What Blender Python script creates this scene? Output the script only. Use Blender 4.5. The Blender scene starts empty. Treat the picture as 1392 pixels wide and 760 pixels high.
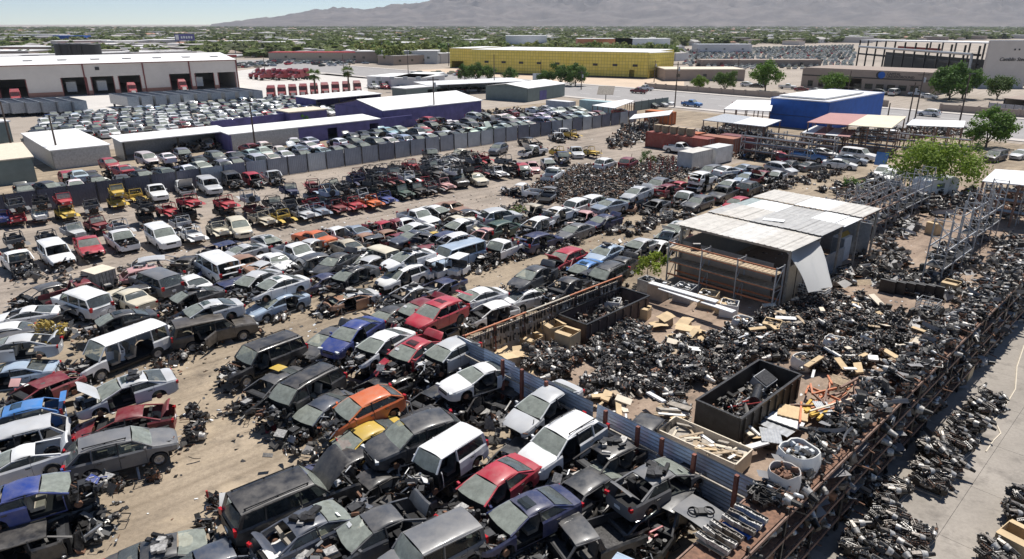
import bpy, math, random
import numpy as np
from mathutils import Vector, Matrix, noise as mnoise

# ------------------------------------------------------------------ camera, sky, sun, exposure
scene = bpy.context.scene
col = scene.collection
CAM_H = 20.0
PITCH = math.atan((380 - 33) / 928.0)
cam_data = bpy.data.cameras.new("camera")
cam_data.sensor_width = 36.0
cam_data.lens = 24.0
cam_data.clip_start = 0.3
cam_data.clip_end = 60000.0
cam = bpy.data.objects.new("camera", cam_data)
cam.location = (0, 0, CAM_H)
cam.rotation_euler = (math.pi / 2 - PITCH, 0, 0)
col.objects.link(cam)
scene.camera = cam

SUN_EL = math.radians(64.0)
SUN_AZ = math.radians(34.0)        # to the right of the viewing direction (+Y), clockwise
world = bpy.data.worlds.new("World")
scene.world = world
world.use_nodes = True
wn = world.node_tree
wn.nodes.clear()
w_out = wn.nodes.new("ShaderNodeOutputWorld")
w_bg = wn.nodes.new("ShaderNodeBackground")
w_sky = wn.nodes.new("ShaderNodeTexSky")
w_sky.sky_type = 'NISHITA'
w_sky.sun_disc = False
w_sky.sun_elevation = SUN_EL
w_sky.sun_rotation = SUN_AZ
w_sky.altitude = 350
w_sky.air_density = 0.6
w_sky.dust_density = 0.0
w_sky.ozone_density = 1.0
w_bg.inputs["Strength"].default_value = 0.095
wn.links.new(w_sky.outputs[0], w_bg.inputs[0])
wn.links.new(w_bg.outputs[0], w_out.inputs[0])

sun_data = bpy.data.lights.new("sun", 'SUN')
sun_data.energy = 4.7
sun_data.angle = math.radians(0.53)
sun_data.color = (1.0, 0.955, 0.89)
sun = bpy.data.objects.new("sun", sun_data)
sdir = Vector((math.sin(SUN_AZ) * math.cos(SUN_EL), math.cos(SUN_AZ) * math.cos(SUN_EL), math.sin(SUN_EL)))
sun.rotation_euler = sdir.to_track_quat('Z', 'Y').to_euler()
sun.location = (0, 0, 60)
col.objects.link(sun)

vs = scene.view_settings
vs.view_transform = 'Standard'
vs.look = 'None'
vs.exposure = 0.3
vs.gamma = 1.0
vs.use_curve_mapping = False
scene.cycles.max_bounces = 5
scene.cycles.diffuse_bounces = 2
scene.cycles.glossy_bounces = 2
scene.cycles.transmission_bounces = 2
scene.cycles.transparent_max_bounces = 6
scene.cycles.volume_bounces = 0
scene.cycles.use_denoising = True

# ------------------------------------------------------------------ survey: the yard's own axes
A = math.atan2(1740 - 696, 928.0 / math.cos(PITCH))   # the rows of the yard run this far right of the view
SA, CA = math.sin(A), math.cos(A)
ROT_U = math.pi / 2 - A                                # heading of the row direction (+u)
ROT_V = -A                                             # heading across the rows (+v, towards the rack side)
rng = random.Random(7)

def Y(u, v, z=0.0):
    """yard metres (u along the rows, v across) to world"""
    return Vector((u * SA + v * CA, u * CA - v * SA, z))

def UV(p):
    return (p[0] * SA + p[1] * CA, p[0] * CA - p[1] * SA)

def G(px, py, z=0.0):
    """survey sighting: the point at height z seen at a photo pixel"""
    a, b = (px - 696) / 928.0, (380 - py) / 928.0
    c, s = math.cos(PITCH), math.sin(PITCH)
    dz = -s + b * c
    t = (z - CAM_H) / dz
    return Vector((a * t, (c + b * s) * t, z))

# ------------------------------------------------------------------ materials
MATS = {}
def new_mat(name):
    m = bpy.data.materials.new(name)
    m.use_nodes = True
    nt = m.node_tree
    b = nt.nodes.get('Principled BSDF')
    MATS[name] = m
    return m, nt, b

def nd(nt, t, **kw):
    n = nt.nodes.new(t)
    for k, v in kw.items():
        setattr(n, k, v)
    return n

def ramp(nt, stops, fac=None):
    r = nd(nt, 'ShaderNodeValToRGB')
    el = r.color_ramp.elements
    while len(el) < len(stops):
        el.new(0.5)
    for e, (p, c) in zip(el, stops):
        e.position = p
        e.color = (*c, 1) if len(c) == 3 else c
    if fac is not None:
        nt.links.new(fac, r.inputs[0])
    return r

def worldpos(nt):
    return nd(nt, 'ShaderNodeNewGeometry').outputs['Position']

def noise(nt, vec, scale, detail=3, rough=0.6):
    n = nd(nt, 'ShaderNodeTexNoise')
    n.inputs['Scale'].default_value = scale
    n.inputs['Detail'].default_value = detail
    n.inputs['Roughness'].default_value = rough
    nt.links.new(vec, n.inputs['Vector'])
    return n.outputs[0]

def mix(nt, fac, a, b, mode='MIX'):
    m = nd(nt, 'ShaderNodeMix', data_type='RGBA', blend_type=mode)
    for v, s in ((fac, 0), (a, 6), (b, 7)):
        if hasattr(v, 'is_linked'):
            nt.links.new(v, m.inputs[s])
        elif s == 0:
            m.inputs[0].default_value = v
        else:
            m.inputs[s].default_value = (*v, 1)
    return m.outputs[2]

def bump(nt, b, h, strength=0.3, dist=0.02):
    n = nd(nt, 'ShaderNodeBump')
    n.inputs['Strength'].default_value = strength
    n.inputs['Distance'].default_value = dist
    nt.links.new(h, n.inputs['Height'])
    nt.links.new(n.outputs[0], b.inputs['Normal'])

def simple(name, c, rough=0.6, metal=0.0, vary=0.25, nscale=3.0, spec=0.5, coat=0.0):
    """one base colour with blotches of wear"""
    m, nt, b = new_mat(name)
    f = noise(nt, worldpos(nt), nscale, 4, 0.65)
    r = ramp(nt, [(0.3, tuple(max(0, x * (1 - vary)) for x in c)), (0.7, tuple(min(1, x * (1 + vary * .7)) for x in c))], f)
    nt.links.new(r.outputs[0], b.inputs['Base Color'])
    b.inputs['Roughness'].default_value = rough
    b.inputs['Metallic'].default_value = metal
    b.inputs['Specular IOR Level'].default_value = spec
    b.inputs['Coat Weight'].default_value = coat
    return m

def tinted(name, rough=0.6, metal=0.0, dust=0.25, dustc=(0.36, 0.31, 0.25), coat=0.0, streak=False, nscale=2.2):
    """colour is the object's own colour; dust settles on it"""
    m, nt, b = new_mat(name)
    oi = nd(nt, 'ShaderNodeObjectInfo')
    wp = worldpos(nt)
    f = noise(nt, wp, nscale, 5, 0.7)
    f2 = noise(nt, wp, 0.9, 2, 0.5)
    r = ramp(nt, [(0.35, (0, 0, 0)), (0.72, (dust, dust, dust))], f)
    r2 = ramp(nt, [(0.3, (0.82, 0.82, 0.82)), (0.7, (1.08, 1.08, 1.08))], f2)
    c1 = mix(nt, 1.0, oi.outputs['Color'], r2.outputs[0], 'MULTIPLY')
    c = mix(nt, r.outputs[0], c1, dustc)
    nt.links.new(c, b.inputs['Base Color'])
    rr = ramp(nt, [(0.3, (rough,) * 3), (0.7, (min(1, rough + 0.25),) * 3)], f)
    nt.links.new(rr.outputs[0], b.inputs['Roughness'])
    b.inputs['Metallic'].default_value = metal
    b.inputs['Coat Weight'].default_value = coat
    b.inputs['Coat Roughness'].default_value = 0.12
    return m

tinted('paint', 0.32, 0.0, 0.24, (0.38, 0.34, 0.29), coat=0.3, nscale=1.6)
tinted('paint_dull', 0.6, 0.0, 0.3)
tinted('tint', 0.7, 0.0, 0.25)
tinted('tint_metal', 0.45, 0.6, 0.35)
tinted('tint_rust', 0.75, 0.0, 0.6, (0.23, 0.12, 0.07), nscale=5.0)
simple('cast', (0.16, 0.142, 0.125), 0.45, 0.35, vary=0.7, nscale=9)
simple('rubber', (0.022, 0.022, 0.023), 0.8)
simple('black_plastic', (0.028, 0.028, 0.03), 0.55, vary=0.5, nscale=6)
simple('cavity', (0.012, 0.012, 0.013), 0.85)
simple('interior', (0.10, 0.095, 0.088), 0.85, vary=0.5, nscale=4)
simple('cloth_beige', (0.34, 0.30, 0.24), 0.9, vary=0.3)
simple('alu', (0.43, 0.415, 0.39), 0.5, 0.35, vary=0.6, nscale=9)
simple('dark_metal', (0.05, 0.048, 0.047), 0.42, 0.5, vary=0.8, nscale=9)
simple('grease', (0.022, 0.0195, 0.0175), 0.42, 0.2, vary=0.9, nscale=9)
simple('rusty', (0.20, 0.105, 0.065), 0.8, 0.1, vary=0.5, nscale=6)
simple('rack_steel', (0.20, 0.115, 0.082), 0.6, 0.1, vary=0.5, nscale=5)
simple('galv', (0.42, 0.43, 0.44), 0.45, 0.4, vary=0.25, nscale=4)
simple('white_metal', (0.74, 0.74, 0.73), 0.5, vary=0.12)
simple('roof_white', (0.80, 0.79, 0.77), 0.6, vary=0.07, nscale=0.4)
simple('lens_red', (0.42, 0.015, 0.02), 0.25, vary=0.1)
simple('lens_clear', (0.62, 0.63, 0.62), 0.15, vary=0.1)
simple('chrome', (0.7, 0.7, 0.7), 0.2, 0.9, vary=0.1)
simple('cardboard', (0.60, 0.45, 0.27), 0.9, vary=0.14, nscale=2)
simple('wood', (0.44, 0.34, 0.23), 0.85, vary=0.35, nscale=4)
simple('wood_grey', (0.36, 0.32, 0.27), 0.9, vary=0.35, nscale=4)
simple('post_red', (0.22, 0.075, 0.05), 0.75, vary=0.35, nscale=5)
simple('beam_orange', (0.56, 0.20, 0.09), 0.6, vary=0.3, nscale=4)
simple('bark', (0.16, 0.12, 0.09), 0.95, vary=0.4, nscale=6)
simple('pole_wood', (0.10, 0.075, 0.06), 0.9, vary=0.3)
simple('purple_wall', (0.115, 0.105, 0.26), 0.8, vary=0.28, nscale=0.6)
simple('blue_wall', (0.014, 0.105, 0.43), 0.65, vary=0.18, nscale=0.7)
simple('stucco_tan', (0.33, 0.265, 0.22), 0.9, vary=0.08, nscale=0.5)
simple('stucco_pale', (0.55, 0.51, 0.47), 0.9, vary=0.06, nscale=0.4)
simple('wall_white', (0.62, 0.61, 0.60), 0.8, vary=0.07, nscale=0.4)
simple('wall_greygreen', (0.16, 0.20, 0.19), 0.7, vary=0.12, nscale=1)
simple('brick_band', (0.30, 0.16, 0.12), 0.85, vary=0.15)
simple('red_trim', (0.40, 0.05, 0.045), 0.55, vary=0.15)
simple('maroon_trim', (0.16, 0.035, 0.035), 0.6, vary=0.2)
simple('cream', (0.66, 0.58, 0.46), 0.8, vary=0.1)
simple('tan_wall', (0.42, 0.36, 0.29), 0.85, vary=0.12)
simple('poly_bag', (0.72, 0.71, 0.67), 0.6, vary=0.14, nscale=2)
m, nt, b = new_mat('tarp_white'); b.inputs['Base Color'].default_value = (.82, .82, .81, 1)
tr_ = nd(nt, 'ShaderNodeBsdfTranslucent'); tr_.inputs[0].default_value = (.82, .82, .8, 1); ms_ = nd(nt, 'ShaderNodeMixShader'); ms_.inputs[0].default_value = .6
nt.links.new(b.outputs[0], ms_.inputs[1]); nt.links.new(tr_.outputs[0], ms_.inputs[2]); nt.links.new(ms_.outputs[0], nt.nodes['Material Output'].inputs[0])
simple('rag_red', (0.46, 0.05, 0.07), 0.6, vary=0.2)
simple('asphalt', (0.30, 0.285, 0.275), 0.9, vary=0.10, nscale=0.25)
simple('lot_concrete', (0.56, 0.53, 0.49), 0.85, vary=0.10, nscale=0.15)
simple('sidewalk', (0.50, 0.46, 0.42), 0.9, vary=0.1, nscale=0.5)
simple('sand_lot', (0.56, 0.44, 0.33), 0.95, vary=0.12, nscale=0.1)
simple('paint_white', (0.75, 0.75, 0.73), 0.7, vary=0.1)

def glass_mat(name, c, clear, rough=0.12):
    m, nt, b = new_mat(name)
    f = noise(nt, worldpos(nt), 3.0, 4, 0.7)
    r = ramp(nt, [(0.3, tuple(x * .75 for x in c)), (0.7, tuple(min(1, x * 1.3) for x in c))], f)
    nt.links.new(r.outputs[0], b.inputs['Base Color'])
    b.inputs['Roughness'].default_value = rough
    t = nd(nt, 'ShaderNodeBsdfTransparent')
    t.inputs[0].default_value = (0.82, 0.9, 0.85, 1)
    ms = nd(nt, 'ShaderNodeMixShader')
    ms.inputs[0].default_value = clear
    nt.links.new(b.outputs[0], ms.inputs[1])
    nt.links.new(t.outputs[0], ms.inputs[2])
    nt.links.new(ms.outputs[0], nt.nodes['Material Output'].inputs[0])
    return m
glass_mat('windscreen_glass', (0.38, 0.41, 0.36), 0.45, 0.08)
glass_mat('side_glass', (0.04, 0.045, 0.047), 0.5, 0.06)
glass_mat('rear_glass', (0.12, 0.135, 0.135), 0.3, 0.12)

def ground_mat(name, stops, patch, stain=(0.10, 0.085, 0.07), pscale=0.12, stain_amt=0.55):
    m, nt, b = new_mat(name)
    wp = worldpos(nt)
    big = noise(nt, wp, pscale, 5, 0.62)
    fine = noise(nt, wp, 4.5, 6, 0.75)
    r = ramp(nt, stops, big)
    f = ramp(nt, [(0.25, (0.72, 0.72, 0.72)), (0.75, (1.22, 1.22, 1.22))], fine)
    c = mix(nt, 1.0, r.outputs[0], f.outputs[0], 'MULTIPLY')
    st = noise(nt, wp, 0.55, 4, 0.7)
    sr = ramp(nt, [(0.56, (0, 0, 0)), (0.70, (stain_amt,) * 3)], st)
    c2 = mix(nt, sr.outputs[0], c, stain)
    pn = noise(nt, wp, 0.33, 3, 0.6)
    pr = ramp(nt, [(0.55, (0, 0, 0)), (0.7, (0.6, 0.6, 0.6))], pn)
    c3 = mix(nt, pr.outputs[0], c2, patch)
    mp = nd(nt, 'ShaderNodeMapping', vector_type='TEXTURE'); mp.inputs['Rotation'].default_value = (0, 0, ROT_U); mp.inputs['Scale'].default_value = (14, .8, 1); nt.links.new(wp, mp.inputs[0])   # wheel ruts run along the rows
    rut = ramp(nt, [(.36, (.80, .79, .78)), (.5, (1, 1, 1)), (.66, (1.10, 1.09, 1.07))], noise(nt, mp.outputs[0], 1.0, 4, .6))
    c3 = mix(nt, 1.0, c3, rut.outputs[0], 'MULTIPLY')
    nt.links.new(c3, b.inputs['Base Color'])
    b.inputs['Roughness'].default_value = 0.95
    b.inputs['Specular IOR Level'].default_value = 0.2
    bump(nt, b, fine, 0.6, 0.06)
    return m
ground_mat('dirt_yard', [(0.30, (0.205, 0.165, 0.122)), (0.5, (0.31, 0.252, 0.186)), (0.72, (0.42, 0.342, 0.252))], (0.47, 0.38, 0.27))
ground_mat('dirt_grey', [(0.30, (0.24, 0.205, 0.17)), (0.5, (0.32, 0.272, 0.228)), (0.72, (0.40, 0.34, 0.285))], (0.41, 0.34, 0.275))
ground_mat('dirt_brown', [(0.30, (0.22, 0.16, 0.125)), (0.5, (0.31, 0.235, 0.18)), (0.72, (0.40, 0.31, 0.24))], (0.36, 0.27, 0.21), pscale=0.3)
ground_mat('city_ground', [(0.30, (0.30, 0.26, 0.22)), (0.5, (0.37, 0.32, 0.27)), (0.72, (0.45, 0.39, 0.33))], (0.30, 0.27, 0.23), pscale=0.02, stain_amt=0.3)

m, nt, b = new_mat('slab')
wp = worldpos(nt)
n1 = noise(nt, wp, 0.25, 5, 0.6); n2 = noise(nt, wp, 6.0, 4, 0.7); n3 = noise(nt, wp, 0.8, 4, 0.7)
r1 = ramp(nt, [(0.3, (0.24, 0.215, 0.185)), (0.7, (0.345, 0.31, 0.27))], n1)
r2 = ramp(nt, [(0.3, (0.88,) * 3), (0.7, (1.1,) * 3)], n2)
r3 = ramp(nt, [(0.52, (0, 0, 0)), (0.72, (0.65,) * 3)], n3)
c = mix(nt, 1.0, r1.outputs[0], r2.outputs[0], 'MULTIPLY')
c = mix(nt, r3.outputs[0], c, (0.13, 0.115, 0.10))
nt.links.new(c, b.inputs['Base Color']); b.inputs['Roughness'].default_value = 0.85

def leaf_mat(name, c1, c2):
    m, nt, b = new_mat(name)
    oi = nd(nt, 'ShaderNodeObjectInfo')
    f = noise(nt, worldpos(nt), 0.9, 3, 0.6)
    r = ramp(nt, [(0.3, c1), (0.7, c2)], f)
    c = mix(nt, 1.0, r.outputs[0], oi.outputs['Color'], 'MULTIPLY')
    nt.links.new(c, b.inputs['Base Color'])
    b.inputs['Roughness'].default_value = 0.7
    b.inputs['Specular IOR Level'].default_value = 0.25
    tr = nd(nt, 'ShaderNodeBsdfTranslucent')
    nt.links.new(c, tr.inputs[0])
    ms = nd(nt, 'ShaderNodeMixShader'); ms.inputs[0].default_value = 0.35
    nt.links.new(b.outputs[0], ms.inputs[1]); nt.links.new(tr.outputs[0], ms.inputs[2])
    nt.links.new(ms.outputs[0], nt.nodes['Material Output'].inputs[0])
    return m
leaf_mat('leaf', (0.065, 0.115, 0.028), (0.12, 0.19, 0.05))
leaf_mat('leaf_far', (0.075, 0.105, 0.045), (0.13, 0.165, 0.075))

# ------------------------------------------------------------------ mesh building
class MB:
    """collects faces with a material each; mesh() turns them into one mesh"""
    def __init__(s):
        s.v = []; s.f = []; s.m = []; s.sm = []
    def add(s, verts, faces, mat, smooth=False):
        o = len(s.v)
        s.v.extend([tuple(p) for p in verts])
        for f in faces:
            s.f.append(tuple(i + o for i in f)); s.m.append(mat); s.sm.append(smooth)
        return s
    def box(s, c, d, mat, rot=None):
        x, y, z = d[0] / 2, d[1] / 2, d[2] / 2
        P = [(-x, -y, -z), (x, -y, -z), (x, y, -z), (-x, y, -z), (-x, -y, z), (x, -y, z), (x, y, z), (-x, y, z)]
        if rot is not None:
            P = [rot @ Vector(p) for p in P]
        P = [(p[0] + c[0], p[1] + c[1], p[2] + c[2]) for p in P]
        return s.add(P, [(0, 3, 2, 1), (4, 5, 6, 7), (0, 1, 5, 4), (1, 2, 6, 5), (2, 3, 7, 6), (3, 0, 4, 7)], mat)
    def bar(s, p, q, w, t, mat):
        """square-section bar from p to q"""
        p, q = Vector(p), Vector(q)
        d = q - p
        if d.length < 1e-6:
            return s
        z = d.normalized()
        up = Vector((0, 0, 1)) if abs(z.z) < 0.9 else Vector((1, 0, 0))
        a = z.cross(up).normalized() * (w / 2)
        b_ = z.cross(a).normalized() * (t / 2)
        P = [p - a - b_, p + a - b_, p + a + b_, p - a + b_, q - a - b_, q + a - b_, q + a + b_, q - a + b_]
        return s.add(P, [(0, 3, 2, 1), (4, 5, 6, 7), (0, 1, 5, 4), (1, 2, 6, 5), (2, 3, 7, 6), (3, 0, 4, 7)], mat)
    def tube(s, p, q, r1, r2, mat, n=8, caps=True):
        p, q = Vector(p), Vector(q)
        z = (q - p).normalized()
        up = Vector((0, 0, 1)) if abs(z.z) < 0.9 else Vector((1, 0, 0))
        a = z.cross(up).normalized(); b_ = z.cross(a)
        P = []
        for c, r in ((p, r1), (q, r2)):
            for k in range(n):
                t = 2 * math.pi * k / n
                P.append(c + a * (math.cos(t) * r) + b_ * (math.sin(t) * r))
        F = [(k, (k + 1) % n, n + (k + 1) % n, n + k) for k in range(n)]
        s.add(P, F, mat, True)
        if caps:
            s.add(P, [tuple(range(n))[::-1], tuple(range(n, 2 * n))], mat)
        return s
    def grid(s, rows, mat, smooth=True, flip=False):
        n = len(rows[0])
        P = [p for r in rows for p in r]
        F = []
        for i in range(len(rows) - 1):
            for j in range(n - 1):
                f = (i * n + j, i * n + j + 1, (i + 1) * n + j + 1, (i + 1) * n + j)
                F.append(f[::-1] if flip else f)
        return s.add(P, F, mat, smooth)
    def lathe(s, prof, axis, c, mat, n=12):
        """profile of (along axis, radius) turned about the axis through c"""
        ax = Vector(axis).normalized()
        up = Vector((0, 0, 1)) if abs(ax.z) < 0.9 else Vector((1, 0, 0))
        a = ax.cross(up).normalized(); b_ = ax.cross(a)
        rows = []
        for h, r in prof:
            rows.append([Vector(c) + ax * h + a * (math.cos(2 * math.pi * k / n) * r) + b_ * (math.sin(2 * math.pi * k / n) * r) for k in range(n + 1)])
        return s.grid(rows, mat)
    def merge(s, o, M=None):
        k = len(s.v)
        if M is None:
            s.v.extend(o.v)
        else:
            s.v.extend([tuple(M @ Vector(p)) for p in o.v])
        s.f.extend([tuple(i + k for i in f) for f in o.f]); s.m.extend(o.m); s.sm.extend(o.sm)
        return s
    def mesh(s, name, sharp=40):
        me = bpy.data.meshes.new(name)
        me.from_pydata([tuple(map(float, p)) for p in s.v], [], s.f)
        mats = []
        for k in s.m:
            if k not in mats:
                mats.append(k)
        for k in mats:
            me.materials.append(MATS[k])
        idx = {k: i for i, k in enumerate(mats)}
        me.polygons.foreach_set('material_index', [idx[k] for k in s.m])
        me.polygons.foreach_set('use_smooth', s.sm)
        me.update()
        if any(s.sm):
            try:
                me.set_sharp_from_angle(angle=math.radians(sharp))
            except Exception:
                pass
        return me
    def obj(s, name, parent=None, color=None, label=None, cat=None, group=None, kind=None):
        return mk(name, s.mesh(name), parent, color, label, cat, group, kind)

def tag(o, label=None, cat=None, group=None, kind=None):
    if label: o['label'] = label
    if cat: o['category'] = cat
    if group: o['group'] = group
    if kind: o['kind'] = kind
    return o

def mk(name, me, parent=None, color=None, label=None, cat=None, group=None, kind=None, loc=None, rot=None, scale=None):
    o = bpy.data.objects.new(name, me)
    if parent is not None: o.parent = parent
    if color is not None: o.color = (*color[:3], 1)
    if loc is not None: o.location = loc
    if rot is not None: o.rotation_euler = rot
    if scale is not None: o.scale = scale
    col.objects.link(o)
    return tag(o, label, cat, group, kind)

def empty(name, loc=(0, 0, 0), rz=0.0, label=None, cat=None, group=None, rot=None):
    o = bpy.data.objects.new(name, None)
    o.empty_display_size = 0.3
    o.location = loc
    o.rotation_euler = rot if rot is not None else (0, 0, rz)
    col.objects.link(o)
    return tag(o, label, cat, group)

def bulk(name, parts, kind='stuff', label=None, cat=None, parent=None, color=None):
    """join many transformed copies of source meshes into one object, fast. parts: list of (mesh, 4x4 numpy)"""
    V, L, LS, MI, SM = [], [], [], [], []
    mats = []; off = 0; loff = 0
    cache = {}
    for me, M in parts:
        if me.name not in cache:
            nv, nl, npoly = len(me.vertices), len(me.loops), len(me.polygons)
            co = np.empty(nv * 3, np.float32); me.vertices.foreach_get('co', co)
            li = np.empty(nl, np.int32); me.loops.foreach_get('vertex_index', li)
            ls = np.empty(npoly, np.int32); me.polygons.foreach_get('loop_start', ls)
            mi = np.empty(npoly, np.int32); me.polygons.foreach_get('material_index', mi)
            sm = np.empty(npoly, bool); me.polygons.foreach_get('use_smooth', sm)
            mp = []
            for mt in me.materials:
                if mt not in mats: mats.append(mt)
                mp.append(mats.index(mt))
            mi = np.array(mp, np.int32)[mi] if mp else mi
            cache[me.name] = (np.c_[co.reshape(-1, 3), np.ones(nv, np.float32)], li, ls, mi, sm)
        co, li, ls, mi, sm = cache[me.name]
        V.append((co @ np.asarray(M, np.float32).T)[:, :3]); L.append(li + off); LS.append(ls + loff); MI.append(mi); SM.append(sm)
        off += len(co); loff += len(li)
    V = np.concatenate(V); L = np.concatenate(L); LS = np.concatenate(LS); MI = np.concatenate(MI); SM = np.concatenate(SM)
    me = bpy.data.meshes.new(name)
    me.vertices.add(len(V)); me.loops.add(len(L)); me.polygons.add(len(LS))
    me.vertices.foreach_set('co', V.astype(np.float32).ravel())
    me.loops.foreach_set('vertex_index', L.astype(np.int32))
    me.polygons.foreach_set('loop_start', LS.astype(np.int32))
    for mt in mats: me.materials.append(mt)
    me.polygons.foreach_set('material_index', MI)
    me.polygons.foreach_set('use_smooth', SM)
    me.update(calc_edges=True); me.validate()
    return mk(name, me, parent, color, label, cat, None, kind)

def TM(loc, rz=0.0, s=(1, 1, 1), rx=0.0, ry=0.0):
    if isinstance(s, (int, float)): s = (s, s, s)
    M = Matrix.Translation(loc) @ Matrix.Rotation(rz, 4, 'Z') @ Matrix.Rotation(ry, 4, 'Y') @ Matrix.Rotation(rx, 4, 'X') @ Matrix.Diagonal((*s, 1))
    return np.array(M)

def polysheet(name, pts, z, mat, kind='structure', label=None, parent=None):
    mb = MB()
    mb.add([(p[0], p[1], z) for p in pts], [tuple(range(len(pts)))], mat)
    o = mb.obj(name, parent)
    if kind: o['kind'] = kind
    return o
# ------------------------------------------------------------------ vehicles
CT = {
 'sedan':   dict(L=4.75, W=1.82, H=1.43, zb=.20, nose=.60, hood=.80, cowl=.97, trunk=1.03, xc=1.20, xrf=.24, xrr=-1.02, xd=-1.86, wf=1.42, wr=-1.36, R=.32, xB=-.22, rw=.70, lid=1),
 'coupe':   dict(L=4.55, W=1.78, H=1.33, zb=.19, nose=.58, hood=.77, cowl=.93, trunk=.99, xc=.92, xrf=.06, xrr=-.82, xd=-1.80, wf=1.33, wr=-1.30, R=.32, xB=-.62, rw=.68, lid=1, two=1),
 'classic': dict(L=4.95, W=1.86, H=1.38, zb=.24, nose=.70, hood=.88, cowl=.95, trunk=.96, xc=.80, xrf=.32, xrr=-.82, xd=-1.22, wf=1.42, wr=-1.38, R=.33, xB=-.50, rw=.72, lid=1, two=1, sq=1),
 'hatch':   dict(L=4.20, W=1.76, H=1.50, zb=.20, nose=.62, hood=.86, cowl=1.02, trunk=1.04, xc=1.18, xrf=.34, xrr=-1.34, xd=-1.95, wf=1.28, wr=-1.27, R=.31, xB=-.18, rw=.72, lid=0),
 'suv':     dict(L=4.72, W=1.88, H=1.74, zb=.28, nose=.74, hood=1.00, cowl=1.13, trunk=1.14, xc=1.22, xrf=.46, xrr=-1.66, xd=-2.20, wf=1.42, wr=-1.32, R=.36, xB=-.16, rw=.76, lid=0),
 'wagon':   dict(L=4.70, W=1.80, H=1.55, zb=.22, nose=.66, hood=.88, cowl=1.02, trunk=1.05, xc=1.15, xrf=.35, xrr=-1.72, xd=-2.22, wf=1.40, wr=-1.36, R=.33, xB=-.18, rw=.74, lid=0),
 'bigsuv':  dict(L=5.35, W=2.00, H=1.92, zb=.36, nose=.86, hood=1.12, cowl=1.22, trunk=1.22, xc=1.18, xrf=.62, xrr=-2.35, xd=-2.58, wf=1.62, wr=-1.55, R=.38, xB=-.02, rw=.82, lid=0, sq=1),
 'minivan': dict(L=5.05, W=1.96, H=1.76, zb=.22, nose=.70, hood=.95, cowl=1.10, trunk=1.10, xc=1.48, xrf=.72, xrr=-2.12, xd=-2.42, wf=1.55, wr=-1.48, R=.34, xB=.18, rw=.78, lid=0),
 'van':     dict(L=5.75, W=2.02, H=2.12, zb=.34, nose=.86, hood=1.12, cowl=1.26, trunk=1.25, xc=1.72, xrf=1.18, xrr=-2.70, xd=-2.82, wf=1.80, wr=-1.72, R=.38, xB=.45, rw=.86, lid=0, sq=1),
 'boxy':    dict(L=4.05, W=1.76, H=1.72, zb=.22, nose=.72, hood=.98, cowl=1.08, trunk=1.08, xc=1.10, xrf=.72, xrr=-1.82, xd=-1.95, wf=1.28, wr=-1.24, R=.33, xB=-.12, rw=.82, lid=0, sq=1),
 'pickup':  dict(L=5.45, W=1.95, H=1.80, zb=.36, nose=.84, hood=1.08, cowl=1.16, trunk=1.16, xc=1.05, xrf=.55, xrr=-.50, xd=-.72, wf=1.68, wr=-1.62, R=.38, xB=-.45, rw=.80, lid=0, sq=1, two=1, bed=1),
}

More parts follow.
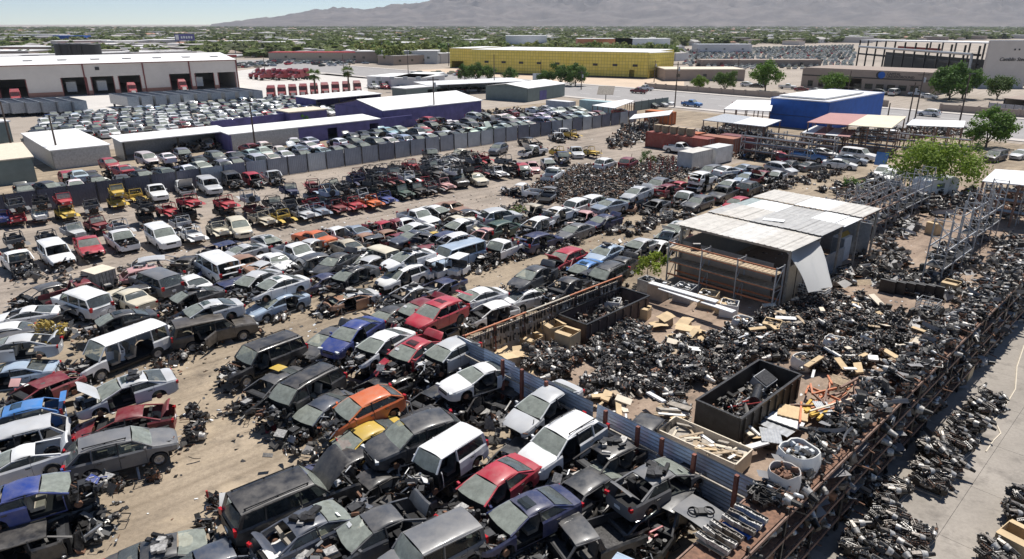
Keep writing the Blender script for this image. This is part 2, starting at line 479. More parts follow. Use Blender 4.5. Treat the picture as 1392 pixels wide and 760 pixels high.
def rmesh_parts(T, st, seed):
    R_ = random.Random(seed)
    L, W, H, zb = T['L'], T['W'], T['H'], T['zb']
    xf, xe = L / 2, -L / 2
    xc, xrf, xrr, xd, xB = T['xc'], T['xrf'], T['xrr'], T['xd'], T['xB']
    R, Ra = T['R'], T['R'] + .07
    xA = T['wf'] - Ra - .04
    xC = (xd + .42) if T.get('two') else T['wr'] + .16
    if T.get('bed'): xC = xd + .06
    sq = T.get('sq', 0)
    strip = st['front'] in ('strip', 'crash')
    parts = {}
    order = []
    def P(n, parent=None):
        if n not in parts:
            parts[n] = MB(); order.append((n, parent))
        return parts[n]
    body = P('body')
    # ---- stations
    xs = [xe, xe + .05, xe + .22, xf - .30, xf - .10, xf - .03, xf, xA, xB, xC, xc, xd, 0.5 * (xA + xB), .5 * (xc + xf)]
    if T.get('bed'): xs += [xe + .9]
    for xw in (T['wf'], T['wr']):
        xs += [xw + Ra * k for k in (-1.0, -.9, -.62, -.3, 0, .3, .62, .9, 1.0)]
    xs = sorted(x for x in xs if xe <= x <= xf)
    xx = [xs[0]]
    for x in xs[1:]:
        if x - xx[-1] > .022: xx.append(x)
    xs = xx
    e = .88 if sq else .80
    wfac = lambda x: W / 2 * np.interp(x, [xe, xe + .12, xe + .6, 0, xf - .85, xf - .28, xf - .08, xf], [e, .92, .975, 1, .985, .91 if not sq else .96, .80 if not sq else .90, .66 if not sq else .86])
    deck = lambda x: np.interp(x, [xe, xe + .07, xd, xc, xf - .36, xf - .1, xf], [T['trunk'] - .14, T['trunk'] - .03, T['trunk'], T['cowl'], T['hood'], T['hood'] - .09, T['nose'] + .06])
    bot = lambda x: zb + np.interp(x, [xe, xe + .3, xf - .35, xf], [.10, 0, 0, .06])
    yf = (.93, .985, 1.0, .985, .925)
    def ring(x, s):
        w, d, z0 = wfac(x), deck(x), bot(x)
        zs = [z0, z0 + .10, z0 + (d - z0) * .52, d - .09, d]
        for xw in (T['wf'], T['wr']):
            if abs(x - xw) < Ra - 1e-6:
                za = R + math.sqrt(Ra * Ra - (x - xw) ** 2)
                zs = [max(z, min(za, d - .06) + k * .012) for k, z in enumerate(zs)]
        zs[4] = d
        return [(x, s * w * f, z) for f, z in zip(yf, zs)]
    miss = st.get('miss', ())
    keep_fender = R_.choice((-1, 1, 0)) if st['front'] == 'strip' else 0
    for s in (1, -1):
        rings = [ring(x, s) for x in xs]
        for i in range(len(xs) - 1):
            xm = .5 * (xs[i] + xs[i + 1])
            for j in range(4):
                q = [rings[i][j], rings[i + 1][j], rings[i + 1][j + 1], rings[i][j + 1]]
                if s > 0: q = q[::-1]
                q = q[::-1]
                name, tgt = 'body', None
                if xm > T['wf'] + Ra and j < 2: name = 'front_bumper'
                elif xm > xA + .02:
                    name = 'body'
                    if strip and s != keep_fender: continue
                elif xB < xm < xA and j >= 1: name = 'door F' + ('L' if s > 0 else 'R')
                elif xC < xm < xB and j >= 1 and not T.get('two'): name = 'door R' + ('L' if s > 0 else 'R')
                elif xm < T['wr'] - Ra and j < 2: name = 'rear_bumper'
                if name == 'front_bumper' and (strip or st['front'] == 'nobump'): continue
                if name.startswith('door') and name[-2:] in miss: continue
                if name == 'rear_bumper' and st['rear'] == 'strip': continue
                mb = P(name)
                if name.startswith('door'):
                    lo, hi = (xB, xA) if name[5] == 'F' else (xC, xB)
                    q = [(min(max(p[0], lo + .012), hi - .012), p[1] * 1.004, p[2]) for p in q]
                mb.add(q, [(0, 1, 2, 3)], 'black_plastic' if j == 0 and T['zb'] > .2 else 'paint', True)
    # ---- decks: hood, trunk lid, bed
    def top(xlist, mb, mat='paint'):
        rows = []
        for x in xlist:
            w, d = wfac(x), deck(x)
            rows.append([(x, w * k, d + dz) for k, dz in ((-.925, 0), (-.85, .018), (-.45, .035), (0, .042), (.45, .035), (.85, .018), (.925, 0))])
        mb.grid(rows, mat, True, flip=True)
    hx = [x for x in xs if x >= xc - 1e-6]
    if not strip and st['front'] != 'nohood':
        hood = P('hood')
        top(hx, hood)
        if st['front'] == 'hoodup':
            a = math.radians(R_.uniform(48, 66)); ca, sa = math.cos(a), math.sin(a)
            hz = T['cowl']
            hood.v = [(xc + (p[0] - xc) * ca - (p[2] - hz) * sa, p[1] * .9, hz + .03 + (p[0] - xc) * sa + (p[2] - hz) * ca) for p in hood.v]
    if T.get('bed'):
        bx0, bx1, bw, bz = xe + .06, xd - .05, W / 2 * .84, .72
        for s in (1, -1):
            body.grid([[(x, s * wfac(x) * .925, deck(x)) for x in (bx0, bx1)], [(x, s * bw, deck(x) - .02) for x in (bx0, bx1)], [(x, s * bw, bz) for x in (bx0, bx1)]], 'paint', False)
        P('bed_floor').grid([[(bx0, -bw, bz), (bx1, -bw, bz)], [(bx0, bw, bz), (bx1, bw, bz)]], 'dark_metal', False)
        body.box((bx1, 0, .5 * (bz + T['trunk'])), (.05, 2 * bw, T['trunk'] - bz), 'paint')
    elif T['lid']:
        lid = P('trunk_lid')
        top([x for x in xs if x <= xd + 1e-6], lid)
        if st['rear'] == 'open':
            a = math.radians(R_.uniform(45, 70)); ca, sa = math.cos(a), math.sin(a); hz = T['trunk']
            lid.v = [(xd + (p[0] - xd) * ca + (p[2] - hz) * sa, p[1] * .88, hz + .05 - (p[0] - xd) * sa + (p[2] - hz) * ca) for p in lid.v]
        elif st['rear'] == 'strip':
            del parts['trunk_lid']; order.remove(('trunk_lid', None))
    else:
        top([x for x in xs if x <= xd + 1e-6], body)
    # ---- end caps
    for xend, nm, sgn in ((xf, 'front', 1), (xe, 'rear', -1)):
        if nm == 'front' and (strip or st['front'] == 'nobump'): continue
        rl, rr = ring(xend, 1), ring(xend, -1)
        for j in range(4):
            tgt = ('front_bumper' if sgn > 0 else 'rear_bumper') if j < 2 else ('body' if sgn > 0 or T['lid'] else 'tailgate')
            if sgn < 0 and st['rear'] == 'strip' and j < 2: continue
            if tgt == 'tailgate' and st['rear'] == 'strip': continue
            b1, b2 = .05 * sgn, .05 * sgn
            q = [rl[j], (xend + b1, 0, rl[j][2]), rr[j], rr[j + 1], (xend + b2, 0, rl[j + 1][2]), rl[j + 1]]
            f = [(0, 1, 4, 5), (1, 2, 3, 4)]
            if sgn > 0: f = [x[::-1] for x in f]
            P(tgt).add(q, f, 'paint', False)
    if 'tailgate' in parts and st['rear'] == 'open' and not T.get('bed'):
        a = math.radians(78); ca, sa = math.cos(a), math.sin(a); tg = parts['tailgate']
        tg.v = [(xrr - .1 - (H - p[2]) * sa - .05, p[1] * .95, H + .02 - (H - p[2]) * ca * .3 + (p[0] - xe) * .3) for p in tg.v]
    # ---- greenhouse
    rw = W / 2 * T['rw']
    def belt(x, s, inset=0.0): return (x, s * (wfac(x) * .925 - inset), deck(x))
    def rz(x):
        c, h = .5 * (xrf + xrr), .5 * (xrf - xrr)
        return H - (.05 if sq else .10) * abs((x - c) / h) ** 2.2
    def roof_e(x, s): return (x, s * rw, rz(x) - .05)
    pw = .075 if not sq else .085
    if st.get('roof', True):
        rows = []
        n = 7
        for k in range(n):
            x = xrf + (xrr - xrf) * k / (n - 1)
            z = rz(x)
            rows.append([(x, rw * q, z - dz) for q, dz in ((-1.0, .07), (-.97, .04), (-.88, .01), (-.5, -.018), (0, -.03), (.5, -.018), (.88, .01), (.97, .04), (1.0, .07))])
        rf = P('roof')
        rf.grid(rows, 'paint', True)
        rf.grid([[(x, y, z - .05) for x, y, z in r] for r in (rows[0], rows[3], rows[-1])], 'interior', True, flip=True)
        if st.get('sunroof'):
            P('sunroof').box((.5 * (xrf + xrr) + .28, 0, H + .012), (.48, rw * 1.05, .03), 'side_glass')
        if st.get('rails'):
            for s in (1, -1):
                rr_ = P('roof_rail %d' % s)
                rr_.bar((xrf - .2, s * rw * .86, H + .05), (xrr + .15, s * rw * .86, H + .04), .035, .04, 'dark_metal')
                for x in (xrf - .25, .5 * (xrf + xrr), xrr + .2): rr_.box((x, s * rw * .86, H + .01), (.06, .04, .06), 'dark_metal')
        if st.get('load'):
            ld = P('roof_load')
            for k in range(7):
                ld.box((R_.uniform(xrr + .2, xrf - .1), R_.uniform(-.4, .4), H + .06 + R_.random() * .12), (R_.uniform(.2, .7), R_.uniform(.1, .4), R_.uniform(.05, .2)), R_.choice(('alu', 'grease', 'black_plastic', 'dark_metal')), Matrix.Rotation(R_.random() * 3, 3, 'Z'))
        for s in (1, -1):
            body.bar(belt(xc + .02, s, .01), roof_e(xrf + .02, s), pw, .06, 'paint')                       # A pillar
            body.bar(belt(xB, s, .02), roof_e(xB if xB < xrf - .1 else xrf - .2, s), .09, .05, 'paint' if sq else 'black_plastic')    # B pillar
            ce = xd + .10
            body.add([belt(xd + .36 if T['lid'] else xd + .18, s, .005), belt(xd, s, .005), roof_e(xrr, s), roof_e(xrr + .16, s)], [(0, 1, 2, 3)], 'paint', False)
            body.bar(belt(xd + .02, s, .02), roof_e(xrr + .02, s), .08, .05, 'paint')
            body.bar(roof_e(xrf, s), roof_e(xrr, s), .06, .05, 'paint')
            if not T.get('two') and not T['lid'] and L > 4.3:
                body.bar(belt(T['wr'] + .10, s, .02), roof_e(T['wr'] + .14, s), .10, .05, 'paint')
            # side windows
            if st.get('sidewin', True):
                def win(a0, a1, t0, t1):
                    w_ = P('side_window ' + str(len(order)))
                    q = [belt(a0, s, .015), belt(a1, s, .015), (t1, s * (rw - .012), rz(t1) - .07), (t0, s * (rw - .012), rz(t0) - .07)]
                    q = [(x, y, z + (.015 if k < 2 else 0)) for k, (x, y, z) in enumerate(q)]
                    w_.add(q, [(0, 1, 2, 3)], 'side_glass', False)
                if 'F' + ('L' if s > 0 else 'R') not in miss: win(xc - .10, xB + .05, xrf - .04, min(xB + .05, xrf - .15))
                if T.get('two'):
                    if not T.get('bed'): win(xB - .05, xd + .40, xB - .05, xrr + .18)
                elif T['lid'] or L <= 4.3:
                    if 'R' + ('L' if s > 0 else 'R') not in miss: win(xB - .05, xd + .38, xB - .05, xrr + .17)
                else:
                    if 'R' + ('L' if s > 0 else 'R') not in miss: win(xB - .05, T['wr'] + .16, xB - .05, T['wr'] + .2)
                    win(T['wr'] + .04, xd + .2, T['wr'] + .08, xrr + .18)
        if st.get('screen', True):
            ws = P('windscreen')
            rows = []
            for t in (0.03, .5, .97):
                x = xc + (xrf - xc) * t; z = T['cowl'] + (rz(xrf) - T['cowl']) * t + .05 * math.sin(math.pi * t)
                y = wfac(xc) * .90 * (1 - t) + rw * .97 * t
                rows.append([(x + .10 * (1 - k * k) * (1 - t * .6), y * k, z) for k in (-1, -.6, 0, .6, 1)])
            ws.grid(rows, 'windscreen_glass', True, flip=True)
            if st.get('sheet'):
                ws.add([(rows[1][1][0] - .07, rows[1][1][1] - .15, rows[1][1][2] + .10), (rows[1][1][0] + .06, rows[1][1][1] - .15, rows[1][1][2] + .0), (rows[1][1][0] + .06, rows[1][1][1] + .12, rows[1][1][2] + .0), (rows[1][1][0] - .07, rows[1][1][1] + .12, rows[1][1][2] + .10)], [(0, 1, 2, 3)], 'paint_white', False)
        if st.get('rearglass', True) and st['rear'] != 'open':
            rg = P('rear_window')
            rows = []
            for t in (0.04, .5, .96):
                x = xd + (xrr - xd) * t; z = T['trunk'] + (rz(xrr) - T['trunk']) * t + .03 * math.sin(math.pi * t)
                y = wfac(xd) * .88 * (1 - t) + rw * .95 * t
                rows.append([(x - .06 * (1 - k * k), y * k, z) for k in (-1, -.5, 0, .5, 1)])
            rg.grid(rows, 'rear_glass', True)
    # ---- inside and underneath
    ch = P('chassis')
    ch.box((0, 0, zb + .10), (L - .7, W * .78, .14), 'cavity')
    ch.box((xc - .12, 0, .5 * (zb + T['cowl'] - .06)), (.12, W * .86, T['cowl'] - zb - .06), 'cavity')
    ch.bar((xe + .25, -W * .33, zb + .18), (xe + .25, W * .33, zb + .18), .12, .18, 'dark_metal')
    for xw in (T['wf'], T['wr']):
        ch.tube((xw, -W * .42, R * .95), (xw, W * .42, R * .95), .06, .06, 'dark_metal', 6)
        for s in (1, -1):
            ch.tube((xw, s * W * .40, R), (xw, s * W * .455, R), .15, .15, 'rusty', 10)
    if not strip and st['front'] not in ('hoodup', 'nohood', 'nobump'):
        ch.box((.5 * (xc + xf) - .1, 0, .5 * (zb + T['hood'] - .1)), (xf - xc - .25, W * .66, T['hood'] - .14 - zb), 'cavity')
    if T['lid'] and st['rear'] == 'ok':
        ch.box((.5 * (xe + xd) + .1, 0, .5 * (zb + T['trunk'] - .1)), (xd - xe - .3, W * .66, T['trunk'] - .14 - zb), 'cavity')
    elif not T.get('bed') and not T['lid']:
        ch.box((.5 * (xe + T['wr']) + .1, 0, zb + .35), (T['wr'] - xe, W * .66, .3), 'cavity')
    sm = R_.choice(('interior', 'interior', 'cloth_beige', 'cavity'))
    fz = zb + .34
    for k in ((.25, 1), (.25, -1)) + (() if T.get('two') else ((-.72, 1), (-.72, -1))):
        x = xB + k[0] if k[0] > 0 else xB + k[0]
        if x < xd + .5: continue
        seats = P('seat %.1f %d' % k)
        seats.box((x, k[1] * W * .21, fz), (.52, W * .26, .16), sm)
        seats.box((x - .28, k[1] * W * .21, fz + .34), (.13, W * .25, .56), sm, Matrix.Rotation(-.25, 3, 'Y'))
    P('dashboard').box((xc - .30, 0, T['cowl'] - .16), (.30, W * .78, .2), 'black_plastic')
    # ---- engine bay and loose metal at the nose
    if strip or st['front'] in ('hoodup', 'nohood', 'nobump'):
        eb = P('engine_bay')
        hz = T['hood']
        for s in (1, -1):
            eb.bar((xc, s * W * .30, zb + .25), (xf - .30, s * W * .29, zb + .22), .09, .12, 'dark_metal')
            eb.tube((xc + .22, s * W * .36, zb + .2), (xc + .22, s * W * .36, T['cowl'] - .12), .12, .09, 'dark_metal', 8)
        eb.bar((xf - .30, -W * .36, zb + .22), (xf - .30, W * .36, zb + .22), .08, .10, 'dark_metal')
        if R_.random() < .6:
            eb.bar((xf - .34, -W * .36, hz - .14), (xf - .34, W * .36, hz - .14), .07, .06, 'black_plastic')
            for s in (1, -1): eb.bar((xf - .34, s * W * .34, hz - .14), (xf - .30, s * W * .34, zb + .2), .05, .05, 'black_plastic')
        mid = .5 * (xc + xf) - .08
        eb.box((mid, R_.uniform(-.15, .15), zb + .33), (.55, .62, .42), 'grease')
        eb.box((mid, 0, zb + .58), (.46, .40, .12), R_.choice(('alu', 'black_plastic', 'dark_metal')))
        for k in range(34):
            p = (R_.uniform(xc + .05, xf - .05), R_.uniform(-W * .40, W * .40), R_.uniform(zb + .2, hz - .02))
            m_ = R_.choice(('alu', 'grease', 'grease', 'dark_metal', 'black_plastic', 'black_plastic', 'galv', 'rusty'))
            if R_.random() < .6:
                eb.box(p, (R_.uniform(.08, .32), R_.uniform(.08, .3), R_.uniform(.06, .22)), m_, Matrix.Rotation(R_.random() * 3, 3, 'Z') @ Matrix.Rotation(R_.uniform(-.6, .6), 3, 'X'))
            else:
                d_ = Vector((R_.uniform(-1, 1), R_.uniform(-1, 1), R_.uniform(-.5, .6))).normalized() * R_.uniform(.15, .4)
                eb.tube(Vector(p) - d_, Vector(p) + d_, .02 + R_.random() * .035, .02 + R_.random() * .03, m_, 5)
        if strip:
            for k in range(9):
                p = Vector((R_.uniform(xf - .6, xf + .25), R_.uniform(-W * .4, W * .4), R_.uniform(zb, hz)))
                eb.box(p, (R_.uniform(.1, .5), R_.uniform(.2, .6), .03), R_.choice(('paint', 'black_plastic', 'alu')), Matrix.Rotation(R_.random() * 3, 3, 'Z') @ Matrix.Rotation(R_.uniform(-1, 1), 3, 'Y'))
    elif True:
        P('grille').box((xf + .035, 0, T['nose'] - .02), (.05, W * .42, .13), 'black_plastic')
        for s in (1, -1):
            P('headlight ' + str(s)).box((xf - .07, s * W * .355, T['nose'] + .08), (.16, .30, .13), 'lens_clear', Matrix.Rotation(-s * .35, 3, 'Z'))
    if st['rear'] != 'strip':
        for s in (1, -1):
            z = T['trunk'] - (.20 if T['lid'] else .10)
            P('taillight ' + str(s)).box((xe + .035, s * W * .385, z), (.12, .22, .16 if T['lid'] else .3), 'lens_red', Matrix.Rotation(s * .22, 3, 'Z'))
    for s in (1, -1):
        if 'F' + ('L' if s > 0 else 'R') not in miss:
            P('mirror ' + str(s)).box((xc - .28, s * (W / 2 + .06), T['cowl'] + .07), (.10, .18, .12), 'paint', Matrix.Rotation(s * .2, 3, 'Z'))
        for d_, hx_ in (('F', xB + .14), ('R', xC + .2)):
            n_ = 'door ' + d_ + ('L' if s > 0 else 'R')
            if n_ in parts: parts[n_].box((hx_, s * (W / 2 + .005), deck(hx_) - .17), (.2, .035, .035), 'dark_metal')
    if st['rear'] != 'strip': P('rear_bumper').box((xe - .055, 0, T['trunk'] - .42), (.02, .32, .15), 'paint_white')
    # doors left ajar
    for d in st.get('ajar', ()):
        n = 'door ' + d
        if n in parts:
            s = 1 if d[1] == 'L' else -1
            hx_ = xA if d[0] == 'F' else xB
            a = math.radians(48) * s
            hy = s * W * .48
            out = []
            for p in parts[n].v:
                dx, dy = p[0] - hx_, p[1] - hy
                out.append((hx_ + dx * math.cos(a) + dy * math.sin(a) * 1.0, hy - dx * math.sin(a) + dy * math.cos(a), p[2]))
            parts[n].v = out
    # wheels
    for k, (xw, s) in enumerate(((T['wf'], 1), (T['wf'], -1), (T['wr'], 1), (T['wr'], -1))):
        if k in st.get('wheels', ()):
            w_ = P('wheel %d' % k)
            y = s * (W / 2 - .13)
            w_.lathe([(-.10, R * .62), (-.105, R * .9), (-.07, R), (.07, R), (.105, R * .9), (.10, R * .62)], (0, 1, 0), (xw, y, R), 'rubber', 14)
            r_ = P('rim %d' % k, 'wheel %d' % k)
            r_.lathe([(s * .085, R * .64), (s * .06, R * .58), (s * .05, R * .2), (s * .08, R * .12), (s * .08, 0.001)], (0, 1, 0), (xw, y, R), 'alu' if st.get('alloy', 1) else 'dark_metal', 12)
    # ---- dents
    amp = st.get('crush', .012)
    sd = seed * 3.7
    for n, mb in parts.items():
        out = []
        for p in mb.v:
            q = Vector((p[0] * 1.5 + sd, p[1] * 1.7, p[2] * 1.9 + sd * .3))
            d = mnoise.noise_vector(q) * amp + mnoise.noise_vector(q * 2.7) * amp * .45
            if st['front'] == 'crash' and p[0] > xc - .2:
                d += mnoise.noise_vector(q * 1.9) * amp * 5 * min(1, (p[0] - xc + .2) / .6)
            if amp > .05 and p[2] > T['trunk']:
                d += Vector((.0, .0, -abs(mnoise.noise(q * .6)) * amp * 3.0))
            out.append((p[0] + d.x, p[1] + d.y, p[2] + d.z))
        mb.v = out
    if st.get('flat'):
        for mb in parts.values():
            mb.v = [(x, y, z if z < T['trunk'] else T['trunk'] + (z - T['trunk']) * st['flat']) for x, y, z in mb.v]
    return parts, order

VAR = {   # states a wreck can be in
 'ok':     dict(front='ok', rear='ok', wheels=(0, 1, 2, 3), rails=0),
 'parked': dict(front='ok', rear='ok', wheels=(0, 1, 2, 3), crush=.004),
 'nowheel': dict(front='ok', rear='ok', wheels=()),
 'strip':  dict(front='strip', rear='ok', wheels=(), miss=('FL',), crush=.022),
 'strip2': dict(front='strip', rear='ok', wheels=(2, 3), miss=('FR', 'RR'), screen=False),
 'stripr': dict(front='strip', rear='open', wheels=(), miss=('RL', 'FR'), sheet=1, crush=.024),
 'hood':   dict(front='hoodup', rear='ok', wheels=(), miss=('FL',), alloy=0, crush=.022),
 'hoodr':  dict(front='nobump', rear='open', wheels=(2,), miss=('FR', 'RL'), alloy=0, sidewin=False, crush=.025),
 'lid':    dict(front='ok', rear='open', wheels=(2, 3), miss=('RR',)),
 'crash':  dict(front='crash', rear='ok', wheels=(2, 3), miss=('FL',), crush=.035),
 'shell':  dict(front='strip', rear='strip', wheels=(), miss=('FL', 'FR', 'RL', 'RR'), sidewin=False, screen=False, rearglass=False, crush=.03),
 'under':  dict(front='crash', rear='strip', wheels=(), miss=('FL', 'RR'), sidewin=False, screen=False, rearglass=False, crush=.07, flat=.62),
}
_cars = {}
def car_set(kind, var, extra=()):
    key = (kind, var, tuple(extra))
    if key not in _cars:
        st = dict(VAR[var])
        for k in extra:
            if k.startswith('ajar:'): st['ajar'] = tuple(k[5:].split('+'))
            elif k.startswith('miss:'): st['miss'] = tuple(k[5:].split('+'))
            elif k == 'noscreen': st['screen'] = False
            elif k == 'wheels': st['wheels'] = (0, 1, 2, 3)
            else: st[k] = 1
        seed = sum(ord(c) for c in kind + var + ''.join(e for e in extra if e[0] == 'v')) % 97 + 3 * len(extra)
        parts, order = rmesh_parts(CT[kind], st, seed)
        full = [(n.split(' ')[0], parts[n].mesh(kind + '_' + n.split(' ')[0]), par, n) for n, par in order if parts[n].v]
        _cars[key] = [full, None, None, parts, order]
    return _cars[key]

def car_one(kind, var, extra=()):
    s = car_set(kind, var, extra)
    if s[1] is None:
        mb = MB()
        for n, _ in s[4]: mb.merge(s[3][n])
        s[1] = mb.mesh(kind + '_whole')
    return s[1]

MIDG = {'body': 'body', 'windscreen': 'windscreen', 'hood': 'body', 'roof': 'body', 'trunk_lid': 'body', 'door': 'body', 'tailgate': 'body', 'front_bumper': 'body', 'rear_bumper': 'body', 'mirror': 'body', 'side_window': 'window_glass', 'rear_window': 'window_glass', 'sunroof': 'window_glass'}
def car_mid(kind, var, extra=()):
    s = car_set(kind, var, extra)
    if s[2] is None:
        g = {}
        for n, _ in s[4]:
            b_ = n.split(' ')[0]
            t = MIDG.get(b_, n if b_ == 'wheel' else ('engine_bay' if b_ == 'engine_bay' else 'chassis'))
            if b_ == 'rim': t = 'wheel ' + n.split(' ')[1]
            g.setdefault(t, MB()).merge(s[3][n])
        s[2] = [(k.split(' ')[0], v.mesh(kind + '_' + k.split(' ')[0])) for k, v in g.items()]
    return s[2]

COL = {'white': (.78, .78, .77), 'silver': (.50, .51, .52), 'grey': (.145, .148, .155), 'dark grey': (.06, .063, .07), 'black': (.018, .018, .02),
       'red': (.42, .016, .035), 'maroon': (.19, .012, .022), 'blue': (.02, .045, .22), 'dark blue': (.013, .022, .085), 'light blue': (.34, .43, .54),
       'orange': (.62, .13, .025), 'beige': (.50, .44, .33), 'cream': (.66, .60, .46), 'brown': (.055, .046, .038), 'rusty': (.32, .17, .10), 'green': (.03, .075, .06),
       'yellow': (.62, .42, .06), 'pink': (.55, .30, .29), 'blue-grey': (.24, .29, .36), 'steel blue': (.05, .064, .095), 'bright blue': (.05, .20, .50), 'charcoal': (.034, .037, .043)}
KINDN = {'sedan': 'sedan', 'coupe': 'coupe', 'classic': 'old sedan', 'hatch': 'hatchback', 'suv': 'SUV', 'wagon': 'estate car', 'bigsuv': 'large SUV', 'minivan': 'minivan', 'van': 'van', 'boxy': 'boxy wagon', 'pickup': 'pickup truck', 'jeep': 'open jeep'}
CATN = {'van': 'van', 'minivan': 'van', 'pickup': 'truck'}
NAMEN = {'sedan': 'wrecked_sedan', 'coupe': 'wrecked_coupe', 'classic': 'old_car', 'hatch': 'wrecked_hatchback', 'suv': 'wrecked_suv', 'wagon': 'wrecked_estate_car', 'bigsuv': 'large_suv', 'minivan': 'wrecked_minivan', 'van': 'passenger_van', 'boxy': 'boxy_wagon', 'pickup': 'pickup_truck', 'jeep': 'stripped_jeep'}

def put_car(kind, colour, loc, rz, var='strip', extra=(), label=None, group=None, detail='full', tilt=(0, 0), sc=1.0, jit=.0):
    c = COL[colour] if isinstance(colour, str) else colour
    if jit: c = tuple(max(.01, x * (1 + rng.uniform(-jit, jit))) for x in c)
    nw = not VAR[var].get('wheels') and 'wheels' not in extra
    loc = Vector(loc)
    if nw: loc.z -= CT[kind]['R'] - .16
    cat = CATN.get(kind, 'car')
    rot = (tilt[0], tilt[1], rz)
    if detail == 'one':
        return mk(NAMEN[kind], car_one(kind, var, extra), None, c, label, cat, group, None, loc, rot, (sc, sc, sc))
    e = empty(NAMEN[kind], loc, 0, label, cat, group, rot)
    e.scale = (sc, sc, sc)
    if detail == 'mid':
        for n, me in car_mid(kind, var, extra):
            mk(n, me, e, c)
        return e
    made = {}
    for n, me, par, key in car_set(kind, var, extra)[0]:
        made[key] = mk(n, me, made.get(par, e), c)
        if n in ('roof_load', 'engine_bay'): made[key]['kind'] = 'stuff'
    return e

# ---- open jeeps (tub, bonnet, wings, roll bars), many of them bare
_jeeps = {}
def jeep_parts(var):
    if var in _jeeps: return _jeeps[var]
    R_ = random.Random(100 + var)
    pr = {}
    def P(n): return pr.setdefault(n, MB())
    w = .76
    b = P('tub')
    b.box((-.75, w, .80), (1.7, .04, .50), 'paint_dull'); b.box((-.75, -w, .80), (1.7, .04, .50), 'paint_dull')
    b.box((-1.6, 0, .80), (.04, 1.5, .50), 'paint_dull'); b.box((.42, 0, .88), (.08, 1.5, .55), 'paint_dull')
    b.box((-.6, 0, .56), (2.05, 1.48, .04), 'cavity')
    ch = P('frame_rails')
    for s in (1, -1):
        ch.bar((-1.8, s * .38, .45), (1.75, s * .36, .45), .08, .12, 'dark_metal')
    for x in (-1.05, 1.25): ch.tube((x, -.7, .36), (x, .7, .36), .06, .06, 'rusty', 6)
    for k in range(6):
        ch.box((R_.uniform(-1.4, .2), R_.uniform(-.5, .5), R_.uniform(.6, .9)), (R_.uniform(.2, .5), R_.uniform(.2, .4), R_.uniform(.1, .4)), R_.choice(('cavity', 'interior', 'grease', 'dark_metal')), Matrix.Rotation(R_.random() * 3, 3, 'Z'))
    if var in (0, 1, 3):
        h = P('hood'); h.grid([[(x, y * k, 1.06 + .03 * (1 - k * k)) for k in (-1, -.5, 0, .5, 1)] for x, y in ((1.75, .52), (.46, .64))], 'paint_dull')
        h.grid([[(1.75, -.52, .7), (1.75, .52, .7)], [(1.76, -.52, 1.06), (1.76, .52, 1.06)]], 'paint_dull', False)
        for s in (1, -1): P('headlight %d' % s).lathe([(0, .09), (.04, .08), (.05, .001)], (1, 0, 0), (1.77, s * .38, .92), 'lens_clear', 8)
    if var in (0, 1, 2):
        for s in (1, -1):
            P('wing %d' % s).grid([[(x, s * y, z) for y in (.5, .86)] for x, z in ((1.95, .72), (1.7, .86), (.9, .88), (.6, .70))], 'paint_dull', False)
    if var != 0:
        e = P('engine_bay')
        e.box((1.1, 0, .70), (.6, .5, .5), 'grease')
        for k in range(9): e.box((R_.uniform(.55, 1.7), R_.uniform(-.5, .5), R_.uniform(.5, 1.0)), (R_.uniform(.1, .3),) * 2 + (R_.uniform(.08, .25),), R_.choice(('alu', 'grease', 'dark_metal', 'rusty')), Matrix.Rotation(R_.random() * 3, 3, 'Z'))
    f = P('windscreen_frame')
    a, z2 = .46, 1.72
    for s in (1, -1): f.bar((a, s * .68, 1.08), (a - .2, s * .64, z2), .06, .05, 'paint_dull')
    f.bar((a - .2, -.66, z2), (a - .2, .66, z2), .06, .06, 'paint_dull'); f.bar((a, -.7, 1.09), (a, .7, 1.09), .06, .06, 'paint_dull')
    if var in (0, 3): f.add([(a, -.66, 1.1), (a, .66, 1.1), (a - .2, .63, z2), (a - .2, -.63, z2)], [(0, 1, 2, 3)], 'windscreen_glass')
    r = P('roll_bar')
    for s in (1, -1):
        r.tube((-.55, s * .66, .7), (-.55, s * .60, 1.72), .035, .035, 'dark_metal', 6)
        r.tube((-.55, s * .60, 1.72), (-1.5, s * .66, 1.0), .035, .035, 'dark_metal', 6)
        r.tube((-.55, s * .60, 1.72), (.28, s * .62, 1.72), .035, .035, 'dark_metal', 6)
    r.tube((-.55, -.6, 1.72), (-.55, .6, 1.72), .035, .035, 'dark_metal', 6)
    wl = (0, 1, 2, 3) if var in (0,) else ((2, 3) if var == 1 else ())
    for k, (x, s) in enumerate(((1.25, 1), (1.25, -1), (-1.05, 1), (-1.05, -1))):
        if k in wl:
            P('wheel %d' % k).lathe([(-.11, .2), (-.115, .33), (-.08, .37), (.08, .37), (.115, .33), (.10, .2), (.05, .17), (.06, .001)], (0, 1, 0), (x, s * .72, .37), 'rubber', 12)
    if var in (0, 2):
        P('spare_wheel').lathe([(-.11, .001), (-.1, .2), (-.1, .3), (-.06, .36), (.06, .36), (.1, .3), (.1, .001)], (1, 0, 0), (-1.74, .15, .95), 'rubber', 12)
    _jeeps[var] = ([(k.split(' ')[0], v.mesh('jeep_' + k.split(' ')[0])) for k, v in pr.items()], pr)
    return _jeeps[var]
def put_jeep(var, colour, loc, rz, label, group=None, tilt=(0, 0), detail='full'):
    c = COL[colour]
    parts, pr = jeep_parts(var)
    if detail == 'one':
        key = 'one%d' % var
        if key not in _jeeps:
            mb = MB()
            for v in pr.values(): mb.merge(v)
            _jeeps[key] = mb.mesh('jeep_whole')
        return mk('stripped_jeep', _jeeps[key], None, c, label, 'jeep', group, None, loc, (tilt[0], tilt[1], rz))
    e = empty('stripped_jeep', loc, 0, label, 'jeep', group, (tilt[0], tilt[1], rz))
    for n, me in parts: mk(n, me, e, c)
    return e
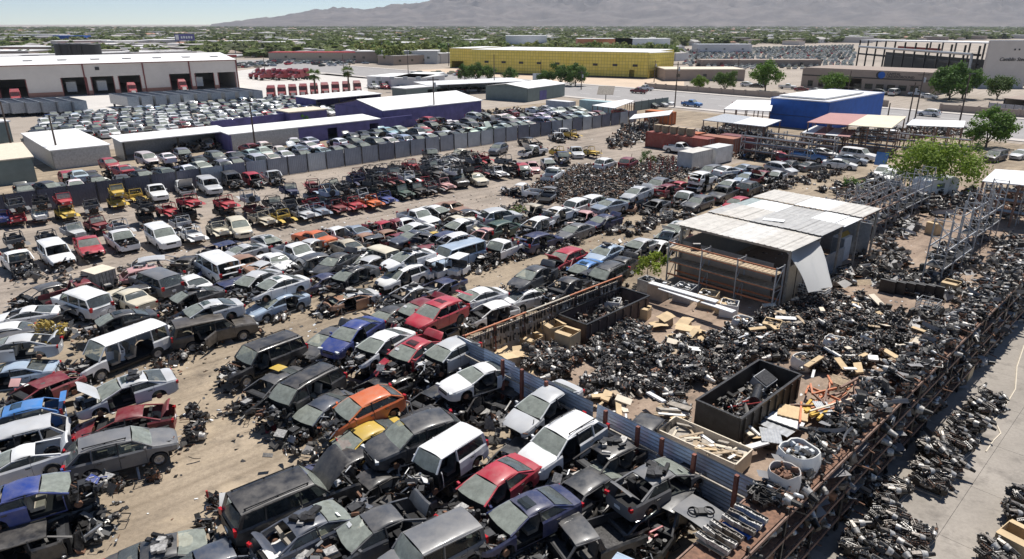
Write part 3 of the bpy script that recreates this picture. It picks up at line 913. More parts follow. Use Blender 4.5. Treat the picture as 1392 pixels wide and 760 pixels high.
# ------------------------------------------------------------------ ground, road, concrete
polysheet('ground', [(-30000, -600), (30000, -600), (30000, 30000), (-30000, 30000)], 0, 'city_ground')
polysheet('yard_ground', [Y(-40, -2), Y(150, -2), Y(150, -132), Y(-40, -132)], .004, 'dirt_yard')
polysheet('aisle_ground', [Y(-40, -52), Y(126, -52), Y(126, -92), Y(-40, -92)], .008, 'dirt_grey')
polysheet('compound_ground', [Y(23, -29), Y(104, -29), Y(104, -9.2), Y(23, -9.2)], .009, 'dirt_brown')
polysheet('concrete_base', [Y(-20, -9.1), Y(75, -9.1), Y(75, 40), Y(-20, 40)], .010, 'cavity')
cyard = empty('concrete_yard', Y(0, 0))
cyard['kind'] = 'structure'
pm = MB(); pm.box((2.3, 2.3, -.02), (4.585, 4.585, .05), 'slab'); pm = pm.mesh('concrete_panel')
for i in range(-3, 16):
    for j in range(-2, 6):
        p = Y(i * 4.6 + 1.2, -9.0 + (j + 2) * 4.6)
        if UV(p)[1] < 30: mk('concrete_panel', pm, cyard, None, loc=p - Y(0, 0) + Vector((0, 0, .012)), rot=(0, 0, ROT_V))
# concrete truck lot and the sand lot
polysheet('truck_lot', [G(-150, 152), G(-90, 122), G(325, 96), G(420, 84), G(500, 92), G(500, 128), G(360, 143), G(150, 160)], .006, 'lot_concrete')
polysheet('sand_lot', [G(430, 101), G(640, 92), G(930, 100), G(930, 124), G(760, 128), G(600, 116)], .006, 'sand_lot')
RU0, RU1 = 156, 190
polysheet('road', [Y(RU0, -420), Y(RU0, 160), Y(RU1, 160), Y(RU1, -420)], .010, 'asphalt')
for u, n in ((RU0 - 3, 'near'), (RU1, 'far')):
    mb = MB(); P_ = [Y(u, -420), Y(u, 160), Y(u + 3, 160), Y(u + 3, -420)]
    mb.add([(p.x, p.y, .13) for p in P_] + [(p.x, p.y, -.1) for p in P_], [(0, 1, 2, 3), (0, 4, 5, 1), (2, 6, 7, 3), (1, 5, 6, 2), (0, 3, 7, 4)], 'sidewalk'); o = mb.obj('pavement'); o['kind'] = 'structure'
mk_ = MB()
for v in range(-300, 120, 12):
    for u in (RU0 + 9.5, RU1 - 9.5):
        P_ = [Y(u, v), Y(u, v + 4), Y(u + .25, v + 4), Y(u + .25, v)]; mk_.add([(p.x, p.y, .016) for p in P_], [(0, 1, 2, 3)], 'paint_white')
o = mk_.obj('road_marking'); o['kind'] = 'structure'

# ------------------------------------------------------------------ mountains
MT = [(150, 36), (240, 35), (285, 33), (320, 29), (350, 26), (380, 24), (410, 19), (440, 15), (462, 13), (490, 15), (520, 12), (548, 9), (572, 8), (596, 3), (625, -1), (660, -4), (720, -2), (800, -8), (880, -12), (1000, -16), (1100, -14), (1200, -18), (1300, -12), (1400, -8), (1600, -10), (1900, 0)]
m, nt, b = new_mat('rock')
f_ = noise(nt, worldpos(nt), .0045, 9, .72)
nt.links.new(ramp(nt, [(.36, (.07, .06, .058)), (.5, (.115, .097, .09)), (.64, (.18, .15, .135))], f_).outputs[0], b.inputs['Base Color']); b.inputs['Roughness'].default_value = .95
mt = MB(); rows = []
xs_ = np.linspace(150, 1900, 420)
D0, D1 = 6200.0, 8600.0
for j in range(40):
    t = j / 39
    D = D0 + (D1 - D0) * t
    row = []
    for x in xs_:
        yp = np.interp(x, [m_[0] for m_ in MT], [m_[1] for m_ in MT])
        ang = (33 - yp) / 991.0
        hmax = max(0, ang * 8000) + (20 if yp < 33 else 0)
        az = math.atan2(x - 696, 991)
        q = Vector((x * .017, t * 5.5, 0))
        rg = 1 - abs(mnoise.noise(q * 1.1)) * 1.3
        rg2 = 1 - abs(mnoise.noise(q * 3.1 + Vector((5, 2, 1)))) * 1.2
        prof = min(1, t * 1.25) ** 1.15
        h = hmax * (prof * (.46 + .44 * rg) + .26 * rg2 * prof + .10 * (1 - abs(mnoise.noise(q * 7))) * prof - .08 * prof + .05 * mnoise.noise(q * 16) * prof)
        row.append((D * math.sin(az), D * math.cos(az), h - 3))
    rows.append(row)
mt.grid(rows, 'rock')
o = mt.obj('mountains'); o['kind'] = 'structure'

# ------------------------------------------------------------------ buildings
def frame(pl, pr):
    a, b_ = (G(*pl) if len(pl) == 2 and not isinstance(pl, Vector) else pl), (G(*pr) if len(pr) == 2 and not isinstance(pr, Vector) else pr)
    d = b_ - a
    return a, d.length, math.atan2(d.y, d.x)
def wall_with(e, name, L, h, t, mat, ops, y=0.0):
    """wall along local x with rectangular openings (x0, x1, z0, z1), as piers and lintels"""
    xs_ = sorted({0, L} | {o[0] for o in ops} | {o[1] for o in ops})
    mb = MB()
    for a, b_ in zip(xs_[:-1], xs_[1:]):
        m_ = .5 * (a + b_)
        o = [q for q in ops if q[0] < m_ < q[1]]
        if not o: mb.box((m_, y, h / 2), (b_ - a, t, h), mat)
        else:
            z0, z1 = o[0][2], o[0][3]
            if z0 > .02: mb.box((m_, y, z0 / 2), (b_ - a, t, z0), mat)
            if z1 < h: mb.box((m_, y, (z1 + h) / 2), (b_ - a, t, h - z1), mat)
    return mb.obj(name, e)
def block(name, label, pl, pr, depth, h, wall='wall_white', roof='roof_white', kind='flat', ops=(), rise=1.2, over=.3, cat='building', openfront=False, win=(), doors=()):
    a, L, rz = frame(pl, pr)
    e = empty(name, a, rz, label, cat)
    t = .25
    if openfront:
        for k in range(int(L // 6) + 1): MB().box((min(L, k * L / max(1, int(L // 6))), .1, h / 2), (.25, .25, h), 'dark_metal').obj('post', e)
    else:
        wall_with(e, 'wall', L, h, t, wall, list(ops))
    for x in (0, L): MB().box((x, depth / 2, h / 2), (t, depth - t, h), wall).obj('wall', e)
    MB().box((L / 2, depth, h / 2), (L + t, t, h), wall).obj('wall', e)
    MB().box((L / 2, depth / 2, .03), (L - .3, depth - .3, .04), 'asphalt').obj('floor', e)
    if kind == 'flat':
        MB().box((L / 2, depth / 2, h + .12), (L + 2 * over, depth + 2 * over, .22), roof).obj('roof', e)
    elif kind == 'gable':
        r = MB()
        y0, y1, ym = -over, depth + over, depth / 2
        r.grid([[(-over, y0, h), (L + over, y0, h)], [(-over, ym, h + rise), (L + over, ym, h + rise)], [(-over, y1, h), (L + over, y1, h)]], roof, False)
        r.grid([[(-over, y0, h - .15), (L + over, y0, h - .15)], [(-over, ym, h + rise - .15), (L + over, ym, h + rise - .15)], [(-over, y1, h - .15), (L + over, y1, h - .15)]], roof, False, True)
        r.add([(-over, y0, h - .15), (L + over, y0, h - .15), (L + over, y0, h), (-over, y0, h)], [(0, 1, 2, 3)], roof)
        r.obj('roof', e)
        for x in (0, L): MB().add([(x, 0, h), (x, depth, h), (x, depth / 2, h + rise - .16)], [(0, 1, 2)], wall).obj('gable', e)
    elif kind == 'mono':
        r = MB()
        P_ = [(-over, -over, h), (L + over, -over, h), (L + over, depth + over, h + rise), (-over, depth + over, h + rise)]
        r.add(P_ + [(x, y, z - .15) for x, y, z in P_], [(0, 1, 2, 3), (7, 6, 5, 4), (0, 4, 5, 1), (1, 5, 6, 2), (2, 6, 7, 3), (3, 7, 4, 0)], roof); r.obj('roof', e)
    for (x0, x1, z0, z1) in win:
        w_ = MB().box(((x0 + x1) / 2, -t / 2 - .02, (z0 + z1) / 2), (x1 - x0, .04, z1 - z0), 'side_glass').obj('window', e)
        MB().box(((x0 + x1) / 2, -t / 2 - .05, z0 - .05), (x1 - x0 + .2, .08, .08), 'white_metal').obj('sill', w_)
    for (x0, x1, z1, m_) in doors: MB().box(((x0 + x1) / 2, -t / 2 - .03, z1 / 2 + .02), (x1 - x0, .06, z1), m_).obj('door', e)
    return e, L, rz
def along(pl, pr, px):
    """distance along a front whose base runs pl-pr, at photo column px"""
    y = pl[1] + (pr[1] - pl[1]) * (px - pl[0]) / (pr[0] - pl[0])
    return (G(px, y) - G(*pl)).length

def uline(px, py, px2, dirv=None):
    """point on the yard-parallel line through a sighted base point, at another photo column"""
    a = G(px, py); d = dirv if dirv is not None else Y(1, 0)
    t = 0.0; k = (px2 - 696) / 991.0
    # x / (y + small pitch term) is the column; for ground points use depth along the view axis
    c, s_ = math.cos(PITCH), math.sin(PITCH)
    kk = (px2 - 696) / 928.0
    # (a.x + t d.x) = kk * ((a.y + t d.y) * c + CAM_H * s_)
    t = (kk * (a.y * c + CAM_H * s_) - a.x) / (d.x - kk * d.y * c)
    return a + d * t
# truck warehouse with seven dock doorways
wl, wr = (-80, 139), (325, 120)
ops = [(along(wl, wr, a), along(wl, wr, b_), 0.05, 5.3) for a, b_ in ((-52, -20), (3, 40), (88, 122), (128, 158), (165, 194), (234, 262), (268, 293), (299, 322))]
wh, WL, wrz = block('truck_warehouse', 'long pale grey warehouse with red trim and dark dock doorways', wl, wr, 46, 9.1, 'stucco_pale', 'roof_white', 'gable', ops, 1.6)
MB().box((WL / 2, -.45, 9.0), (WL + .6, .2, .25), 'maroon_trim').obj('eave_trim', wh)
for px in (2, 120, 200, 262, 325): MB().box((along(wl, wr, px), -.22, 4.5), (.35, .18, 9.0), 'maroon_trim').obj('red_pilaster', wh)
xs_ = [0] + [q for o_ in ops for q in o_[:2]] + [WL]
for a, b_ in zip(xs_[0::2], xs_[1::2]):
    if b_ - a > .8: MB().box(((a + b_) / 2, -.17, .7), (b_ - a - .1, .1, 1.3), 'brick_band').obj('brick_plinth', wh)
for o_ in ops:
    for x in (o_[0], o_[1]): MB().box((x, -.16, 2.6), (.22, .1, 5.2), 'maroon_trim').obj('door_jamb', wh)
for k in range(9): MB().box((WL * (k + .5) / 9, 23 - 12, 10.0), (2.4, 4, .12), 'sheet_pale' if 'sheet_pale' in MATS else 'wall_white').obj('skylight', wh)
MB().box((along(wl, wr, 139), -.2, 7.6), (1.1, .1, .9), 'black_plastic').obj('vent', wh)

# sheds in front of it
block('grey_tin_shed', 'low white-roofed shed with grey tin front at the far left', G(76, 231), uline(76, 231, 152), 20, 2.9, 'galv', 'roof_white', 'mono', (), .3)
e, L, rz = block('teal_workshop', 'teal workshop with a cream tin roof at the left edge', G(-70, 262), uline(-70, 262, 50), 12, 3.4, 'wall_greygreen', 'cream', 'gable', (), 1.2)
block('teal_store', 'small teal store with white roof at the far left edge', (-40, 200), (18, 193), 9, 3.6, 'wall_greygreen', 'roof_white', 'flat')
block('white_canopy', 'long open white canopy on thin posts behind the car rows', G(172, 218), uline(172, 218, 312), 5, 3.0, 'galv', 'roof_white', 'mono', (), .3, .5, 'canopy', True)
e, L, rz = block('purple_shed', 'long low purple shed with white roof behind the car rows', G(315, 206), uline(315, 206, 516), 6, 2.9, 'purple_wall', 'roof_white', 'mono', [(18, 20, 0, 2.1), (27, 29, 0, 2.1), (35, 37, 0, 2.1)], .3)
MB().box((6.2, -.16, 1.45), (12.0, .06, 2.8), 'galv').obj('tin_cladding', e)
e, L, rz = block('purple_warehouse', 'purple warehouse with a bright white gabled roof', (522, 177), (654, 160), 17, 3.9, 'purple_wall', 'roof_white', 'gable', (), 1.6)
block('purple_lean_to', 'white-roofed open shed left of the purple warehouse', (432, 152), (518, 143), 9, 3.0, 'purple_wall', 'roof_white', 'mono', (), .2, .4, 'shed', True)
block('purple_wall_store', 'small flat purple store behind the crowded lot', (395, 168), (445, 163), 6, 2.2, 'purple_wall', 'cream', 'flat')
w_ = empty('purple_boundary_wall', G(288, 178), 0, 'purple boundary wall behind the white canopy', 'wall'); a, L, rz = frame((288, 179), (420, 163)); w_.location = a; w_.rotation_euler = (0, 0, rz)
for k in range(int(L / 3)): MB().box((k * 3 + 1.5, 0, 1.0), (2.98, .2, 2.0), 'purple_wall').obj('wall_panel', w_)
e, L, rz = block('green_grey_store', 'grey-green store with white roof and a purple door', (717, 139), (767, 131), 14, 3.7, 'wall_greygreen', 'roof_white', 'gable', (), .9, doors=((6.0, 9.6, 2.6, 'purple_wall'),))
block('parts_canopy', 'long open canopy left of the grey-green store', (582, 131), (716, 124), 10, 3.2, 'galv', 'white_metal', 'mono', (), .3, .4, 'canopy', True)
e, L, rz = block('white_office', 'white flat-roofed office with small windows behind the palms', (500, 119), (572, 122), 16, 3.5, 'wall_white', 'roof_white', 'flat', win=[(2 + k * 2.6, 3.2 + k * 2.6, 1.2, 2.3) for k in range(6)])
block('white_office_wing', 'pale blue-white office wing with square windows', (572, 122), (604, 113), 10, 3.5, 'wall_white', 'roof_white', 'flat', win=((2, 3.2, 1.2, 2.2), (6, 7.2, 1.2, 2.2), (10, 11.2, 1.2, 2.2)))
for k in range(4):
    p = G(515 + k * 18, 108, 3.8); MB().box((p.x, p.y, 4.2), (1.4, 1.2, .9), 'galv').obj('air_conditioner', None, None, 'grey rooftop air conditioner on the white office', 'air conditioner', 'air conditioners on the white office')
block('green_kiosk', 'small green flat-roofed kiosk beside the white office', (552, 135), (594, 131), 6, 2.8, 'wall_greygreen', 'roof_white', 'flat', [(8, 10, 0, 2.2), (11, 13, 0, 2.2)])
# yellow sheathed building
m, nt, b = new_mat('yellow_board')
br = nd(nt, 'ShaderNodeTexBrick'); br.offset = 0.0
br.inputs['Color1'].default_value = (.64, .52, .10, 1); br.inputs['Color2'].default_value = (.72, .59, .15, 1); br.inputs['Mortar'].default_value = (.32, .27, .09, 1)
br.inputs['Scale'].default_value = 1.0; br.inputs['Mortar Size'].default_value = .06; br.inputs['Brick Width'].default_value = 1.25; br.inputs['Row Height'].default_value = 1.25
tc = nd(nt, 'ShaderNodeTexCoord'); mp = nd(nt, 'ShaderNodeMapping'); mp.inputs['Rotation'].default_value = (math.pi / 2, 0, 0); nt.links.new(tc.outputs['Object'], mp.inputs[0]); nt.links.new(mp.outputs[0], br.inputs['Vector'])
nt.links.new(br.outputs[0], b.inputs['Base Color']); b.inputs['Roughness'].default_value = .8
yl, yr = (640, 99), (880, 107)
e, L, rz = block('yellow_sheathed_building', 'long yellow-sheathed building under construction beyond the road', yl, yr, 40, 9.6, 'yellow_board', 'roof_white', 'flat', [(along(yl, yr, 855), along(yl, yr, 862), 0, 3.2)], over=-.4)
for k in range(9): MB().box((8 + k * L / 9.6, -.16, 4.8), (2.0, .08, .9), 'black_plastic').obj('window_slit', e)
MB().box((L / 2, -.16, .25), (L, .08, .5), 'dark_metal').obj('plinth', e)
block('yellow_building_wing', 'right-hand yellow wing on dark columns beyond the road', (880, 107), (914, 104), 30, 9.4, 'yellow_board', 'roof_white', 'flat', [(1, 9, 0, 3.0)], over=-.3)
block('yellow_building_block', 'left-hand yellow block on a dark base behind the roadside trees', (612, 92), (640, 93), 30, 9.0, 'yellow_board', 'roof_white', 'flat', [(1, 8, 0, 3.2)], over=-.3)
# blue building
e = empty('blue_building', Y(140.6, -69.3), ROT_V, 'cobalt blue building with a raised white roof panel', 'building')
MB().box((6, 0, 2.85), (12.0, .2, 5.7), 'blue_wall').obj('wall', e); MB().box((12, 14.6, 2.85), (.2, 29, 5.7), 'blue_wall').obj('wall', e); MB().box((0, 14.6, 2.85), (.2, 29, 5.7), 'blue_wall').obj('wall', e); MB().box((6, 29.3, 2.85), (12.0, .2, 5.7), 'blue_wall').obj('wall', e)
MB().box((6, 14.6, 5.6), (12.3, 29.6, .15), 'wall_white').obj('roof', e); MB().box((5.4, 12, 5.95), (9.6, 20, .3), 'roof_white').obj('roof_panel', e); MB().box((6, -.15, 2.4), (12.1, .08, .06), 'dark_metal').obj('seam_trim', e)
# red and cream canopy with racks below
def canopy(name, label, pts, z, mats, posts=True, cat='canopy'):
    P_ = [G(x, y, z) for x, y in pts]
    e = empty(name, Vector((P_[0].x, P_[0].y, 0)), 0, label, cat)
    o_ = P_[0]
    n = len(mats)
    for k, m_ in enumerate(mats):
        a = P_[0].lerp(P_[3], k / n); b_ = P_[0].lerp(P_[3], (k + 1) / n); c = P_[1].lerp(P_[2], (k + 1) / n); d = P_[1].lerp(P_[2], k / n)
        q = [Vector((p.x - o_.x, p.y - o_.y, p.z)) for p in (a, b_, c, d)]; q[2].z += .35; q[3].z += .35
        MB().add(q + [p - Vector((0, 0, .12)) for p in q], [(0, 1, 2, 3), (7, 6, 5, 4), (0, 4, 5, 1), (1, 5, 6, 2), (2, 6, 7, 3), (3, 7, 4, 0)], m_).obj('roof_section', e)
    if posts:
        for s in np.linspace(.02, .98, 5):
            for w0, w1 in ((P_[0], P_[3]), (P_[1], P_[2])):
                p = w0.lerp(w1, s); MB().box((p.x - o_.x, p.y - o_.y, z / 2), (.16, .16, z - .1), 'rack_steel').obj('post', e)
    return e
simple('roof_red', (.40, .20, .18), .7, vary=.12, nscale=.5)
simple('roof_cream', (.68, .60, .45), .7, vary=.1, nscale=.5)
canopy('red_cream_canopy', 'open canopy with a faded red and cream roof before the blue building', [(1097, 166), (1128, 156), (1232, 161), (1212, 174)], 4.8, ('roof_red', 'roof_red', 'roof_cream', 'roof_cream'))
canopy('white_tin_canopy', 'white tin canopy left of the blue building', [(955, 163), (985, 157), (1062, 166), (1040, 172)], 3.6, ('galv', 'white_metal'))
canopy('white_flat_canopy', 'white flat canopy behind the red containers', [(984, 148), (1002, 138), (1052, 139), (1048, 151)], 4.0, ('roof_white', 'roof_white'))
canopy('slim_white_canopy', 'slim white tin roof over the orange container', [(855, 162), (862, 158), (915, 152), (910, 156)], 3.2, ('white_metal', 'white_metal'))
canopy('rusty_lean_to', 'low lean-to with rusty and white sheets before the red canopy', [(1090, 180), (1108, 173), (1163, 180), (1155, 186)], 3.2, ('white_metal', 'roof_red', 'white_metal', 'roof_red'))
canopy('dark_parts_canopy', 'white-topped parts canopy behind the bushy tree', [(1232, 170), (1240, 165), (1312, 167), (1310, 173)], 4.0, ('white_metal', 'roof_white'))
canopy('right_edge_canopy', 'white tin canopy at the right edge above dark racks', [(1335, 246), (1352, 234), (1440, 240), (1440, 256)], 4.6, ('white_metal', 'roof_white', 'roof_white'))
canopy('white_stall_canopy', 'small white canopy beside the pale blue container', [(805, 143), (850, 137), (862, 139), (835, 147)], 3.0, ('roof_white', 'roof_white'))
# big steel shed with an open side
sl, sr_ = (1163, 95), (1330, 119)
a, L, rz = frame(sl, sr_)
e = empty('steel_works_shed', a, rz, 'huge open-sided steel works shed with white roof', 'building')
d1 = (a - G(*sr_)).normalized(); d2 = Vector((-d1.y, d1.x, 0)); d2 = d2 if d2.x > 0 else -d2
WP = uline(sr_[0], sr_[1], 1386, d2); LW = (WP - G(*sr_)).length
MB().add([(0, 0, 13.4), (L, 0, 14.4), (L, LW, 14.4), (0, LW, 13.4), (0, 0, 13.0), (L, 0, 14.0), (L, LW, 14.0), (0, LW, 13.0)], [(0, 1, 2, 3), (7, 6, 5, 4), (0, 4, 5, 1), (1, 5, 6, 2), (2, 6, 7, 3), (3, 7, 4, 0)], 'roof_white').obj('roof', e)
for k in range(12): MB().box((L * k / 11.5, 0, 6.6), (.5, .5, 13.2), 'dark_metal').obj('column', e)
for k in range(9): MB().box((4 + L * k / 9.5, 30, 6.6), (.5, .5, 13.2), 'dark_metal').obj('column', e)
for z, m_ in ((10.2, 'dark_metal'), (7.2, 'dark_metal')): MB().box((L * .48, .5, z), (L * .96, .6, .7), m_).obj('crane_beam', e)
MB().box((L * .3, 12, 10.2), (L * .35, .8, 1.4), 'red_trim').obj('travelling_crane', e)
MB().tube((2, -1, 10.4), (L - 6, -1, 10.4), .45, .45, 'galv', 8).obj('white_duct', e); MB().tube((L - 6, -1, 10.4), (L - 5.5, -1, 4), .45, .45, 'galv', 8).obj('duct_drop', e)
for k in range(7): MB().box((8 + k * 11, 18, 2.2), (8, 4, 3.0 + (k % 3)), ('cream', 'rusty', 'galv')[k % 3]).obj('stored_steel', e)
MB().box((L * .5, LW - 1, 4), (L, .3, 8), 'dark_metal').obj('rear_wall', e)  # dark sheet added at the back so the open shed looks shaded inside
e2, L2, rz2 = block('steel_works_wall_block', 'tall pale grey end block of the steel works with dark lettering', G(*sr_) - d1 * .8, WP - d1 * .8, .5, 14.9, 'stucco_pale', 'roof_white', 'flat', [(14, 16.5, 0, 3)], over=0)
def lettering(txt, parent, loc, rot, size, mat, name='lettering', shear=.25):
    cu = bpy.data.curves.new(name, 'FONT'); cu.body = txt; cu.size = size; cu.extrude = .03; cu.shear = shear; cu.offset = .012 * size
    o = bpy.data.objects.new(name, cu); me = bpy.data.meshes.new_from_object(o); bpy.data.objects.remove(o); me.materials.clear(); me.materials.append(MATS[mat])
    return mk(name, me, parent, None, loc=loc, rot=rot)
lettering('Camblin Steel', e2, (L2 * .30, -.22, 8.6), (math.pi / 2, 0, 0), L2 * .115, 'black_plastic')
for k in range(2): MB().box((L2 * .62 + k * 1.4, -.2, 12.2), (.5, .1, .5), 'black_plastic').obj('vent', e2)
# office before it
ol, or_ = (1088, 121), (1262, 132)
e3, L3, rz3 = block('tan_office', 'tan stucco office with a long dark band and blue round logo', ol, or_, 22, 6.6, 'stucco_tan', 'stucco_tan', 'flat', [(L3_ * 1.0, L3_ * 1.0 + 5.5, 0, 4.2) for L3_ in (along(ol, or_, 1144),)], over=-.4)
MB().box((L3 * .5, -.16, 4.5), (L3, .08, .35), 'dark_metal').obj('dark_band', e3)
for k in range(14):
    x = along(ol, or_, 1160) + k * 3.2
    if x < L3 - 3: w_ = MB().box((x + 1, -.16, 2.1), (2.2, .06, 1.5), 'side_glass').obj('window', e3); MB().box((x + 1, -.2, 1.25), (2.4, .1, .12), 'stucco_tan').obj('sill', w_)
for k in range(4): MB().box((3 + k * 3.4, -.16, 2.0), (1.6, .06, 1.8), 'side_glass').obj('window', e3)
lx = along(ol, or_, 1188)
MB().lathe([(0, 1.0), (-.08, 1.0), (-.08, .001)], (0, 1, 0), (lx + 1.3, -.16, 5.55), 'blue_wall', 20).obj('logo_disc', e3)
MB().lathe([(0, 1.05), (-.06, 1.05), (-.06, .001)], (0, 1, 0), (lx + .75, -.15, 5.55), 'black_plastic', 20).obj('logo_shadow', e3)
lettering('CAPITAL', e3, (lx + 2.7, -.2, 5.65), (math.pi / 2, 0, 0), 1.0, 'black_plastic', shear=0); lettering('UNDERGROUND', e3, (lx + 2.7, -.2, 4.85), (math.pi / 2, 0, 0), 1.0, 'black_plastic', shear=0)
# tan wall along the road's far side
wa = empty('roadside_wall', Y(RU1 + 4, -140), ROT_V, 'low tan block wall along the far side of the road', 'wall')
for k in range(27):
    if k in (19, 20, 21): continue
    MB().box((k * 4 + 2, 0, .85), (3.96, .25, 1.7), 'stucco_tan').obj('wall_panel', wa); MB().box((k * 4, -.05, .95), (.45, .45, 1.9), 'stucco_tan').obj('wall_pier', wa)
# black water tanks behind the warehouse
for k, px in enumerate((98, 112, 126)):
    p = G(px, 96); p = Vector((p.x, p.y, 0)); e = empty('black_tank', p, 0, 'tall black tank behind the warehouse, %s of three' % ('left', 'middle', 'right')[k], 'tank')
    MB().lathe([(0, 5.2), (11.5, 5.2), (11.7, 5.0), (12.0, .001)], (0, 0, 1), (0, 0, 0), 'black_plastic', 20).obj('tank_shell', e); MB().bar((0, -5.3, 0), (0, -5.3, 12), .5, .1, 'dark_metal').obj('ladder', e)
# filling-station canopy, billboard
e = empty('fuel_canopy', G(292, 90), .1, 'red-edged fuel station canopy beyond the warehouse', 'canopy')
MB().box((0, 0, 5.2), (26, 12, .5), 'wall_white').obj('roof', e); MB().box((0, -6.05, 5.2), (26.2, .15, 1.0), 'red_trim').obj('fascia', e)
for x in (-8, 0, 8): MB().box((x, 0, 2.5), (1.2, 1.2, 5), 'wall_white').obj('pillar', e)
e = empty('billboard', G(254, 70), .05, 'blue roadside billboard with pale lettering on posts', 'billboard')
MB().box((0, 0, 10.5), (15, .5, 5), 'blue_sign' if 'blue_sign' in MATS else 'purple_wall').obj('board', e)
for x in (-5, 5): MB().box((x, .5, 4), (.5, .5, 8), 'dark_metal').obj('post', e)
MB().box((-5.6, -.3, 10.5), (2.4, .1, 3.6), 'wall_white').obj('emblem', e)
for k in range(5): MB().box((-2.2 + k * 1.9, -.3, 10.4 + .15 * (k % 2)), (1.2, .1, 1.7), 'lens_clear').obj('letter', e)

# ------------------------------------------------------------------ long grey fence across the yard
lf = empty('long_grey_fence', Y(4, -91.2), ROT_U, 'long grey sheet-metal fence across the yard before packed cars', 'fence')
simple('fence_a', (.25, .27, .31), .5, .3, vary=.15, nscale=.8); simple('fence_b', (.15, .16, .20), .55, .3, vary=.2, nscale=.8); simple('fence_c', (.40, .43, .46), .45, .3, vary=.15, nscale=.8); simple('fence_d', (.10, .10, .13), .55, .3, vary=.2, nscale=.8)
fm = {}
for m_ in ('fence_a', 'fence_b', 'fence_c', 'fence_d'):
    mb = MB(); rows = [[(x, .03 * (k % 2), z) for z in (0.05, 2.6)] for k, x in enumerate(np.linspace(0, 2.96, 22))]; mb.grid(rows, m_, False); mb.grid([[(x, y + .02, z) for x, y, z in r] for r in rows], m_, False, True); fm[m_] = mb.mesh('sheet_panel')
postm = MB().box((0, -.07, 1.37), (.09, .09, 2.75), 'dark_metal').mesh('fence_post')
for k in range(40):
    m_ = r_ = ('fence_d' if k < 9 else rng.choice(('fence_a', 'fence_a', 'fence_b', 'fence_c')))
    mk('sheet_panel', fm[m_], lf, None, loc=(k * 3.0, 0, 0), rot=(rng.uniform(-.02, .02), 0, 0)); mk('fence_post', postm, lf, None, loc=(k * 3.0, 0, 0))
# ------------------------------------------------------------------ shipping containers
def container(p, rz, L, c, label, H=2.6, name='shipping_container'):
    e = empty(name, p, rz, label, 'container')
    for s in (1, -1):
        n = int(L / .28); rows = [[(-L / 2 + L * k / n, s * (1.2 - .04 * (k % 2)), z) for z in (.15, H)] for k in range(n + 1)]
        MB().grid(rows, 'tint', False).obj('side_wall', e, c); MB().box((s * (L / 2 - .03), 0, H / 2 + .05), (.06, 2.36, H - .15), 'tint').obj('end_wall', e, c)
    MB().box((0, 0, H), (L, 2.44, .08), 'tint').obj('roof', e, c); MB().box((0, 0, .1), (L, 2.4, .14), 'dark_metal').obj('floor', e)
    fr = MB()
    for x in (-L / 2, L / 2):
        for y in (-1.2, 1.2): fr.box((x, y, H / 2), (.14, .14, H + .06), 'tint')
    fr.obj('corner_post', e, c)
    for q in (-.35, .35): MB().tube((L / 2 + .03, q, .2), (L / 2 + .03, q, H - .1), .025, .025, 'galv', 6).obj('lock_rod', e)
    return e
RC = (.27, .055, .04)
container(Y(100.2, -64.6), ROT_V, 12.0, RC, 'long rust-red shipping container below the stacked pallets')
container(Y(106.5, -57.2), ROT_V, 6.1, (.17, .04, .05), 'dark maroon container right of the rust-red one')
container(Y(103.5, -59.0), ROT_V, 6.1, (.34, .12, .07), 'orange-brown container behind the dark maroon one')
container(Y(104.2, -66.0, 0), ROT_V, 6.1, (.45, .12, .04), 'orange container with stacked crates on top')
container(G(897, 168), ROT_V, 6.1, (.55, .14, .03), 'bright orange container under the slim white roof')
container(Y(89.2, -54.6), ROT_U, 5.4, (.62, .60, .56), 'off-white container nearest the aisle row')
container(Y(95.0, -54.4), ROT_U, 4.6, (.66, .67, .67), 'white container behind the off-white one')
container(G(812, 152), ROT_V + .1, 9, (.36, .52, .55), 'pale blue container beside the white box truck')
container(G(762, 152), ROT_V + .1, 7, (.70, .70, .70), 'white truck box lying behind the long fence')
for k in range(5):
    for q in range(2):
        p = Y(100.2 + .3 * q, -69 + k * 1.6, 2.68); pallet_pos = p
        cr = MB()
        for z in range(8): cr.box((0, 0, .1 + z * .15), (1.2, 1.1, .09), 'wood')
        if q == 0: o = cr.obj('pallet_stack', None, None, 'stack of pallets on the rust-red container, %s from left' % ('first', 'second', 'third', 'fourth', 'fifth')[k], 'pallets', 'pallet stacks on the containers'); o.location = p; o.rotation_euler = (0, 0, ROT_V + .05 * k)
# caravan
e = empty('white_caravan', G(1268, 268), ROT_U - .35, 'white caravan with a dark window below the bushy tree', 'caravan')
mb = MB(); pr = [(-2.6, .5), (-2.75, 1.2), (-2.6, 2.3), (-2.3, 2.55), (2.0, 2.55), (2.6, 2.2), (2.8, 1.2), (2.5, .5)]
mb.add([(x, -1.1, z) for x, z in pr] + [(x, 1.1, z) for x, z in pr], [tuple(range(8)), tuple(range(15, 7, -1))] + [(k, 8 + k, 8 + (k + 1) % 8, (k + 1) % 8) for k in range(8)], 'white_metal'); mb.obj('body', e)
MB().box((-.6, -1.12, 1.7), (1.3, .05, .6), 'side_glass').obj('window', e); MB().box((1.3, -1.12, 1.4), (.7, .05, 1.7), 'wall_white').obj('door', e)
for s in (1, -1): MB().lathe([(-.09, .001), (-.09, .26), (-.05, .3), (.05, .3), (.09, .26), (.09, .001)], (0, 1, 0), (-.3, s * 1.0, .3), 'rubber', 12).obj('wheel', e)
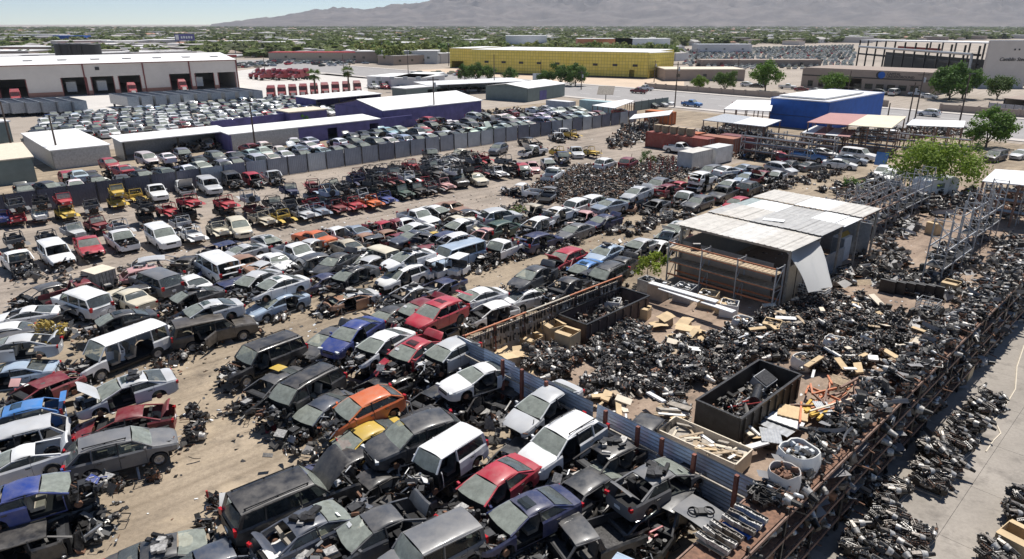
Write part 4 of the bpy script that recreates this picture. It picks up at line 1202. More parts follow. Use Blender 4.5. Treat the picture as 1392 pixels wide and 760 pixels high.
# ------------------------------------------------------------------ grey open trailers by the warehouse
def trailer(p, rz, label):
    e = empty('open_trailer', p, rz, label, 'trailer', 'grey open trailers before the warehouse')
    for s in (1, -1):
        w = MB().box((0, s * 1.28, 2.0), (13.2, .08, 2.4), 'galv').obj('side_wall', e)
    MB().box((-6.6, 0, 2.0), (.08, 2.5, 2.4), 'galv').obj('end_wall', e); MB().box((6.6, 0, 2.0), (.08, 2.5, 2.4), 'galv').obj('end_wall', e)
    MB().box((0, 0, .95), (13.2, 2.5, .12), 'cavity').obj('floor', e)
    MB().box((0, 0, 2.9), (12.9, 2.4, .05), 'dark_metal').obj('mesh_cover', e)
    for x in (-4.6, -3.4, 5.0):
        for s in (1, -1): MB().lathe([(-.15, .001), (-.15, .42), (-.1, .5), (.1, .5), (.15, .42), (.15, .001)], (0, 1, 0), (x, s * .95, .5), 'rubber', 10).obj('wheel', e)
wd = Vector((math.cos(wrz), math.sin(wrz), 0)); wn_ = Vector((-math.sin(wrz), math.cos(wrz), 0))
for k in range(6): trailer(G(-4 + k * 21.5, 161 - k * .6) + wn_ * 8, wrz + math.pi / 2 + .22, 'grey open-topped trailer in the left group before the warehouse, %s from left' % ('first', 'second', 'third', 'fourth', 'fifth', 'sixth')[k])
for k in range(10): trailer(G(176 + k * 19, 151 - k * 1.1) + wn_ * 8, wrz + math.pi / 2 + .22, 'grey open-topped trailer in the right group before the warehouse, %s from left' % ('1st', '2nd', '3rd', '4th', '5th', '6th', '7th', '8th', '9th', '10th')[k])
# ------------------------------------------------------------------ red lorry tractors
def lorry_parts():
    pr = []
    b_ = MB(); b_.box((1.6, 0, 1.75), (1.5, 2.1, 1.2), 'paint'); b_.grid([[(x, y, z) for y in (-.95, 0, .95)] for x, z in ((2.35, 2.3), (3.4, 2.05), (3.75, 1.7), (3.8, 1.0))], 'paint'); b_.box((3.0, 0, 1.4), (1.5, 1.8, 1.1), 'paint'); pr.append(('cab', b_))
    s = MB(); s.box((.2, 0, 2.2), (1.7, 2.3, 2.3), 'paint'); s.add([(-.6, -1.1, 3.3), (-.6, 1.1, 3.3), (1.0, 1.1, 3.35), (1.0, -1.1, 3.35), (-.6, -1.0, 4.0), (-.6, 1.0, 4.0), (.3, .9, 3.9), (.3, -.9, 3.9)], [(0, 1, 5, 4), (2, 3, 7, 6), (0, 4, 7, 3), (1, 2, 6, 5), (4, 5, 6, 7)], 'paint'); pr.append(('sleeper', s))
    w = MB(); w.add([(2.36, -1.0, 2.35), (2.36, 1.0, 2.35), (1.6, .95, 3.2), (1.6, -.95, 3.2)], [(0, 1, 2, 3)], 'side_glass'); pr.append(('windscreen', w))
    f = MB()
    for q in (-.4, .4): f.bar((-4.0, q, .95), (3.6, q, .95), .12, .25, 'dark_metal')
    f.box((-2.6, 0, 1.2), (1.0, .9, .12), 'grease'); f.box((3.85, 0, .8), (.2, 2.2, .4), 'chrome'); f.box((3.82, 0, 1.5), (.06, 1.1, .9), 'chrome'); pr.append(('frame', f))
    for x in (3.0, -2.1, -3.3):
        for q in (1, -1): pr.append(('wheel', MB().lathe([(-.15, .001), (-.15, .42), (-.1, .5), (.1, .5), (.15, .42), (.15, .001)], (0, 1, 0), (x, q * .95, .5), 'rubber', 10)))
    return [(n, mb.mesh('lorry_' + n)) for n, mb in pr]
LP = lorry_parts()
def lorry(p, rz, c, label):
    e = empty('red_lorry', p, rz, label, 'lorry', 'red lorry tractors')
    for n, me in LP: mk(n, me, e, c)
for k in range(10): lorry(G(352 + k * 7.2, 107 + (k % 3)), -2.6 + .05 * k, (.30, .02, .03), 'red lorry tractor in the far lorry row, %s from left' % ('1st', '2nd', '3rd', '4th', '5th', '6th', '7th', '8th', '9th', '10th')[k])
for k in range(9): lorry(G(370 + k * 14.5, 136 - k * 1.0), ROT_V - .54 + .05 * (k % 3), (.26, .02, .025), 'red lorry tractor in the near lorry row, %s from left' % ('1st', '2nd', '3rd', '4th', '5th', '6th', '7th', '8th', '9th')[k])
lorry(G(181, 131), wrz - math.pi / 2, (.33, .02, .03), 'red lorry parked inside the warehouse doorway left of centre'); lorry(G(249, 125.5), wrz - math.pi / 2, (.33, .02, .03), 'red lorry parked inside the fifth warehouse doorway'); lorry(G(24, 142), wrz - math.pi / 2, (.35, .03, .04), 'red lorry nose before the leftmost warehouse doorway')
for k, px in enumerate((101, 143, 276)): 
    y = 139 + (px + 80) * (120 - 139) / 405.0
    o = MB().box((0, 0, 2.3), (2.6, 8, 2.9), 'white_metal').box((0, 0, .6), (2.2, 7, .5), 'dark_metal').obj('box_trailer', None, None, 'white box trailer inside the warehouse doorway, %s one' % ('left', 'middle', 'right')[k], 'trailer'); o.location = G(px, y) + wn_ * 9; o.rotation_euler = (0, 0, wrz)

# ------------------------------------------------------------------ utility poles
def pole(px, yb, yt, label, arm=True, lamp=False):
    p = G(px, yb); dist = math.hypot(p.x, p.y); h = None
    lo, hi = 2.0, 40.0
    # height from the sighted top
    c, s = math.cos(PITCH), math.sin(PITCH)
    b_ = (380 - yt) / 928.0
    # ray at column of the base: find z where ray meets the vertical through p
    t = p.y / (c + b_ * s); h = CAM_H + t * (-s + b_ * c)
    e = empty('utility_pole', p, 0, label, 'pole')
    MB().tube((0, 0, 0), (0, 0, h), .17, .11, 'pole_wood', 8).obj('shaft', e)
    if arm: MB().box((0, 0, h - .6), (2.4, .12, .14), 'pole_wood').obj('cross_arm', e); MB().tube((.35, -.2, h - 2.2), (.35, -.2, h - 1.2), .22, .22, 'galv', 8).obj('transformer', e)
    if lamp: MB().box((.5, 0, h - .05), (1.2, .25, .14), 'dark_metal').obj('lamp_head', e)
    return p, h
pole(82, 224, 157, 'dark pole with a lamp head beside the grey tin shed', False, True); pole(18, 208, 138, 'dark leaning pole at the far left beside the teal store', False)
pole(348, 207, 140, 'dark pole standing through the purple shed roof line', False); pole(591, 168, 104, 'utility pole right of the purple warehouse'); pole(672, 124, 74, 'tall brown pole before the yellow building', False)
pole(889, 112, 82, 'pole in front of the yellow building right end'); pole(917, 146, 84, 'utility pole beside the road'); pole(1234, 166, 112, 'dark pole beside the red and cream canopy'); pole(1205, 168, 140, 'short pole before the roadside wall', False); pole(945, 98, 66, 'thin pole beyond the roadside wall left'); pole(1002, 103, 72, 'thin pole beyond the roadside wall right'); pole(1302, 66 + 110, 100, 'street lamp pole near the steel works', False, True)
for k, (px, yb, yt) in enumerate(((520, 82, 55), (555, 100, 68), (610, 90, 55), (735, 112, 82), (790, 122, 96), (1150, 140, 96), (1244, 160, 98), (360, 95, 76), (322, 88, 66), (468, 105, 74), (880, 62, 50))): pole(px, yb, yt, 'thin distant utility pole, %s from left of the far ones' % ('5th', '6th', '7th', '8th', '9th', '11th', '12th', '2nd', '1st', '3rd', '10th')[k], k % 2 == 0)
# site board and small road things
e = empty('site_sign', G(730, 113), 0, 'white site sign board at the sand lot edge', 'sign'); MB().box((0, 0, 2.2), (3.2, .1, 2.4), 'white_metal').obj('board', e)
for x in (-1.2, 1.2): MB().box((x, .1, 1.1), (.1, .1, 2.2), 'dark_metal').obj('post', e)
e = empty('solar_panel', G(823, 138), -.3, 'tilted dark solar panel on a post near the road', 'panel'); MB().box((0, 0, 3.0), (4.5, 3.2, .12), 'wood_grey', Matrix.Rotation(.7, 3, 'X')).obj('panel', e); MB().box((0, .3, 1.4), (.2, .2, 2.8), 'dark_metal').obj('post', e)
e = empty('green_screen_fence', G(862, 150), 0, 'dark green screen fence beside the slim white roof', 'fence'); a, L, rz = frame((862, 151), (908, 144)); e.location = a; e.rotation_euler = (0, 0, rz)
for k in range(5): MB().box((L * (k + .5) / 5, 0, 1.1), (L / 5 - .05, .06, 2.2), 'wall_greygreen').obj('screen_panel', e); MB().box((L * k / 5, 0, 1.2), (.1, .1, 2.4), 'dark_metal').obj('post', e)
e = empty('grey_gate_fence', G(1345, 152), 0, 'grey metal fence panels beside the road at the right edge', 'fence'); a, L, rz = frame((1342, 152), (1400, 158)); e.location = a; e.rotation_euler = (0, 0, rz)
for k in range(5): MB().box((L * (k + .5) / 5, 0, 1.1), (L / 5 - .06, .06, 2.2), 'galv').obj('fence_panel', e); MB().box((L * k / 5, 0, 1.2), (.1, .1, 2.4), 'dark_metal').obj('post', e)
block('dark_lean_to', 'brown-roofed lean-to at the right edge beside the road', (1362, 150), (1420, 156), 8, 3.0, 'tan_wall', 'stucco_tan', 'mono', (), .3, .4, 'shed', True)
# ------------------------------------------------------------------ the wrecks one can pick out: kind, colour, nose pixel, tail pixel, level, state, extras, label
NEAR = [
 # front left block
 ('coupe', 'white', (-8, 434), (72, 424), 0, 'ok', (), 'long white coupe with black side glass at the left edge beside the dead bush'),
 ('hatch', 'white', (-40, 462), (32, 452), 0, 'crash', (), 'white wreck in front of the long white coupe, cut by left edge'),
 ('sedan', 'silver', (-34, 476), (66, 462), 1, 'stripr', (), 'silver sedan stacked on a pale blue-grey one at the left edge'),
 ('sedan', 'light blue', (-34, 512), (62, 499), 0, 'strip', (), 'pale blue-grey sedan underneath a silver sedan at the left edge'),
 ('hatch', 'bright blue', (-42, 585), (80, 558), .5, 'lid', ('sunroof',), 'bright blue hatchback with sunroof and raised tailgate, left edge'),
 ('bigsuv', 'white', (88, 404), (138, 422), 0, 'ok', ('wheels',), 'white SUV with black side glass, tail towards the camera, beside the red pickup bed'),
 ('pickup', 'maroon', (138, 388), (84, 401), 0, 'shell', (), 'dark red pickup bed behind the white SUV, beside the wooden crate'),
 ('classic', 'cream', (148, 393), (204, 415), 0, 'ok', (), 'cream old coupe with a rust-eaten roof beside the white SUV'),
 ('bigsuv', 'grey', (190, 376), (236, 395), 0, 'ok', (), 'grey wagon with a faded red roof, tail towards the camera'),
 ('sedan', 'charcoal', (112, 446), (203, 424), .4, 'strip', ('sunroof',), 'charcoal sedan with stripped nose behind the long white van'),
 ('sedan', 'dark grey', (218, 414), (297, 393), .3, 'strip', ('load',), 'dark grey sedan with engine parts piled on its roof, behind the silver saloon'),
 ('sedan', 'silver', (226, 434), (329, 409), 1, 'strip', ('sunroof', 'miss:FL'), 'silver saloon with sunroof resting on the dark brown SUV'),
 ('bigsuv', 'brown', (342, 438), (236, 462), 0, 'nowheel', ('ajar:RR', 'wheels'), 'dark brown SUV under a silver saloon, front wheel showing'),
 ('van', 'white', (96, 508), (226, 458), 0, 'strip', ('miss:FL+RL+FR', 'wheels'), 'long white passenger van with its side torn open'),
 ('sedan', 'silver', (108, 543), (230, 510), 1, 'hood', ('sunroof', 'miss:FL'), 'silver sedan with raised bonnet lying across a maroon car'),
 ('sedan', 'maroon', (92, 588), (240, 562), 0, 'hoodr', ('ajar:RL',), 'maroon car with an open door beneath the silver sedan with raised bonnet'),
 ('suv', 'grey', (222, 598), (108, 628), .25, 'nobump_' , ('rails', 'wheels'), 'brownish grey SUV with roof rails facing the open aisle'),
 ('coupe', 'white', (-40, 645), (82, 613), .6, 'lid', (), 'white coupe showing one red tail lamp, stacked at the left edge'),
 ('suv', 'silver', (-36, 612), (72, 586), .3, 'shell', (), 'stripped pale SUV shell behind the white coupe at the left edge'),
 ('sedan', 'blue', (118, 655), (-22, 692), .9, 'hood_', ('miss:FR',), 'deep blue sedan on top of a black wreck at the lower left edge'),
 ('suv', 'black', (110, 712), (-20, 752), 0, 'under', (), 'black crushed wreck under the deep blue sedan'),
 ('sedan', 'charcoal', (312, 728), (152, 772), .2, 'strip', (), 'charcoal sedan roof cut by the bottom edge left of the black off-roader'),
 ('sedan', 'steel blue', (352, 742), (262, 782), 0, 'crash', (), 'blue-grey car just showing at the bottom edge beside the charcoal sedan'),
 # middle front block
 ('bigsuv', 'black', (455, 650), (335, 702), .7, 'hood', ('rails',), 'black off-roader with its bonnet raised, bottom left of the front block'),
 ('sedan', 'steel blue', (490, 680), (360, 745), .8, 'stripr', ('miss:FL+RL',), 'slate blue sedan with raised boot lid beside the black off-roader'),
 ('sedan', 'dark grey', (432, 752), (578, 690), 1, 'stripr', (), 'dark grey sedan with a paper on its windscreen and boot lid up'),
 ('boxy', 'grey', (528, 778), (635, 722), 1, 'nowheel', ('load_',), 'grey boxy wagon roof at the bottom edge, middle'),
 ('boxy', 'white', (556, 652), (650, 596), 1, 'strip', ('miss:FL',), 'white boxy wagon with black stripped nose in the front block'),
 ('suv', 'charcoal', (508, 612), (616, 572), 1, 'nowheel', (), 'charcoal SUV with intact bonnet behind the white boxy wagon'),
 ('sedan', 'yellow', (448, 620), (532, 582), .2, 'crash', (), 'yellow car with a rusted roof and a loose red bonnet'),
 ('sedan', 'red', (618, 692), (712, 628), 1, 'strip', ('miss:FL',), 'bright red sedan with stripped nose between white wagon and white SUV'),
 ('sedan', 'dark blue', (652, 728), (768, 672), 1, 'strip', ('sunroof', 'miss:FL'), 'dark blue sedan with sunroof in front of the red sedan'),
 ('sedan', 'black', (452, 690), (540, 640), 0, 'shell', (), 'black wreck without a bonnet in the gap before the white boxy wagon'),
 ('suv', 'white', (714, 628), (812, 572), 1, 'ok_', ('rails', 'miss:FL'), 'white SUV with roof rails and whole bonnet next to the steel fence'),
 ('sedan', 'silver', (694, 578), (780, 526), 1, 'nobump_', ('miss:FL+RL',), 'silver sedan with a smashed windscreen beside the steel fence'),
 ('hatch', 'black', (786, 642), (856, 608), .75, 'shell', (), 'burnt black hatchback shell against the steel fence'),
 ('hatch', 'charcoal', (846, 638), (768, 688), .3, 'lid', (), 'charcoal hatchback with gaping tail below the burnt hatchback shell'),
 ('sedan', 'grey', (942, 626), (850, 672), 1, 'stripr', ('sunroof',), 'grey sedan with glass roof nearest the steel fence, tail to the camera'),
 ('suv', 'black', (938, 668), (842, 712), 0, 'under', (), 'black crushed wreck under the grey sedan with glass roof'),
 ('pickup', 'charcoal', (718, 762), (850, 716), .2, 'shell', (), 'charcoal pickup cab with peeling roof at the bottom edge'),
 ('van', 'light blue', (962, 866), (880, 828), 0, 'nowheel', (), 'light blue van roof cut by the bottom edge beside a red door'),
 ('bigsuv', 'black', (298, 514), (408, 470), .1, 'strip', ('rails', 'wheels'), 'big black SUV with stripped nose at the open aisle, leftmost of its block'),
 ('sedan', 'dark grey', (322, 548), (412, 502), 0, 'strip', (), 'dark grey sedan with a yellow panel on its roof beside the big black SUV'),
 ('minivan', 'black', (346, 570), (468, 506), .3, 'strip', ('rails', 'miss:RL', 'wheels'), 'black minivan with roof bars behind the orange hatchback'),
 ('sedan', 'steel blue', (385, 588), (478, 534), 0, 'strip', (), 'slate blue sedan between the black minivan and orange hatchback'),
 ('hatch', 'orange', (438, 574), (544, 532), 1, 'strip', ('miss:RR',), 'bright orange hatchback with a raised tailgate'),
 ('sedan', 'dark grey', (402, 490), (486, 440), 0, 'hoodr', (), 'dark grey sedan nose to the aisle, just below the blue sedan'),
 ('sedan', 'blue', (436, 476), (518, 428), .8, 'nowheel', ('miss:FL',), 'blue sedan with crumpled bonnet beside the white compact sedan'),
 ('sedan', 'white', (468, 492), (562, 444), 1, 'strip', ('miss:FL',), 'white compact sedan between the blue and red sedans'),
 ('sedan', 'red', (506, 506), (606, 450), 1, 'stripr', ('sunroof', 'miss:_'), 'red sedan with dark sunroof and boot lid raised'),
 ('hatch', 'silver', (560, 502), (652, 458), 1, 'strip', ('miss:_',), 'silver hatchback next to the red sedan with sunroof'),
 ('coupe', 'white', (598, 526), (700, 492), 1, 'ok_', (), 'white two-door coupe with a rear wing nearest the corner of the fence'),
 ('suv', 'red', (558, 446), (626, 414), 1, 'hoodr', ('sunroof', 'miss:_'), 'red SUV with sunroof behind the red sedan'),
 ('sedan', 'maroon', (528, 436), (606, 404), .9, 'stripr', (), 'dark red sedan with paper on the windscreen behind the red SUV'),
 ('sedan', 'charcoal', (496, 444), (556, 416), 0, 'hood', (), 'charcoal sedan half hidden between the blue sedan and dark red sedan'),
 ('sedan', 'white', (602, 416), (692, 390), .5, 'strip', ('miss:_',), 'white saloon at the end of the block beside the hanging parts rail'),
 ('hatch', 'white', (628, 434), (704, 414), 0, 'shell', (), 'pale hatchback shell filled with scrap beside the parts rail'),
 ('sedan', 'silver', (520, 410), (588, 388), 0, 'shell', (), 'stripped silver wreck without a nose by the golf carts'),
 ('sedan', 'silver', (428, 418), (514, 394), 0, 'strip', (), 'silver sedan under a dark grey one, smooth flank to the aisle'),
 ('sedan', 'light blue', (342, 424), (410, 402), 0, 'nowheel', ('miss:RL', 'wheels'), 'pale blue-silver sedan missing a rear door under a white saloon'),
 ('sedan', 'white', (338, 398), (412, 376), 1, 'strip', ('sunroof', 'miss:_'), 'white saloon with sunroof stacked on the pale blue-silver sedan'),
 ('sedan', 'silver', (306, 396), (380, 366), .5, 'strip', ('miss:FL',), 'silver sedan with open stripped nose behind the white saloon with sunroof'),
 ('sedan', 'dark grey', (442, 386), (510, 362), 1, 'strip', ('miss:FL+RL',), 'dark grey sedan lying on a silver sedan with smooth flank'),
 ('sedan', 'white', (516, 362), (592, 342), 1, 'nobump_', (), 'white sedan stacked on a white SUV in the middle row'),
 ('suv', 'white', (510, 390), (582, 366), 0, 'nobump_', ('wheels',), 'white SUV under a white sedan in the middle row'),
 ('boxy', 'cream', (494, 342), (538, 356), 0, 'ok', ('wheels',), 'boxy off-white wagon with big black rear glass in the middle row'),
 ('hatch', 'white', (592, 332), (638, 322), 1, 'shell', (), 'white doorless shell stacked on the light blue van'),
 ('van', 'light blue', (586, 362), (652, 342), 0, 'ok', ('miss:FL',), 'light blue van carrying a white doorless shell'),
 ('pickup', 'white', (652, 352), (708, 330), 0, 'strip', ('wheels', 'miss:_'), 'white pickup truck with stripped nose at the edge of the aisle'),
 ('hatch', 'white', (706, 312), (750, 298), 1, 'shell', (), 'front half of a white car balanced on a dark blue SUV'),
 ('suv', 'dark blue', (758, 322), (712, 336), 0, 'lid', (), 'dark blue SUV under the front half of a white car'),
 ('suv', 'silver', (706, 290), (650, 300), .6, 'lid', ('wheels',), 'silver SUV with its tail open near the axle heap'),
 ('suv', 'green', (706, 306), (664, 318), 0, 'lid', (), 'dark green SUV below the silver SUV with open tail'),
 ('sedan', 'white', (784, 282), (738, 296), .6, 'lid', ('wheels',), 'white sedan with its boot open above the grey sedan'),
 ('sedan', 'grey', (756, 322), (806, 306), 0, 'nobump_', ('wheels', 'miss:_'), 'grey sedan parked at the edge of the aisle below the white sedan'),
 ('sedan', 'dark grey', (686, 392), (760, 360), .9, 'hoodr', (), 'dark grey saloon with bonnet off at the aisle beyond the parts rail'),
 ('sedan', 'white', (750, 394), (690, 410), 0, 'ok', ('wheels',), 'white saloon showing red tail lamp under the dark grey saloon'),
 ('sedan', 'black', (736, 402), (800, 376), .8, 'shell', (), 'black burnt wreck between white saloon and the parts rail'),
 ('suv', 'red', (746, 364), (788, 346), 0, 'hood', ('wheels', 'miss:_'), 'red SUV with raised bonnet facing the aisle'),
 ('sedan', 'bright blue', (770, 376), (814, 354), .4, 'strip', ('sunroof', 'miss:FL'), 'bright blue sedan with white bonnet beside the red SUV'),
 ('suv', 'charcoal', (796, 386), (848, 362), .5, 'strip', ('rails', 'miss:FL'), 'charcoal SUV beside the bright blue sedan'),
 ('sedan', 'light blue', (806, 352), (838, 336), .3, 'ok', (), 'pale blue sedan at the aisle behind the bright blue sedan'),
 ('sedan', 'black', (822, 374), (862, 350), 0, 'lid', (), 'black sedan with raised boot lid near the weeds on the fence corner'),
 ('sedan', 'silver', (850, 340), (888, 326), .5, 'strip', (), 'silver sedan at the aisle nearest the corrugated shed'),
 ('sedan', 'white', (890, 330), (926, 312), .4, 'strip', (), 'white sedan tucked behind the corrugated roof shed'),
 ('sedan', 'silver', (902, 318), (936, 302), .8, 'hood', ('sunroof',), 'silver sedan with raised bonnet behind the corrugated roof shed'),
 ('sedan', 'white', (876, 346), (908, 330), 0, 'crash', (), 'white crashed sedan beside the scaffold rack'),
 # row along the far side of the aisle, to the right
 ('sedan', 'dark blue', (800, 306), (838, 296), 0, 'lid', (), 'dark blue sedan with raised boot lid at the aisle'),
 ('sedan', 'blue-grey', (808, 284), (848, 274), .5, 'ok', (), 'blue-grey sedan behind the dark blue sedan with raised lid'),
 ('suv', 'white', (800, 276), (776, 284), 0, 'ok', (), 'white SUV with black rear glass behind the white sedan'),
 ('suv', 'white', (820, 272), (798, 279), 0, 'ok', (), 'second white SUV, further from the white sedan'),
 ('classic', 'pink', (780, 300), (806, 290), 0, 'crash', (), 'faded red bonnet and wreck between white and grey sedans'),
 ('sedan', 'silver', (846, 268), (886, 256), .9, 'lid', (), 'silver sedan stacked high above the aisle engine heap'),
 ('sedan', 'charcoal', (834, 282), (872, 270), .2, 'crash', (), 'charcoal wreck under the silver sedan stacked high'),
 ('sedan', 'grey', (872, 284), (908, 272), 0, 'strip', (), 'grey sedan behind the wire cage crate'),
 ('suv', 'grey', (884, 258), (902, 248), .3, 'ok', (), 'grey SUV behind the maroon hatchback'),
 ('hatch', 'maroon', (926, 254), (894, 262), .3, 'lid', (), 'maroon hatchback with open tail in the far aisle row'),
 ('sedan', 'red', (938, 250), (914, 256), 0, 'lid', (), 'red car next to the maroon hatchback'),
 ('pickup', 'white', (918, 274), (944, 264), 0, 'strip', (), 'small white pickup behind the grey estate'),
 ('wagon', 'dark grey', (926, 284), (972, 268), 0, 'parked', (), 'dark grey estate car standing on its wheels in the aisle'),
 ('pickup', 'charcoal', (962, 272), (1002, 256), 0, 'parked', (), 'charcoal pickup truck standing on its wheels behind the dark grey estate'),
 ('suv', 'black', (1034, 250), (1004, 262), 0, 'parked', (), 'black SUV with red tail lamps standing in the aisle'),
 ('hatch', 'red', (984, 282), (1020, 272), 0, 'parked', (), 'red hatchback in the aisle behind the corrugated roof'),
 ('suv', 'white', (972, 238), (938, 248), .7, 'lid', (), 'white SUV with open tail stacked behind the charcoal pickup'),
 ('sedan', 'white', (978, 254), (1004, 246), .3, 'strip', (), 'white sedan behind the charcoal pickup'),
 ('suv', 'grey', (948, 238), (984, 230), 0, 'ok', (), 'grey-green SUV beyond the white SUV with open tail'),
 ('sedan', 'white', (1012, 228), (966, 236), .3, 'ok', (), 'white sedan next to the pale shipping containers'),
 ('sedan', 'light blue', (1000, 244), (1030, 236), 0, 'nowheel', (), 'pale blue sedan beyond the black SUV'),
 ('sedan', 'blue-grey', (1030, 226), (1000, 232), .2, 'ok', (), 'blue-grey sedan near the pale shipping containers'),
 ('suv', 'charcoal', (1006, 238), (1036, 230), 0, 'strip', (), 'charcoal SUV among the cars beyond the black SUV'),
 ('sedan', 'silver', (1040, 244), (1068, 234), 0, 'crash', (), 'silver sedan with smashed nose beside the aisle engine heap'),
 ('suv', 'silver', (1082, 234), (1042, 226), 0, 'ok', (), 'silver SUV in front of the red bonnet, far aisle row'),
 ('sedan', 'maroon', (1024, 240), (1046, 234), .2, 'hood', (), 'maroon sedan with raised bonnet in the far aisle row'),
 ('hatch', 'black', (1092, 220), (1062, 228), 0, 'ok', (), 'black hatchback in the far aisle row by the parts racks'),
 ('sedan', 'grey', (1118, 222), (1088, 226), 0, 'nowheel', (), 'grey sedan beside the black hatchback in the far aisle row'),
 ('sedan', 'white', (1164, 224), (1120, 220), 0, 'parked', (), 'white sedan on its wheels at the end of the aisle'),
 ('sedan', 'blue-grey', (1178, 218), (1136, 214), 0, 'parked', (), 'lilac grey sedan behind the white sedan at the aisle end'),
 ('bigsuv', 'white', (1190, 214), (1146, 208), 0, 'parked', (), 'white four-wheel drive beside the blue board at the aisle end'),
 ('pickup', 'bright blue', (1120, 214), (1080, 210), 0, 'parked', (), 'blue pickup truck at the far end of the aisle row'),
 ('sedan', 'white', (1132, 209), (1106, 205), 0, 'parked', (), 'white car half hidden behind the blue pickup'),
 ('sedan', 'red', (1070, 218), (1056, 210), 0, 'lid', (), 'red car by the tall parts racks near the blue pickup'),
 ('suv', 'white', (1196, 244), (1226, 236), 0, 'lid', (), 'white SUV with open doors beside the bushy tree'),
 ('suv', 'white', (1196, 238), (1204, 232), 0, 'ok', (), 'white car nose behind the open white SUV'),
 # vehicles around the upper right
 ('minivan', 'brown', (1338, 216), (1368, 208), 0, 'parked', (), 'dusty brown minivan parked beyond the bushy tree'),
 ('sedan', 'silver', (1376, 212), (1398, 206), 0, 'parked', (), 'silver car glinting beside the dusty brown minivan'),
 ('pickup', 'white', (942, 204), (908, 200), 0, 'parked', (), 'white crew cab truck in front of the dark red containers'),
 ('suv', 'white', (832, 220), (814, 226), 0, 'ok', (), 'white SUV with black rear window beside the red wagon heap'),
 ('suv', 'maroon', (862, 218), (846, 226), 0, 'ok', (), 'dark red wagon beside the white SUV in the axle heap'),
 # old cars in the middle row
 ('coupe', 'silver', (390, 338), (344, 320), 0, 'crash', ('sunroof', 'wheels'), 'pale wedge-shaped coupe out in the second aisle'),
 ('coupe', 'silver', (304, 348), (352, 336), 0, 'ok', (), 'low silver coupe with white bonnet behind the tan sedan'),
 ('classic', 'rusty', (352, 366), (318, 350), 0, 'ok', (), 'tan sedan with orange-brown roof in the old car row'),
 ('classic', 'white', (394, 362), (358, 344), 0, 'nowheel', (), 'white old sedan with rounded roof in the old car row'),
 ('pickup', 'white', (422, 352), (386, 340), 0, 'ok', (), 'small white pickup at the end of the old car row'),
 ('van', 'white', (278, 356), (312, 376), 0, 'lid', (), 'white van with gaping rear doorway in the old car row'),
 ('sedan', 'black', (270, 350), (248, 364), 0, 'lid', (), 'black car tail with a red lamp behind the white van'),
 ('wagon', 'silver', (242, 354), (196, 360), 0, 'shell', (), 'stripped silver shell beyond the grey wagon with red roof'),
 ('wagon', 'pink', (228, 366), (184, 374), 0, 'shell', (), 'faded red shell in front of the stripped silver shell'),
 ('sedan', 'white', (236, 374), (276, 390), 0, 'nowheel', (), 'white sedan with pale rear glass beside the white van'),
 ('classic', 'orange', (404, 316), (450, 328), 0, 'ok', ('wheels',), 'bright orange old coupe with grey roof at the second aisle'),
 ('classic', 'white', (436, 308), (476, 320), 0, 'shell', (), 'white old car missing its glass beside the orange coupe'),
 ('sedan', 'beige', (450, 324), (488, 340), 0, 'nowheel', (), 'beige sedan with rust-brown roof below the orange coupe'),
 ('coupe', 'blue-grey', (462, 304), (500, 318), 0, 'nowheel', (), 'grey coupe with pale rear glass in the old car row'),
 ('classic', 'red', (500, 300), (538, 312), 0, 'shell', (), 'red old car shell in the old car row'),
 ('classic', 'rusty', (476, 316), (514, 330), 0, 'shell', (), 'brown rusted shell beside the beige sedan'),
 ('classic', 'rusty', (506, 312), (542, 325), 0, 'shell', (), 'brown rusted shell behind the boxy off-white wagon'),
 ('classic', 'maroon', (520, 298), (556, 308), 0, 'shell', (), 'dark brown old car beside the red old car shell'),
 ('classic', 'white', (532, 296), (566, 308), 0, 'shell', (), 'white old car without rear glass in the old car row'),
 ('sedan', 'white', (540, 318), (580, 308), 0, 'crash', (), 'white car with broken nose by the blue-grey coupe'),
 ('coupe', 'steel blue', (536, 326), (582, 314), .3, 'nowheel', (), 'blue-grey coupe beside the dark taxi'),
 ('sedan', 'dark grey', (604, 316), (566, 332), 0, 'lid', (), 'dark grey taxi sedan with a yellow roof strip'),
 ('pickup', 'white', (586, 302), (552, 292), 0, 'ok', (), 'white old pickup behind the rusty shells'),
 ('sedan', 'white', (614, 292), (574, 284), 0, 'hood_', (), 'white old sedan with raised lid at the second aisle'),
 ('classic', 'rusty', (632, 286), (600, 278), 0, 'ok', (), 'pinkish tan old sedan at the second aisle'),
 ('classic', 'cream', (600, 304), (636, 296), 0, 'shell', (), 'cream old car with rusty lid near the white stripped sedan'),
 ('sedan', 'white', (602, 312), (644, 300), .4, 'strip', ('miss:FL+FR',), 'white sedan without doors near the silver SUV'),
 ('classic', 'cream', (652, 312), (626, 298), 0, 'ok', (), 'yellowish old car beside the white sedan without doors'),
 ('hatch', 'pink', (640, 326), (672, 314), 0, 'shell', (), 'faded red wreck behind the white pickup truck'),
 ('sedan', 'charcoal', (436, 366), (478, 348), .3, 'lid', (), 'charcoal sedan with raised lid behind the dark grey sedan'),
 ('hatch', 'white', (474, 360), (500, 346), 0, 'strip', (), 'white half-hidden hatchback beside the boxy off-white wagon'),
 ('pickup', 'beige', (708, 292), (742, 282), 0, 'shell', (), 'beige pickup bed lying between silver SUV and white sedan'),
 # trucks facing the second aisle
 ('pickup', 'white', (46, 372), (8, 342), 0, 'crash', ('wheels',), 'white pickup with a smashed nose, leftmost in the truck row'),
 ('bigsuv', 'white', (96, 364), (60, 332), 0, 'nobump_', ('miss:_',), 'white SUV with stripped nose beside the smashed white pickup'),
 ('pickup', 'red', (132, 352), (110, 322), 0, 'nobump_', (), 'red pickup without a grille in the truck row'),
 ('pickup', 'white', (184, 340), (148, 314), 0, 'nohood_', ('wheels',), 'white pickup with its engine bay open, chrome grille gone'),
